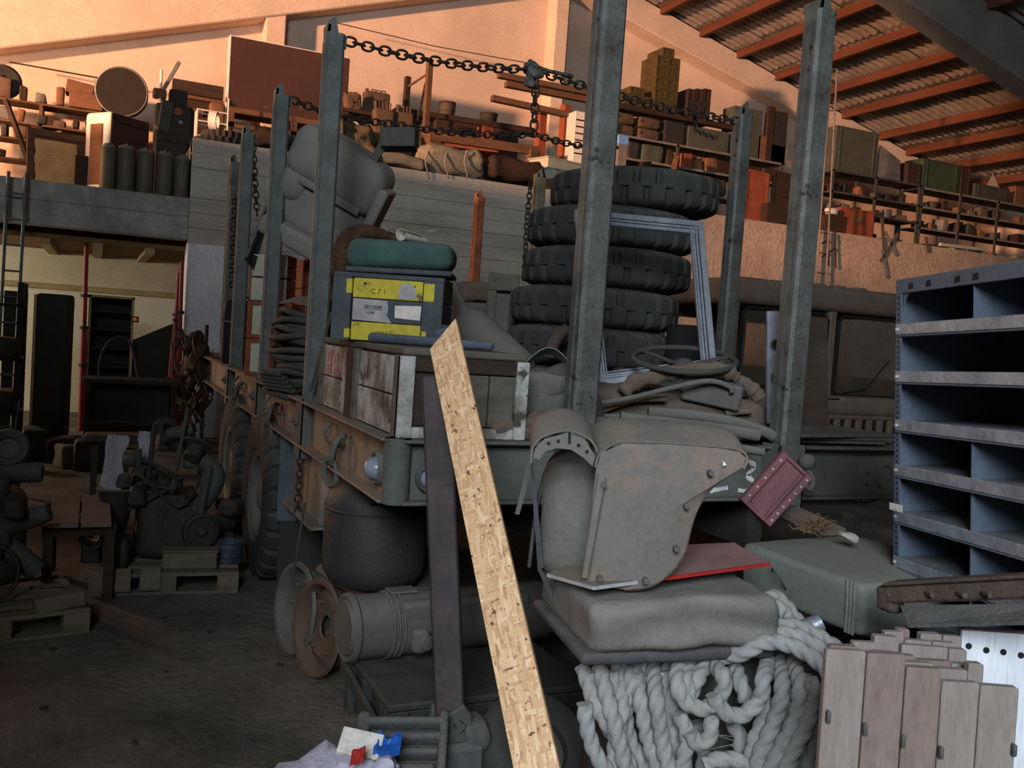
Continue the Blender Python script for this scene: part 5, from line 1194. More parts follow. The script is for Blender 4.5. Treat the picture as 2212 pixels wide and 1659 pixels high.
for k, (x, w) in enumerate(((-.86, .16), (-.68, .11))):
    t = tag(G().bb(-w/2, w/2, -.012, .012, 0, .13).obj('board_offcut', m_pallet, None, bevel=.004), ['wide board offcut leaning on the pallet by the gas bottle', 'narrow board offcut leaning on the pallet beside the cast block'][k], 'offcut'); t.matrix_world = TR((x, 2.245, .03), (-10, 0, -4))
def drape(name, label, cat, pts, w, mat, seed=0):
    P = [Vector(p) for p in pts]; S_ = smoothpath(P, 5)
    def f(u, v):
        i = u*(len(S_)-1); a = S_[int(i)].lerp(S_[min(len(S_)-1, int(i)+1)], i-int(i))
        return a+HX*((v-.5)*w*(1+.25*noise.noise(V(u*4, seed, 0))))-HY*(.03*noise.noise(V(u*5, v*4, seed)))
    return tag(G().sheet(f, 16, 8, .004).obj(name, mat, None, 30), label, cat)
drape('white_cloth', 'long soiled white cloth hanging down beside the engine', 'cloth', [at(256, 940, d=5.5), at(246, 990, d=5.45), at(240, 1050, d=5.45), at(238, 1105, d=5.5)], .12, m_cloth, 1)
drape('white_cloth', 'small white rag hung over the engine rod', 'cloth', [at(312, 932, d=5.6), at(312, 960, d=5.55), at(310, 1000, d=5.55)], .07, m_cloth, 2)
drape('pink_rag', 'pinkish rag hung over the engine', 'cloth', [at(335, 938, d=5.65), at(336, 955, d=5.6), at(332, 972, d=5.6)], .06, M('pinkish rag', (150, 120, 108), (120, 98, 90), 6), 3)
t = T('machine_stand', 'dark iron stand hidden behind the hanging white cloth', 'stand', (-.85, 3.25, 0))
for x in (-.14, .14): G().bb(x-.02, x+.02, -.02, .02, 0, .78).obj('leg', m_mach, t)
G().bb(-.2, .3, -.1, .1, .74, .79).obj('top_bar', m_mach, t, bevel=.01)
G().lathe([(.03, -.03), (.075, -.025), (.075, .025), (.04, .03), (.03, .03)], 18, TR((.28, -.02, .83), (70, 0, 20)), closed=True).obj('ring_gear', m_mach, t, 40)
for k in range(3):
    q = tag(G().rbox((0, 0, .05), (.2, .12, .1), .03, 6, wob=.03, wsc=10, seed=20+k).obj('scrap_casting', m_mach, None, True), ['rough scrap casting on the pallet behind the tin', 'rough scrap casting stacked above another behind the tin', 'pale dusty scrap casting lying against the truck tyre'][k], 'casting'); q.matrix_world = TR(((-.25, 2.75, ZP), (-.26, 2.78, ZP+.11), (-.2, 2.72, ZP+.22))[k], (0, 6*k, 30*k))
# engine with radiating cylinders
re_ = T('radial_engine', 'dark engine with radiating green cylinders at the pallet near the wall', 'engine', (-1.45, 2.05, ZP))
G().rbox((-.02, .05, .28), (.34, .34, .5), .1, 8).obj('crankcase', m_mach, re_, True)
for p, q, r in (((-.02, -.06, .38), (.04, -.08, .60), .055), ((.0, -.05, .62), (.22, -.08, .62), .05), ((.05, -.08, .34), (.26, -.12, .43), .05), ((.04, -.08, .28), (.22, -.12, .12), .055)):
    p, q = Vector(p), Vector(q)
    c_ = G().tube([p, p.lerp(q, .08), p.lerp(q, .92), q], [r*.8, r, r, r*.85], 14).obj('cylinder', m_machg, re_, 40)
    for k in range(4): a = p.lerp(q, .2+.18*k); dq = (q-p).normalized()*.006; G().tube([a-dq, a+dq], r*1.08, 14).obj('fin', m_machg, c_, 40)
m_ = TR((.06, -.02, .73), (70, 0, 0))
w = G().lathe([(.05, -.04), (.09, -.05), (.1, -.03), (.1, .03), (.09, .05), (.06, .045), (.05, .03)], 24, m_, closed=True).obj('belt_wheel', m_machg, re_, 50)
G().lathe([(0, .02), (.05, .02), (.05, -.02), (0, -.02)], 14, m_).obj('hub', m_cast, w, 40)
G().tube([(.0+.14*math.cos(a), -.22+.02*math.sin(a), .0+.14*math.sin(a)+.15) for a in [i*PI/12 for i in range(24)]], .01, 6, True).obj('flywheel_rim', m_mach, re_, True)
G().cyl((.08, 0, .78), (.10, 0, .98), .006, n=6).obj('oil_pipe', m_mach, re_)
for k in range(5): G().rbox((rnd(-.15, .1), rnd(-.25, -.1), rnd(.05, .6)), (.1, .08, .1), .025, 5, wob=.02, wsc=12, seed=40+k).obj('casting', m_mach, re_, True)
t = tag(G().bb(-.11, .11, -.045, .045, 0, .07).obj('wooden_block', m_pallet, None, bevel=.004), 'pale wooden block lying on the pallet of the radiating engine', 'block'); t.matrix_world = TR((-1.12, 1.70, ZP), (0, -6, 12))
for k in range(2):
    t = tag(G().bb(-.075, .075, -.4, .4, .43, .455).obj('bench_plank', m_pallet, None, bevel=.003), ['bench plank beside the radiating engine, wall side', 'bench plank beside the radiating engine, truck side'][k], 'plank', 'bench planks'); t.matrix_world = TR((-1.13+.16*k, 2.5, 0), (0, 0, 0))
t = T('plank_trestle', 'low dark trestle carrying the bench planks', 'trestle', (-1.05, 2.5, 0))
for y in (-.3, .3):
    G().bb(-.18, .18, y-.03, y+.03, .37, .429).obj('rail', m_wbrown, t)
    for x in (-.15, .15): G().bb(x-.025, x+.025, y-.025, y+.025, 0, .37).obj('leg', m_wbrown, t)
# ---- room under the slab
def post(x0, y0, x1, y1, Y, label, r=.04):
    a, b = at(x0, y0, Y=Y), at(x1, y1, Y=Y); d = (b-a)/(b-a).z*-1; b = a+d*a.z; b.z = 0
    t = T('red_prop', label, 'prop', tuple(b), 'red steel props'); v = a-b
    G().tube([V(0, 0, 0), v*.55], r, 12).obj('outer_tube', m_redp, t, 40); G().tube([v*.55, v], r*.72, 12).obj('inner_tube', m_redp, t, 40)
    for f in (.55, .72, .35): G().tube([v*f-V(0, 0, .02), v*f+V(0, 0, .02)], r*1.35, 10).obj('collar', m_mach, t, 40)
    G().bb(-.06, .06, -.06, .06, 0, .008).obj('foot_plate', m_redp, t)
post(187, 524, 178, 830, 9.75, 'red steel prop standing between the two dark cabinets')
post(393, 566, 386, 815, 8.9, 'red steel prop against the white column', .034); post(386, 590, 374, 815, 8.95, 'red steel prop leaning beside the white column', .03); post(389, 575, 368, 815, 9.05, 'slanting red steel prop nearest the olive chute', .03)
c1 = T('tall_cabinet', 'tall dark olive cabinet with a rounded corner under the slab', 'cabinet', TR((-1.49, 9.0, 0), (0, 0, -10)))
G().rbox((0, .15, .86), (.37, .3, 1.72), .04, 8).obj('body', m_olive, c1, True)
G().bb(-.2, -.17, -.02, .3, 0, 1.70).obj('edge_strip', m_joist, c1); G().bb(.165, .19, -.012, .0, .9, 1.1).obj('handle', m_mach, c1)
t = tag(G().bb(-.12, .12, -.1, .1, 0, 1.72).obj('narrow_cabinet', m_olive, None, bevel=.01), 'narrow dark cabinet beside the tall olive cabinet', 'cabinet'); t.location = (-1.88, 9.05, 0)
c2 = T('open_rack', 'dark open rack with a yellowish edge under the slab', 'rack', (-.84, 9.95, 0))
for x in (-.27, .25): G().bb(x, x+.03, 0, .4, 0, 1.76).obj('upright', m_joist, c2)
G().bb(-.27, .28, 0, .4, 1.73, 1.76).obj('top_board', m_joist, c2)
for k in range(7): G().bb(-.24, .25, .02, .4, .1+k*.24, .12+k*.24).obj('shelf_board', m_olive, c2)
G().bb(-.24, .25, .38, .4, 0, 1.73).obj('back_panel', m_olive, c2)
t = tag(G().prism([(-.45, 0), (.40, 0), (.40, 1.62), (-.45, 1.18)], 0, .03, XZ(0)).obj('olive_chute', m_olive, None), 'dark olive sheet with a slanting top edge beside the white column', 'sheet'); t.location = (-.12, 10.2, 0)
wb_ = T('work_bench', 'dark steel work bench under the slab with odds and ends', 'bench', (-.62, 7.9, 0))
G().bb(-.5, .48, 0, .5, .76, .81).obj('top', m_mach, wb_, bevel=.006)
for x in (-.47, .42):
    for y in (.02, .44): G().bb(x, x+.05, y, y+.05, 0, .76).obj('leg', m_mach, wb_)
G().bb(-.5, .48, 0, .04, .3, .34).obj('rail', m_mach, wb_); G().bb(-.42, .42, .3, .32, .05, .74).obj('back_sheet', m_mach, wb_)
t = tag(G().tube(smoothpath([at(213, 815, Y=8.1), at(218, 770, Y=8.1), at(240, 735, Y=8.1), at(275, 730, Y=8.1), at(290, 770, Y=8.1), at(298, 815, Y=8.1)], 6), .016, 7).obj('black_hose', m_hose, None, True), 'black hose arching above the work bench', 'hose')
lb = T('highlight_knob', 'small amber knob standing in for a highlight on the open rack edge', 'highlight', tuple(at(293, 690, Y=9.9)))  # added amber knob, its bright colour stands in for a highlight
G().lathe([(.03, 0), (.03, .04), (.02, .06), (0, .065)], 14, Matrix.Rotation(PI/2, 4, 'X')).obj('amber_highlight', M('amber painted highlight', (255, 150, 60), (250, 130, 40), 5, .3, 0), lb, 40); G().bb(-.04, .04, 0, .05, -.04, .04).obj('bracket', m_mach, lb)
rk = T('side_rack', 'dark rack of scrap at the wall beside the work bench', 'rack', (-1.95, 4.8, 0))
for x in (-.3, .38):
    for y in (0, .45): G().bb(x, x+.04, y, y+.04, 0, 1.75).obj('upright', m_mach, rk)
for k in range(4): G().bb(-.3, .42, 0, .49, .3+k*.42, .32+k*.42).obj('shelf_board', m_wbrown, rk)
for k in range(9):
    t = tag(G().rbox((0, 0, .08), (.17, .2, .16), .03, 6, wob=.03, wsc=8, seed=60+k).obj('scrap_lump', [m_mach, m_wbrown, m_machg][k % 3], None, True), ['dark', 'brown', 'dull green'][k % 3]+' scrap lump on the '+['lowest', 'middle', 'upper'][k//3]+' board of the side rack', 'scrap'); t.location = (-2.1+.22*(k % 3), 5.0, .322+.42*(k//3))
ld = T('thin_ladder', 'thin steel ladder leaning against the slab beam', 'ladder', (-1.98, 8.75, 0))
for x in (-.05, .13): G().cyl((x, 0, 0), (x+.02, .3, 3.1), .02, n=6).obj('rail', m_galv, ld)
for k in range(10): G().cyl((-.05+.002*k, .03*k, .3*k+.15), (.13+.002*k, .03*k, .3*k+.15), .012, n=6).obj('rung', m_galv, ld)
for k in range(8):
    p = (-1.75+rnd(0, .9), 6.6+rnd(0, 1.0), 0); h = rnd(.15, .4)
    t = tag(G().rbox((0, 0, h/2), (rnd(.2, .4), rnd(.2, .35), h), .03, 6, wob=.03, wsc=6, seed=80+k).obj('floor_bundle', [m_wbrown, m_mach, m_pallet, m_machg][k % 4], None, True), ['brown canvas', 'oily iron', 'pale wooden', 'dull green iron'][k % 4]+' bundle on the floor '+['before', 'behind'][k//4]+' the others near the work bench', 'bundle'); t.matrix_world = TR(p, (0, 0, rnd(0, 90)))
# leather straps and netting hanging at the truck side
hs = T('hanging_straps', 'tangle of brown leather straps and netting hung at the far truck corner', 'straps', (-.16, 6.2, 0))
for k in range(34):
    x, y = rnd(-.12, .16), rnd(-.3, .5); z0 = rnd(.9, 1.5); z1 = max(.06, z0-rnd(.3, .9)); w = rnd(.012, .03); s_ = rnd(0, 6)
    def f(u, v, x=x, y=y, z0=z0, z1=z1, w=w, s_=s_): return (x+.05*math.sin(u*6+s_)+w*2*(v-.5)*math.cos(u*5+s_), y+.04*math.cos(u*7+s_)+w*2*(v-.5)*math.sin(u*5+s_), z0+(z1-z0)*u)
    G().sheet(f, 9, 2, .004).obj('strap', m_leather, hs, 40)
for k in range(5): G().rbox((rnd(-.05, .12), rnd(-.2, .4), rnd(1.1, 1.45)), (.16, .16, .13), .05, 6, wob=.06, wsc=10, seed=90+k).obj('net_bundle', m_leather, hs, True)
G().cyl((.14, .1, 0), (.14, .1, 1.5), .02, n=8).obj('pole', m_mach, hs)
for k in range(14):   # pebbles and crumbs on the floor
    p = (rnd(-1.2, -.05), rnd(.25, 2.0), 0)
    if k == 0: fg = G().rbox((0, 0, .006), (.03, .024, .012), .005, 4, wob=.004, wsc=60).obj('debris_chip', m_wbrown, None, True); fg.location = p
    else: fg = inst(fg, 'debris_chip', None, TR(p, (0, 0, rnd(0, 180))))
    fg.matrix_world = TR(p, (0, 0, rnd(0, 180))) @ Matrix.Scale(rnd(.35, 1.1), 4); tag(fg, 'small dark chip of debris on the dusty floor', 'debris', 'chips on the floor')

# ================================================================ MEZZANINE
m_card = M('old cardboard', (132, 92, 66), (104, 72, 52), 4, .9, .2, 40)
m_ammo = M('olive ammunition wood', (88, 74, 42), (66, 56, 32), 5, .8, .3, 40)
m_jerry = M('dusty jerrycan paint', (104, 82, 66), (76, 60, 48), 6, .8, .2, 40)
m_cani = M('dark green canister', (62, 70, 64), (46, 52, 48), 4, .6, .1, 40, dust=.6, dustc=(190, 160, 120))
m_tim = M('mezzanine timber', (116, 84, 62), (88, 64, 46), 5, .85, .3, 40, stretch=(.5, 3, 3))
m_timd = M('dark mezzanine timber', (66, 48, 38), (46, 34, 28), 5, .85, .3, 40, stretch=(.5, 3, 3))
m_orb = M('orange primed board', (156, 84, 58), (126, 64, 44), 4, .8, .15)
m_sack = M('grey green canvas sack', (148, 140, 120), (116, 110, 94), 5, .95, .5, 30)
m_rackm = M('dark grey rack steel', (72, 72, 68), (54, 54, 50), 5, .7, .1, 40, dust=.3)
m_whitel = M('white lacquer', (232, 226, 218), (214, 206, 196), 5, .5, .05)
m_rackl = M('light rack edge steel', (132, 126, 120), (108, 104, 100), 6, .6, .1)
m_trunk = M('grey green trunk', (84, 88, 78), (68, 70, 62), 4, .8, .15, 40)
m_brpanel = M('brown hardboard', (76, 50, 42), (64, 42, 36), 1.6, .7, .08, 30, spots=[(88, 60, 50)], sscale=3, sthr=.62)
ZM, ZS = 3.805, 3.055
def span(x0, y0, x1, y1, Y):
    'world extents of a pixel rectangle on the plane Y'
    a, b, c_ = at(x0, y1, Y=Y), at(x1, y1, Y=Y), at((x0+x1)/2, y0, Y=Y); z1 = at((x0+x1)/2, y1, Y=Y).z
    return a.x, b.x, z1, c_.z
def mbox(name, label, cat, r, Y, D, mat, floor=None, rz=0, bevel=.008, group=None, trim=None, soft=0):
    x0, x1, z0, z1 = span(*r, Y)
    if floor is not None: z0 = floor
    w, h = x1-x0, z1-z0; t = T(name, label, cat, TR(((x0+x1)/2, Y, z0), (0, 0, rz)), group)
    if soft: G().rbox((0, D/2, h/2), (w, D, h), soft, 8, wob=soft*.5, wsc=7, seed=len(label)).obj('body', mat, t, True)
    else: G().bb(-w/2, w/2, 0, D, 0, h).obj('body', mat, t, bevel=bevel)
    if trim: G().bb(-w/2-.01, w/2+.01, -.01, D+.01, h-.03, h).obj('lid', trim, t, bevel=.003)
    return t, w, h
def beam(name, label, cat, a, b, Y0, Y1, w, h, mat, group=None):
    return tag(G().bar(tuple(at(*a, Y=Y0)), tuple(at(*b, Y=Y1)), w, h).obj(name, mat, None, bevel=.005), label, cat, group)
# ---- side slab: canisters, white cabinet, torn panel, drum lid, projector
lbc = ['leftover', '', '', '', '']
CX = [(214, 249, 316, 400), (251, 290, 319, 406), (293, 331, 327, 412), (334, 372, 333, 417), (374, 407, 342, 422)]
CL = ['green canister at the end of the row by the white cabinet', 'green canister second in the row from the white cabinet', 'green canister in the middle of the row on the slab edge', 'green canister second in the row from the concrete block', 'green canister with white stencilled numbers beside the concrete block']
for i, (x0, x1, y0, y1) in enumerate(CX):
    p = at((x0+x1)/2, y1, Y=9.34); w = (at(x1, y1, Y=9.34)-at(x0, y1, Y=9.34)).length; h = at((x0+x1)/2, y0, Y=9.34).z-ZS
    t = T('gas_canister', CL[i], 'canister', (p.x, 9.34, ZS+.01), 'row of green canisters'); r = w/2
    G().lathe([(0, 0), (r*.96, 0), (r, .01), (r, h*.93), (r*.94, h*.96), (r*.9, h*.965), (0, h*.965)], 20).obj('shell', m_cani, t, 40)
    G().lathe([(r*.9, h*.96), (r*.93, h*1.0), (r*.86, h*1.0), (r*.84, h*.965)], 20, cap=False).obj('collar', m_rackl, t, 40)
    for k in range(3): a = k*2.1+.4; G().lathe([(.016, 0), (.02, .03), (.012, .05), (0, .055)], 8, TR((r*.5*math.cos(a), r*.5*math.sin(a), h*.965))).obj('valve', m_rackl, t, 40)
    if i == 4:
        text('W.17G.377', .062, m_rackl, t, TR((.045, -r*.94-.002, .10), (90, -90, 0)), 'stencil'); text('100.517G', .055, m_rackl, t, TR((-.02, -r*1.0-.002, .18), (90, -90, 0)), 'stencil')
p = at(262, 400, Y=9.95)
wc = T('white_cabinet', 'white lacquered cabinet with a brown front behind the canisters', 'cabinet', TR((p.x+.08, 10.1, ZS), (0, 0, 38)))
hc_ = at(262, 243, Y=9.95).z-ZS
G().rbox((.0, .25, hc_/2), (.62, .5, hc_), .06, 8).obj('shell', m_whitel, wc, True)
G().bb(-.30, .30, -.012, .01, .02, hc_-.02).obj('front_panel', m_brpanel, wc, bevel=.02)
G().bb(-.27, .27, -.02, -.01, hc_-.14, hc_-.125).obj('slot', m_dark, wc)
G().bb(-.322, -.308, .13, .37, .14, hc_-.16).obj('side_window', m_card, wc, bevel=.01)
G().bb(.05, .14, -.016, -.012, hc_-.5, hc_-.4).obj('paper_tag', m_card, wc)
p = at(135, 395, Y=10.3)
tpn = T('torn_panel', 'framed panel with torn yellowed paper leaning on the side slab', 'panel', TR((p.x, 10.3, ZS), (-8, 0, 12)))
hp_ = at(135, 283, Y=10.3).z-ZS
for q in ((-.42, -.34, 0, hp_), (.36, .42, 0, hp_), (-.34, .36, hp_-.09, hp_)): G().bb(q[0], q[1], -.02, .02, q[2], q[3]).obj('frame_bar', m_tim, tpn, bevel=.004)
G().bb(-.34, .36, .0, .012, 0, hp_-.09).obj('backing', m_tim, tpn)
G().sheet(lambda u, v: (-.33+.5*u-.03*noise.noise(V(v*6, 0, 0)), -.012-.03*abs(noise.noise(V(u*3, v*3, 2))), .02+(hp_-.15)*v), 12, 14, .004).obj('torn_paper', M('yellowed paper', (238, 196, 138), (210, 156, 100), 4, .9, .3), tpn, 30)
t, w, h = mbox('dark_offcut', 'dark offcut leaning against the torn panel', 'offcut', (160, 335, 188, 398), 10.2, .05, m_timd, ZS)
p = at(264, 205, Y=10.25)
dl = T('drum_reflector', 'big round drum reflector standing on the white cabinet', 'reflector', frame(p, HX, (0, 0, 1)))
rr = .315; md = Matrix.Rotation(PI/2, 4, 'X') @ Matrix.Rotation(.3, 4, 'Y')
G().lathe([(0, .06), (rr*.97, .06), (rr, .05), (rr, -.1), (rr*.9, -.14), (0, -.16)], 36, md).obj('drum', M('dark reflector face', (46, 38, 30), (36, 30, 24), 4, .8, .1), dl, 40)
G().tube([(rr*math.cos(a), rr*math.sin(a), .05) for a in [i*PI/18 for i in range(36)]], .014, 6, True).obj('rim', m_rackl, dl, True, m=md)
G().bb(-rr-.04, -rr+.02, -.05, .05, -.02, .14).obj('lug', m_rackl, dl, bevel=.006)
dl.location.z = ZS+hc_+rr*1.01
pj = T('film_projector', 'dark film projector like machine behind the canisters', 'projector', (at(365, 300, Y=10.7).x, 10.7, ZS))
zt = at(365, 195, Y=10.7).z-ZS
G().bb(-.18, .26, 0, .4, 0, zt*.62).obj('pedestal', m_mach, pj, bevel=.02)
G().rbox((.06, .15, zt*.72), (.52, .34, zt*.34), .06, 8).obj('body', m_mach, pj, True)
G().bb(-.28, -.1, -.06, .15, zt*.62, zt*.9).obj('magazine', m_machg, pj, bevel=.02, m=TR((0, 0, 0), (0, 6, 0)))
G().bb(-.02, .22, .0, .3, zt*.86, zt*1.02).obj('lamp_house', m_mach, pj, bevel=.02)
G().lathe([(0, 0), (.06, 0), (.06, .02), (0, .025)], 16, TR((.1, -.03, zt*.83), (90, 0, 0))).obj('lens_cap', m_card, pj, 40); G().lathe([(0, 0), (.03, 0), (.03, .03), (0, .03)], 12, TR((.14, -.03, zt*.74), (90, 0, 0))).obj('knob', m_rackl, pj, 40)
G().bar((-.1, -.05, zt*1.0), (.08, -.05, zt*1.24), .1, .05).obj('hinged_lid', m_rackl, pj, bevel=.004); G().cyl((-.14, 0, zt*.9), (-.14, 0, zt*1.16), .02, n=8).obj('spindle', m_whitel, pj)
G().bb(-.24, -.06, -.04, .1, zt*.92, zt*1.0).obj('cover', m_card, pj, bevel=.02)
# sprocket rings and white ring on the block
p = at(484, 297, Y=9.4)
for k in range(2):
    g = G(); R0 = .36-.05*k; n = 48; pts = []
    for i in range(n): a = 2*PI*i/n; r_ = R0*(1 if i % 2 else .93); pts.append((r_*math.cos(a), r_*math.sin(a)))
    k0 = len(g.v)
    for z in (0, .085): g.v += [V(x, y, z) for x, y in pts]
    for z in (0, .085): g.v += [V(.7*R0*math.cos(2*PI*i/n), .7*R0*math.sin(2*PI*i/n), z) for i in range(n)]
    for i in range(n):
        j = (i+1) % n; g.f += [(i, j, n+j, n+i), (2*n+j, 2*n+i, 3*n+i, 3*n+j), (n+i, n+j, 3*n+j, 3*n+i), (j, i, 2*n+i, 2*n+j)]
    t = tag(g.obj('sprocket_ring', m_mach), ['lower toothed sprocket ring lying on the concrete block', 'upper toothed sprocket ring lying on another ring'][k], 'sprocket', 'sprocket rings on the concrete block'); t.location = (p.x+.04*k, 9.62, ZM+.016+k*.09)
wr = tag(G().lathe([(.09, -.05), (.12, -.05), (.12, .05), (.09, .05)], 24, closed=True).obj('white_ring', m_whitel, None, 40), 'white ring standing on edge beside the sprocket rings', 'ring'); q = at(460, 270, Y=9.55); wr.matrix_world = TR((q.x, 9.45, ZM+.19+.12), (90, 0, 70))
# white wire rack
wk = T('wire_rack', 'white wire rack standing behind the sprocket rings', 'rack', (at(458, 280, Y=10.2).x, 10.2, ZM))
hk_ = at(458, 207, Y=10.2).z-ZM
for x in (-.2, .2):
    for y in (0, .25): G().cyl((x, y, 0), (x, y, hk_*(1 if x > 0 else .75)), .012, n=6).obj('upright', m_whitel, wk)
for f in (.3, .55, .74): G().tube([(-.2, 0, hk_*f), (.2, 0, hk_*f), (.2, .25, hk_*f), (-.2, .25, hk_*f)], .01, 6, True).obj('wire_tier', m_whitel, wk)
G().rbox((.06, .1, hk_*.72), (.2, .16, .3), .03, 6).obj('carton', m_card, wk, True)
# big brown board with white edge, on its wooden stand
p0, p1 = at(492, 232, Y=10.9), at(705, 258, Y=10.9); zb = p0.z; hbp = at(492, 76, Y=10.9).z-zb
bbd = T('brown_board', 'large brown hardboard panel with a white edge standing on a timber stand', 'board', TR((p0.x, 10.9, zb), (0, 0, 0)))
G().bb(0, 1.75, 0, .16, 0, hbp).obj('panel', m_brpanel, bbd, bevel=.004); G().bb(-.02, .0, -.005, .165, 0, hbp).obj('white_edge', m_whitel, bbd); G().bb(-.02, 1.75, -.005, .165, hbp, hbp+.012).obj('white_edge', m_whitel, bbd)
sd = T('timber_stand', 'timber stand with long rails carrying the brown board', 'stand', (p0.x, 10.75, ZM))
for x in (0, .9, 1.8): G().bb(x, x+.08, 0, .4, 0, zb-ZM-.09).obj('leg', m_tim, sd)
for z in (.09, .30): G().bb(-.05, 1.95, 0, .06, zb-ZM-z, zb-ZM-z+.08).obj('rail', m_tim, sd, bevel=.004)
G().bb(-.05, 1.95, .06, .42, zb-ZM-.09, zb-ZM-.005).obj('tray', m_timd, sd)
beam('long_plank', 'pale long plank lying behind the dark machine', 'plank', (374, 205), (482, 224), 12.2, 12.2, .2, .05, m_tim)
beam('long_plank', 'dark long plank lying above the pale one behind the machine', 'plank', (372, 184), (482, 203), 12.3, 12.3, .1, .2, m_timd)
beam('long_plank', 'lower pale plank behind the dark machine', 'plank', (374, 232), (440, 246), 12.1, 12.1, .2, .06, m_tim)
t, w, h = mbox('plank_stand', 'low dark stand under the long planks', 'stand', (374, 214, 478, 262), 12.22, .4, m_timd, ZM)
# left wall rack
lr = T('wall_rack', 'wooden wall rack full of small parts on the side slab', 'rack', (-2.9, 12.1, ZS))
levs = [at(60, y, Y=12.1).z-ZS for y in (218, 264, 300, 345)]
for z in levs: G().bb(0, 2.25, 0, .45, z-.03, z).obj('shelf_board', m_tim, lr)
for x in (0, 1.0, 2.2): G().bb(x, x+.05, 0, .45, 0, levs[0]-.03).obj('upright', m_tim, lr)
kk = 0
for li, z in enumerate(levs):
    for k in range(9):
        x = -2.8+.23*k+rnd(-.03, .03); s_ = (rnd(.08, .19), rnd(.1, .25), rnd(.08, .2 if li else .3))
        t = tag(G().rbox((0, 0, s_[2]/2), s_, .02, 5, wob=.02, wsc=12, seed=kk).obj('small_part', [m_card, m_timd, m_mach, m_rackl, m_jerry][(kk*7+li) % 5], None, True),
                ['cardboard coloured', 'dark brown', 'oily black', 'pale grey', 'tan'][(kk*7+li) % 5]+' small part on the '+['top', 'second', 'third', 'lowest'][li]+' board of the wall rack', 'part', 'small parts on the '+['top', 'second', 'third', 'lowest'][li]+' board of the wall rack')
        t.location = (x, 12.15, ZS+z+.001); kk += 1
t, w, h = mbox('carton', 'large cardboard carton on top of the wall rack', 'carton', (148, 203, 222, 236), 12.0, .4, m_card); t.location.z = ZS+levs[0]+.002
t, w, h = mbox('carton', 'tilted cardboard carton stacked on the large one of the wall rack', 'carton', (140, 176, 200, 204), 12.05, .35, m_card); t.rotation_euler = (0, .12, 0)
beam('wooden_pole', 'long dark pole leaning in front of the wall rack', 'pole', (12, 215), (70, 372), 11.4, 11.2, .06, .06, m_timd)
beam('wooden_pole', 'thin pole crossing the dark leaning pole before the wall rack', 'pole', (36, 420), (80, 312), 11.1, 11.1, .03, .03, m_rackl)
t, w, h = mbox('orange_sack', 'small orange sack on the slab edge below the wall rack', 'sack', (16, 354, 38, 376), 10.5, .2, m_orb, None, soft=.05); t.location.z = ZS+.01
wh = tag(G().lathe([(.06, -.06), (.2, -.07), (.24, -.03), (.24, .03), (.2, .07), (.08, .06)], 24, closed=True).obj('rubber_ring', m_hose, None, 50), 'dark rubber ring standing on top of the wall rack', 'ring'); q = at(8, 175, Y=12.2); wh.matrix_world = TR((q.x, 12.2, ZS+levs[0]+.24), (90, 0, 10))
# ---- parapet front: sacks, cloth heap
def sack(label, r, D, mat, seed, rz=0, Y=9.25, name='canvas_sack', cat='sack', wob=.06, lift=0):
    x0, x1, z0, z1 = span(*r, Y); h = max(.1, z1-ZM)
    t = tag(G().rbox((0, D/2, h/2), (x1-x0, D, h), min(h, D)*.42, 12, wob=wob, wsc=4.5, seed=seed).obj(name, mat, None, True), label, cat); t.matrix_world = TR(((x0+x1)/2, Y-.06, ZM+.045+lift), (0, 0, rz)); return t
sack('long rolled canvas sack hanging over the concrete wall edge', (735, 335, 912, 398), .5, m_sack, 1)
sack('bulging canvas sack with rope ties beside the long rolled sack', (908, 322, 1050, 396), .5, m_sack, 2)
sack('heap of crumpled camouflage canvas behind the long rolled sack', (700, 268, 815, 345), .5, M('camouflage canvas', (112, 98, 76), (66, 58, 46), 7, .95, .5, 30), 3, Y=9.7, wob=.14)
sack('dark sack heap between the bulging sack and the pale boxes', (1056, 352, 1176, 410), .5, m_timd, 4, wob=.06, lift=.03)
sack('low dark heap beside the sprocket rings', (530, 290, 610, 312), .5, m_timd, 5, wob=.1); sack('dark heap under the camouflage canvas', (612, 300, 740, 345), .6, m_mach, 6, Y=9.55, wob=.1)
for k in range(3):
    x = 925+k*42; t = tag(G().tube(smoothpath([at(x, 325, Y=9.2), at(x-6, 350, Y=9.14), at(x+2, 385, Y=9.16)], 4), .012, 6).obj('rope_tie', m_rope, None, True), ['rope tie at the near end of the bulging sack', 'rope tie around the middle of the bulging sack', 'rope tie at the far end of the bulging sack'][k], 'rope')
beam('wooden_lath', 'pale lath lying behind the low dark heap', 'lath', (560, 305), (650, 296), 9.6, 9.6, .06, .03, m_joist)
# poles, rails, boards
def upole(name, label, x, y0, Y, w, mat, lean=0):
    a = at(x, y0, Y=Y); t = tag(G().bb(-w/2, w/2, -w/2, w/2, 0, a.z-ZM).obj(name, mat, None, bevel=.004), label, 'pole'); t.matrix_world = TR((a.x-lean, Y, ZM), (0, 0, 10)); return t
upole('wooden_pole', 'tall pale wooden pole standing on the mezzanine', 929, 129, 10.4, .085, m_tim); upole('notched_pole', 'notched dark pole standing beside the tall pale pole', 881, 166, 11.2, .085, m_timd)
beam('thin_strut', 'thin strut leaning from the notched pole to the tall pole', 'strut', (882, 187), (925, 158), 11.0, 10.5, .03, .03, m_tim); beam('thin_strut', 'thin dark strut standing beside the tall pale pole', 'strut', (919, 180), (894, 300), 11.0, 10.9, .03, .03, m_timd)
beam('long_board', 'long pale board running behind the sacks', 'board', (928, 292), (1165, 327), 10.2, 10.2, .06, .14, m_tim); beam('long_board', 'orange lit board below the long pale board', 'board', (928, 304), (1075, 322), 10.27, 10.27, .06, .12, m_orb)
beam('long_board', 'dark long board carrying the two tins', 'board', (850, 240), (1165, 288), 11.4, 11.4, .3, .09, m_timd)
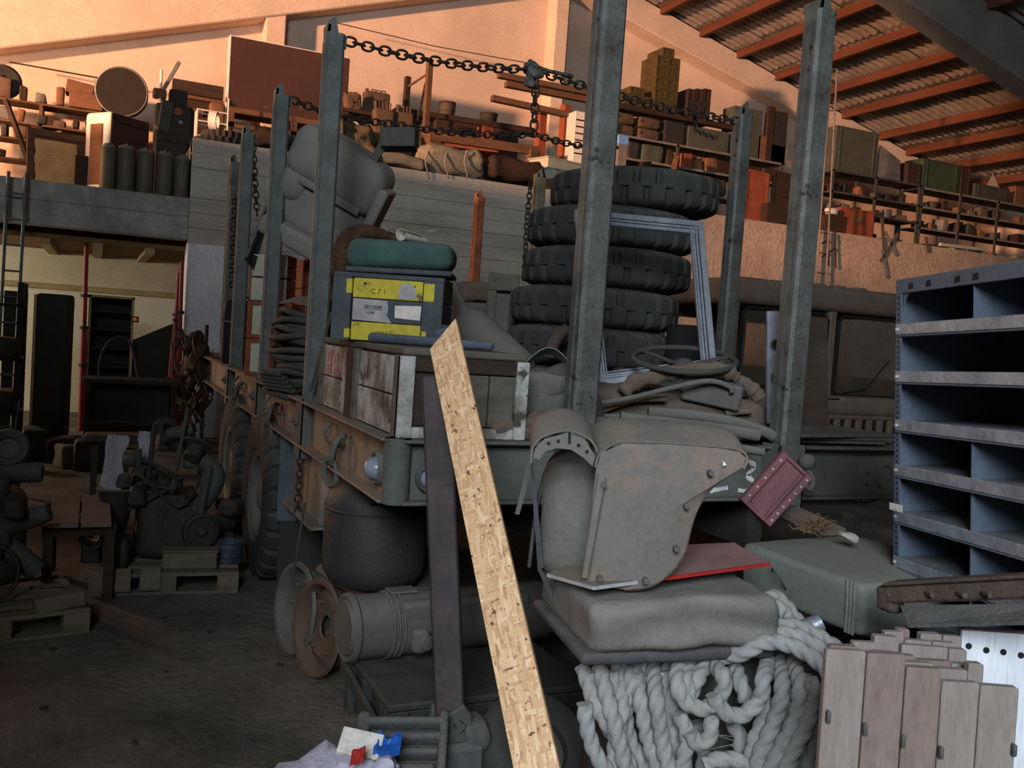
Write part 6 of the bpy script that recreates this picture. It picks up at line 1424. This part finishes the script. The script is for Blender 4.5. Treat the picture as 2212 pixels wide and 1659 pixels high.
t, w, h = mbox('board_support', 'dark support box under the long dark board', 'box', (940, 262, 1120, 300), 11.3, .5, m_timd, ZM)
upole('board_post', 'pale post under the far end of the long pale board', 1150, 325, 10.2, .15, m_tim); upole('board_post', 'short orange post carrying the long dark board', 1048, 275, 11.0, .2, m_orb); upole('board_post', 'pale slatted post at the end of the orange board', 935, 288, 10.28, .2, m_tim)
for k, (x0, y0, x1, y1) in enumerate(((948, 219, 982, 248), (1037, 243, 1072, 263))):
    x0_, x1_, z0, z1 = span(x0, y0, x1, y1, 11.5); r = (x1_-x0_)/2
    t = T('paint_tin', ['rusty tin standing on the long dark board', 'flat dark tin at the far end of the long dark board'][k], 'tin', ((x0_+x1_)/2, 11.5, z0-.05))
    G().lathe([(0, 0), (r*.9, 0), (r, .02), (r*.9, (z1-z0)*.45), (r, (z1-z0)*.5), (r, z1-z0), (0, z1-z0)], 18).obj('can', [m_rusty, m_mach][k], t, 40); G().lathe([(r*.8, 0), (r*1.04, 0), (r*1.04, .03), (0, .035)], 18, TR((0, 0, z1-z0))).obj('lid', m_timd, t, 40)
def jerry(label, r, Y, floor=None, rz=0, tilt=0, lay=False, group='jerrycans on the mezzanine'):
    x0, x1, z0, z1 = span(*r, Y); w, h = x1-x0, z1-z0
    if floor is not None: z0 = floor; h = z1-z0
    t = T('jerrycan', label, 'jerrycan', TR(((x0+x1)/2, Y, z0), (0, tilt, rz)), group)
    d = .19
    G().rbox((0, d/2, h*.44), (w, d, h*.88), .035, 6).obj('shell', m_jerry, t, True)
    for s in (-1, 1): G().bar((-w*.3*s, -.004, h*.12), (w*.3*s, -.004, h*.72), .012, .03).obj('pressed_rib', m_jerry, t)
    for x in (-.15, .05, .25): G().tube([(w*x-.02, d/2, h*.86), (w*x-.02, d/2, h*.97), (w*x+.1*w, d/2, h*.97), (w*x+.1*w, d/2, h*.86)], .012, 6).obj('handle', m_jerry, t)
    G().cyl((-w*.36, d/2, h*.84), (-w*.4, d/2, h*.97), .03, n=8).obj('spout', m_jerry, t)
    return t
rk_t = T('can_table', 'low dark table carrying the jerrycans behind the cloth heap', 'table', (at(735, 300, Y=10.6).x, 10.55, ZM))
zt2 = at(800, 243, Y=10.6).z-ZM
G().bb(0, 1.25, 0, .6, zt2-.05, zt2).obj('top', m_timd, rk_t)
for x in (.02, 1.15): G().bb(x, x+.08, .05, .13, 0, zt2-.05).obj('leg', m_timd, rk_t)
jerry('jerrycan leaning at the end of the can table', (748, 196, 784, 240), 10.7, ZM+zt2, 0, -8); jerry('jerrycan lying at the back of the can table', (788, 190, 843, 222), 10.95, ZM+zt2+.02)
jerry('jerrycan standing before the can table beside the notched pole', (806, 212, 850, 300), 10.3, ZM); jerry('jerrycan standing between the notched pole and another jerrycan', (855, 220, 892, 300), 10.35, ZM)
# pale flat boxes, timbers
z = ZM; 
for k, (x0, y0, x1, y1) in enumerate(((1160, 345, 1250, 380), (1162, 325, 1262, 347), (1158, 300, 1255, 326))):
    x0_, x1_, z0, z1 = span(x0, y0, x1, y1, 9.75); h = (z1-z0)*.96
    t = T('flat_box', ['pale flat box at the bottom of the pile beside the tyre stack', 'pale flat box in the middle of the pile', 'pale flat box with an open lid on top of the pile'][k], 'box', TR(((x0_+x1_)/2, 9.75, z), (0, 0, [20, 26, 16][k])))
    G().bb(-(x1_-x0_)/2, (x1_-x0_)/2, -.2, .25, 0, h-.02).obj('body', m_palegr if k else m_card, t, bevel=.006); G().bb(-(x1_-x0_)/2-.015, (x1_-x0_)/2+.015, -.215, .265, h-.02, h).obj('lid', m_palegr, t, bevel=.004); z += h
zt3 = z
tmb = [((1076, 162), (1290, 205), 10.9), ((1092, 182), (1300, 222), 10.8), ((1062, 212), (1290, 262), 10.6)]
for k, (a, b, Y) in enumerate(tmb): beam('roof_timber', ['topmost long timber sticking out of the rack', 'middle long timber sticking out of the rack', 'lowest long timber sticking out of the rack'][k], 'timber', a, b, Y, Y, .12, .09, m_tim)
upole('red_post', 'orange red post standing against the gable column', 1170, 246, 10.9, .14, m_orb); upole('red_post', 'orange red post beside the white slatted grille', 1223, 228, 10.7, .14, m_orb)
t, w, h = mbox('white_grille', 'white slatted grille box standing behind the flat boxes', 'grille', (1240, 240, 1264, 292), 10.3, .3, m_whitel, ZM)
for k in range(6): G().bb(-w/2+.02, w/2-.02, -.015, 0, h*(.55+.07*k), h*(.55+.07*k)+.02).obj('slat', m_dark, t)
# ---- right rack
def rack(label, xs, Y, D, lv, mats=(m_rackm, m_rackl)):
    Xs = [at(x, y, Y=Y).x for x, y in xs]; t = T('steel_rack', label, 'rack', (Xs[0], Y, ZM)); zt_ = max(lv)
    for X in Xs:
        for y in (0, D): G().bb(X-Xs[0]-.025, X-Xs[0]+.025, y, y+.03, 0, zt_).obj('upright', mats[0], t)
    for z in lv:
        G().bb(-.02, Xs[-1]-Xs[0]+.02, 0.03, D+.03, z-.02, z).obj('shelf_board', mats[0], t); G().bb(-.02, Xs[-1]-Xs[0]+.02, 0, .03, z-.035, z+.005).obj('shelf_edge', mats[1], t)
    return t, Xs
YR = 10.7
lvA = [at(x, y, Y=YR).z-ZM for x, y in ((1354, 292), (1352, 340))]
rA, XA = rack('steel rack behind the tyre stack carrying ammunition boxes and jerrycans', ((1300, 300), (1465, 318), (1690, 352)), YR, .5, [lvA[0], lvA[1], lvA[1]-.42])
beam('rack_beam', 'long timber beam carrying the ammunition boxes', 'beam', (1300, 222), (1580, 276), YR-.02, YR-.02, .12, .09, m_timd)
zbm = at(1420, 243, Y=YR).z+.06
t = T('ammo_shelf', 'timber shelf under the ammunition boxes', 'shelf', (XA[0], YR+.06, ZM))
G().bb(0, 2.35, 0, .5, zbm-ZM-.045, zbm-ZM-.004).obj('shelf_board', m_timd, t)
for x in (.02, 1.1, 2.25): G().bb(x, x+.06, .4, .46, 0, zbm-ZM-.045).obj('leg', m_timd, t)
bw = .245; bh = (at(1440, 165, Y=YR).z-at(1440, 262, Y=YR).z)/4.0
xb = at(1415, 250, Y=YR).x; tot = 0
words = ['bottom', 'second', 'third', 'fourth', 'fifth', 'sixth']
def ammo(x, y, z, label, D=.5, w=bw, h=bh, mat=m_ammo):
    t = T('ammo_box', label, 'box', (x, y, z), 'olive ammunition boxes'); w_, h_ = w-.006, h-.004
    G().bb(0, w_, 0, D, 0, h_).obj('body', mat, t)
    for q in ((0, .03, 0, h_), (w_-.03, w_, 0, h_), (.03, w_-.03, 0, .03), (.03, w_-.03, h_-.03, h_)): G().bb(q[0], q[1], -.014, 0, q[2], q[3]).obj('cleat', mat, t)
    G().bb(w_*.3, w_*.7, -.012, 0, h_*.4, h_*.6).obj('handle', mat, t)
for r_ in range(5):
    for c_ in range(2): ammo(xb+c_*bw, YR+.08, zbm+r_*bh, 'olive ammunition box in the '+words[r_]+' row, '+['side lit by the glow', 'inner column'][c_])
ammo(xb+.12, YR+.1, zbm+5*bh, 'olive ammunition box on the very top of the stack', h=bh*.8)
for c_ in range(2): ammo(xb-.6+c_*.27, YR+.08, zbm, ['olive ammunition box in the shorter pile, outer', 'olive ammunition box in the shorter pile beside the tall stack'][c_], w=.26); 
ammo(xb-.5, YR+.08, zbm+bh, 'olive ammunition box on top of the shorter pile', w=.3, h=bh*.7)
for c_ in range(3): ammo(xb+.72+c_*.17, YR+.1, zbm+.0, 'brown box standing '+['nearest the tall olive stack', 'in the middle of three narrow ones', 'farthest from the tall olive stack'][c_], w=.16, h=.5+.03*c_, mat=m_timd)
zA = ZM+lvA[0]
for k, (x0, x1) in enumerate(((1330, 1372), (1382, 1428))):
    for r_ in range(2):
        q = T('jerrycan', 'jerrycan lying flat '+['below', 'above'][r_]+' another, '+['at the rack corner', 'inside the rack next to the corner pair'][k], 'jerrycan', (at(x0, 295, Y=YR).x, YR+.05, zA+.005+r_*.2), 'jerrycans in the steel rack')
        w = at(x1, 295, Y=YR).x-at(x0, 295, Y=YR).x; G().rbox((w/2, .2, .095), (w, .42, .185), .05, 6).obj('shell', m_jerry, q, True)
        for z in (.06, .12): G().bb(w*.3, w*.95, -.012, .01, z-.012, z+.012).obj('pressed_rib', m_jerry, q)
        G().cyl((w*.05, .0, .1), (w*.05, -.03, .1), .025, n=8).obj('cap', m_jerry, q)
def onrack(label, name, cat, r, mat, z, Y=YR+.06, D=.35, soft=0, rz=0):
    t, w, h = mbox(name, label, cat, r, Y, D, mat, z, rz, soft=soft); return t
onrack('dark metal case beside the stacked jerrycans in the rack', 'metal_case', 'case', (1434, 262, 1476, 308), m_mach, zA)
onrack('wide grey box under the three narrow boxes', 'grey_box', 'box', (1484, 278, 1572, 330), m_trunk, zA)
onrack('tall grey cupboard behind the rust stained stake', 'grey_cupboard', 'cupboard', (1578, 232, 1640, 345), m_trunk, zA)
onrack('orange carton at the end of the rack top', 'carton', 'carton', (1637, 292, 1655, 327), m_card, zA); onrack('dark upright board at the end of the rack top', 'upright_board', 'board', (1652, 228, 1668, 345), m_timd, zA, D=.1)
onrack('black fan shaped tool at the end of the rack top', 'fan_tool', 'tool', (1668, 240, 1698, 315), m_mach, zA, D=.1); onrack('pale carton below the fan shaped tool', 'carton', 'carton', (1664, 314, 1700, 348), m_rackl, zA)
zB = ZM+lvA[1]; zC = ZM+lvA[1]-.42
for k, (x0, x1, y0, mat, nm) in enumerate(((1355, 1380, 305, m_mach, 'black'), (1385, 1432, 312, m_trunk, 'grey green'), (1440, 1455, 322, m_timd, 'brown'), (1475, 1498, 330, m_orb, 'orange'), (1502, 1520, 345, m_card, 'tan'), (1525, 1552, 340, m_card, 'pinkish'))):
    onrack(nm+' bundle on the middle shelf of the steel rack', 'shelf_bundle', 'bundle', (x0, y0, x1, 352), mat, zB, soft=.04)
onrack('brown tarpaulin bundle at the foot of the steel rack', 'tarp_bundle', 'bundle', (1480, 378, 1570, 415), m_dustbr, zC, D=.5, soft=.1)
beam('wooden_lath', 'pale lath leaning on the rack foot', 'lath', (1462, 336), (1434, 458), 10.3, 9.75, .1, .03, m_tim); beam('wooden_lath', 'grey board leaning beside the pale lath', 'lath', (1395, 350), (1364, 450), 10.3, 9.75, .2, .03, m_timd)
# blue cap on a post
bp = T('capped_post', 'short pale post with a light blue cap behind the thick stake', 'post', (at(1338, 375, Y=9.9).x, 9.9, ZM)); hb_ = at(1338, 292, Y=9.9).z-ZM
G().bb(-.085, .085, -.05, .05, 0, hb_-.14).obj('post', m_rackl, bp, bevel=.005); G().bb(-.1, .1, -.06, .06, hb_-.15, hb_).obj('blue_cap', M('light blue plastic', (120, 170, 226), (100, 150, 206), 5, .5, .05), bp, bevel=.01)
# boards leaning on the parapet edge
def lean(label, pts, Y, mat, name='door_panel', cat='panel', th=.03):
    x0, x1, z0, z1 = span(*pts, Y); t = T(name, label, cat, TR(((x0+x1)/2, Y, ZM), (-4, 3, 0))); w = x1-x0; h = z1-ZM
    G().bb(-w/2, w/2, 0, th, 0, h).obj('board', mat, t, bevel=.004)
    for q in ((-w/2, -w/2+.04, 0, h), (w/2-.04, w/2, 0, h), (-w/2+.04, w/2-.04, h-.05, h)): G().bb(q[0], q[1], -.012, 0, q[2], q[3]).obj('edge_batten', mat, t)
    return t
lean('orange primed door panel leaning at the rack foot', (1606, 366, 1655, 468), 9.6, m_orb); lean('grey brown plank leaning beside the orange door panel', (1664, 368, 1705, 470), 9.65, m_timd)
t, w, h = mbox('plank_box', 'low brown box before the grey brown plank', 'box', (1655, 440, 1702, 474), 9.45, .2, m_timd, ZM)
# ---- far racks
YQ = 10.0
lq = [at(1850, 374, Y=YQ).z-ZM, at(1850, 420, Y=YQ).z-ZM, at(1930, 472, Y=YQ).z-ZM]
rB, XB = rack('dark steel rack with a red brown case at its foot', ((1797, 420), (1890, 440), (1984, 455)), YQ, .5, lq, (m_rackm, m_rackm))
l2 = [at(2030, 411, Y=YQ).z-ZM, at(2030, 452, Y=YQ).z-ZM, at(2030, 497, Y=YQ).z-ZM]
rC, XC = rack('dark steel rack with bright shelf edges near the eave', ((1990, 455), (2072, 470), (2154, 480), (2300, 500)), YQ, .5, l2)
kk = 0
for (X0, X1), lv, nm in ((XB[0:2], lq, 'first bay of the dark rack'), (XB[1:3], lq, 'second bay of the dark rack'), (XC[0:2], l2, 'first bay of the bright edged rack'), (XC[1:3], l2, 'second bay of the bright edged rack'), (XC[2:4], l2, 'third bay of the bright edged rack')):
    for li, z in list(enumerate(lv))[1:]+[(3, 0.0)]:
        for k in range(3):
            s_ = (rnd(.12, .24), rnd(.15, .3), rnd(.1, .24)); x = X0+.14+(X1-X0-.25)*k/2.6
            t = tag(G().rbox((0, .2, s_[2]/2), s_, .03, 5, wob=.03, wsc=9, seed=200+kk).obj('spare_part', [m_timd, m_mach, m_card, m_rackl, m_dustbr][kk % 5], None, True),
                    ['brown', 'black', 'cardboard', 'pale', 'dusty'][kk % 5]+' spare part on the '+['top', 'upper', 'lower', 'floor'][li]+' level, '+nm, 'part', 'spare parts, '+nm)
            t.location = (x, YQ, ZM+z+.002); kk += 1
t, w, h = mbox('red_case', 'red brown case with a pale oval at the rack foot', 'case', (1812, 452, 1886, 500), 9.6, .35, m_orb, ZM, trim=m_orb)
G().lathe([(0, 0), (.16, 0), (.16, .004), (0, .005)], 20, TR((0.02, -.002, h*.66), (90, 0, 0)) @ Matrix.Scale(.5, 4, (0, 1, 0))).obj('pale_oval', m_card, t)
t, w, h = mbox('white_bottle', 'white bottle lying at the ladder foot', 'bottle', (1790, 452, 1812, 466), 9.5, .12, m_whitel, None, soft=.04); t.location.z = ZM+.36
t, w, h = mbox('small_carton', 'small carton under the white bottle', 'carton', (1790, 462, 1814, 492), 9.5, .2, m_timd, ZM)
def trunk(label, r, Y, D, mat, z, rz=0):
    t, w, h = mbox('storage_chest', label, 'trunk', r, Y, D, mat, z, rz, trim=mat)
    for s in (-1, 1): G().bb(s*w*.4-.02, s*w*.4+.02, -.012, 0, 0, h).obj('strap', mat, t)
    return t
trunk('big grey green trunk on top of the dark rack', (1800, 278, 1893, 370), YQ+.02, .5, m_trunk, ZM+lq[0])
t = tag(G().prism([(0, 0), (.62, 0), (.58, .40), (.04, .62)], 0, .03, XZ(0)).obj('pale_sheet', m_rackl, None), 'pale sheet leaning beside the grey green trunk', 'sheet'); t.location = (at(1897, 385, Y=YQ).x, YQ+.05, ZM+lq[0])
for k, (x0, x1, y0, m_) in enumerate(((1956, 1985, 352, m_timd), (1990, 2070, 348, M('deep green case', (60, 76, 58), (48, 60, 46), 4)), (2073, 2092, 358, m_timd))): trunk(['brown chest end above the bright edged rack', 'deep green chest above the bright edged rack', 'narrow brown chest beside the deep green one'][k], (x0, y0, x1, 412), YQ+.03, .45, m_, ZM+l2[0])
trunk('grey open bin on the bright edged rack', (2104, 402, 2178, 432), YQ+.02, .4, m_rackm, ZM+l2[0])
t = tag(G().lathe([(.2, 0), (0, .34)], 4).obj('paper_cone', m_rackl), 'pale pointed paper lying in the grey bin', 'paper'); t.location = (at(2160, 410, Y=YQ).x, YQ+.2, ZM+l2[0]+.25)
t, w, h = mbox('pink_carton', 'pinkish carton near the eave', 'carton', (2192, 402, 2215, 432), YQ+.1, .3, m_card, ZM+l2[0])
# ladder with light rails
la = T('light_ladder', 'slender pale ladder standing against the mezzanine wall and roof', 'ladder', (0, 0, 0))
A_, B_ = at(1772, 480, Y=9.12), at(1796, 150, Y=9.12); C_, D_ = at(1791, 480, Y=9.12), at(1808, 150, Y=9.12)
dn = (A_-B_).normalized()
G().cyl(tuple(A_+dn*(A_.z-.02)/abs(dn.z)*1.0), tuple(B_), .016, n=6).obj('rail', m_rackl, la); dn2 = (C_-D_).normalized(); G().cyl(tuple(C_+dn2*(C_.z-.02)/abs(dn2.z)), tuple(D_), .016, n=6).obj('rail', m_rackl, la)
for k in range(16):
    f = k/7.5; G().cyl(tuple(B_.lerp(A_, f)), tuple(D_.lerp(C_, f)), .011, n=6).obj('rung', m_rackl, la)
# straps and sticks on the wall
for k, (p, q) in enumerate((((1905, 470), (1910, 540)), ((1912, 500), (1936, 552)), ((1940, 505), (1902, 565)), ((1905, 540), (1916, 600)), ((2000, 512), (2006, 545)))):
    t = tag(G().bar(tuple(at(*p, Y=9.17)), tuple(at(*q, Y=9.17)), .012, .07).obj('wall_strap', [m_dustbr, m_rackl][k % 2], None), ['brown strap hanging straight down the roughcast wall', 'pale strap crossing on the roughcast wall', 'brown strap crossing the pale one on the wall', 'pale lower strap on the roughcast wall', 'short torn strip on the wall below the bright edged rack'][k], 'strap')
beam('rolled_paper', 'pale rolled paper lying on the wall edge below the bright edged rack', 'paper roll', (2030, 528), (2130, 540), 9.3, 9.3, .06, .06, m_palegr)
for k, (p, q) in enumerate((((1775, 525), (1792, 518)), ((1775, 555), (1806, 535)), ((1790, 505), (1790, 575)), ((1804, 505), (1806, 580)))):
    tag(G().cyl(tuple(at(*p, Y=9.15)), tuple(at(*q, Y=9.15)), .012, n=6).obj('wall_stick', m_timd), ['short upper crosswise stick on the wall by the ladder', 'slanting lower stick on the wall by the ladder', 'upright stick on the wall beside the ladder rail', 'upright stick on the wall away from the ladder'][k], 'stick')
tag(G().tube([at(20, 134, Y=12.55), at(210, 168, Y=12.5), at(310, 184, Y=12.5)], .012, 5).obj('wall_cable', m_timd), 'thin dark cable stretched along the lit gable wall', 'cable'); tag(G().tube([at(730, 50, Y=12.4), at(940, 100, Y=12.4), at(1150, 138, Y=12.4)], .008, 5).obj('wall_cable', m_timd), 'thin cable sagging behind the strung chain', 'cable')

# ================================================================ BROWN CAB BEHIND THE TRUCK
m_cab = M('dusty brown cab paint', (104, 92, 80), (82, 74, 66), 2.5, .8, .15, 40, dust=.6, dustc=(138, 116, 98))
m_glass = M('dusty cab glass', (86, 78, 66), (70, 64, 56), 3, .45, .05)
m_glass.node_tree.nodes['Principled BSDF'].inputs['Alpha'].default_value = .45
m_gasket = M('black window gasket', (26, 26, 26), (20, 20, 20), 5)
cb = T('brown_truck_cab', 'dusty brown truck cab with a split windscreen and slotted grille', 'truck', TR((4.57, 4.0, 0)))
CW = 2.55
def cz(y, x=1700, d=8.9): return at(x, y, d=d).z
G().rbox((CW/2, .72, 2.2), (CW+.06, 1.6, .26), .1, 8).obj('roof', m_cab, cb, True)
for k in range(4): G().rbox((.75+k*.28, .02, 2.32), (.16, .12, .05), .02, 5).obj('marker_lamp', m_cab, cb, True)
for x in (0, CW-.09): G().bb(x, x+.09, .0, .1, 1.2, 2.1).obj('door_pillar', m_cab, cb, bevel=.02)
G().bb(CW/2-.05, CW/2+.05, -.01, .08, 1.2, 2.1).obj('centre_pillar', m_cab, cb, bevel=.02)
for x in (0.09, CW/2+.05):
    w = CW/2-.14; P = [(x+.03, 1.27), (x+.08, 1.22), (x+w-.08, 1.22), (x+w-.03, 1.27), (x+w-.02, 1.98), (x+w-.08, 2.04), (x+.08, 2.04), (x+.03, 1.98)]
    G().tube([(a, -.005, b) for a, b in P], .016, 6, True).obj('windscreen_gasket', m_gasket, cb)
    G().prism(P, .02, .028, XZ(0)).obj('windscreen_pane', m_glass, cb)
    G().tube([(x+.15, -.02, 1.25), (x+.45, -.03, 1.30), (x+.75, -.02, 1.62)], .007, 5).obj('wiper', m_gasket, cb)
# back wall of the cab with two small windows: built of strips, so light shows through
G().bb(0, CW, 1.40, 1.44, .9, 1.45).obj('rear_wall', m_cab, cb); G().bb(0, CW, 1.40, 1.44, 1.95, 2.1).obj('rear_wall', m_cab, cb)
for x0, x1 in ((0, .18), (.72, 1.3), (1.9, CW)): G().bb(x0, x1, 1.40, 1.44, 1.45, 1.95).obj('rear_wall', m_cab, cb)
for s in (0, CW-.04): G().bb(s, s+.04, .1, 1.4, .9, 1.4).obj('door', m_cab, cb, bevel=.01); G().bb(s, s+.04, 1.2, 1.4, 1.4, 2.1).obj('door_pillar', m_cab, cb)
G().rbox((CW/2, -.02, 1.12), (CW+.02, .36, .2), .08, 8).obj('cowl', m_cab, cb, True)
for x in (.85,): G().bb(x, x+.4, -.21, -.19, 1.19, 1.2).obj('vent_slot', m_gasket, cb)
G().bb(0, .25, -.16, -.1, .56, .98).obj('nose_panel', m_cab, cb, bevel=.02); G().bb(CW-.25, CW, -.16, -.1, .56, .98).obj('nose_panel', m_cab, cb, bevel=.02)
G().bb(.02, CW-.02, -.1, .1, .45, 1.06).obj('nose_body', m_gasket, cb)
G().bb(0, CW, -.16, -.1, .98, 1.08).obj('nose_rail', m_cab, cb, bevel=.02); G().bb(0, CW, -.16, -.1, .42, .56).obj('nose_rail', m_cab, cb, bevel=.02)
for k in range(14):
    x = .25+k*.147
    G().bb(x, x+.075, -.15, -.1, .55, .99).obj('grille_bar', m_cab, cb, bevel=.012)
for z in (.62, .66, .70): G().bb(.03, CW-.03, -.12, -.105, z, z+.012).obj('grille_wire', m_cab, cb)
G().bb(-.05, CW+.05, -.3, -.16, .28, .45).obj('bumper', m_cab, cb, bevel=.02)
for x in (.1, CW-.4): meshobj('wheel', ME_TYRE, cb, TR((x+.15, .5, .51)) @ Matrix.Rotation(PI/2, 4, 'Y'))
G().bb(.3, CW-.3, .3, 4.2, .55, .9).obj('chassis', m_gasket, cb)
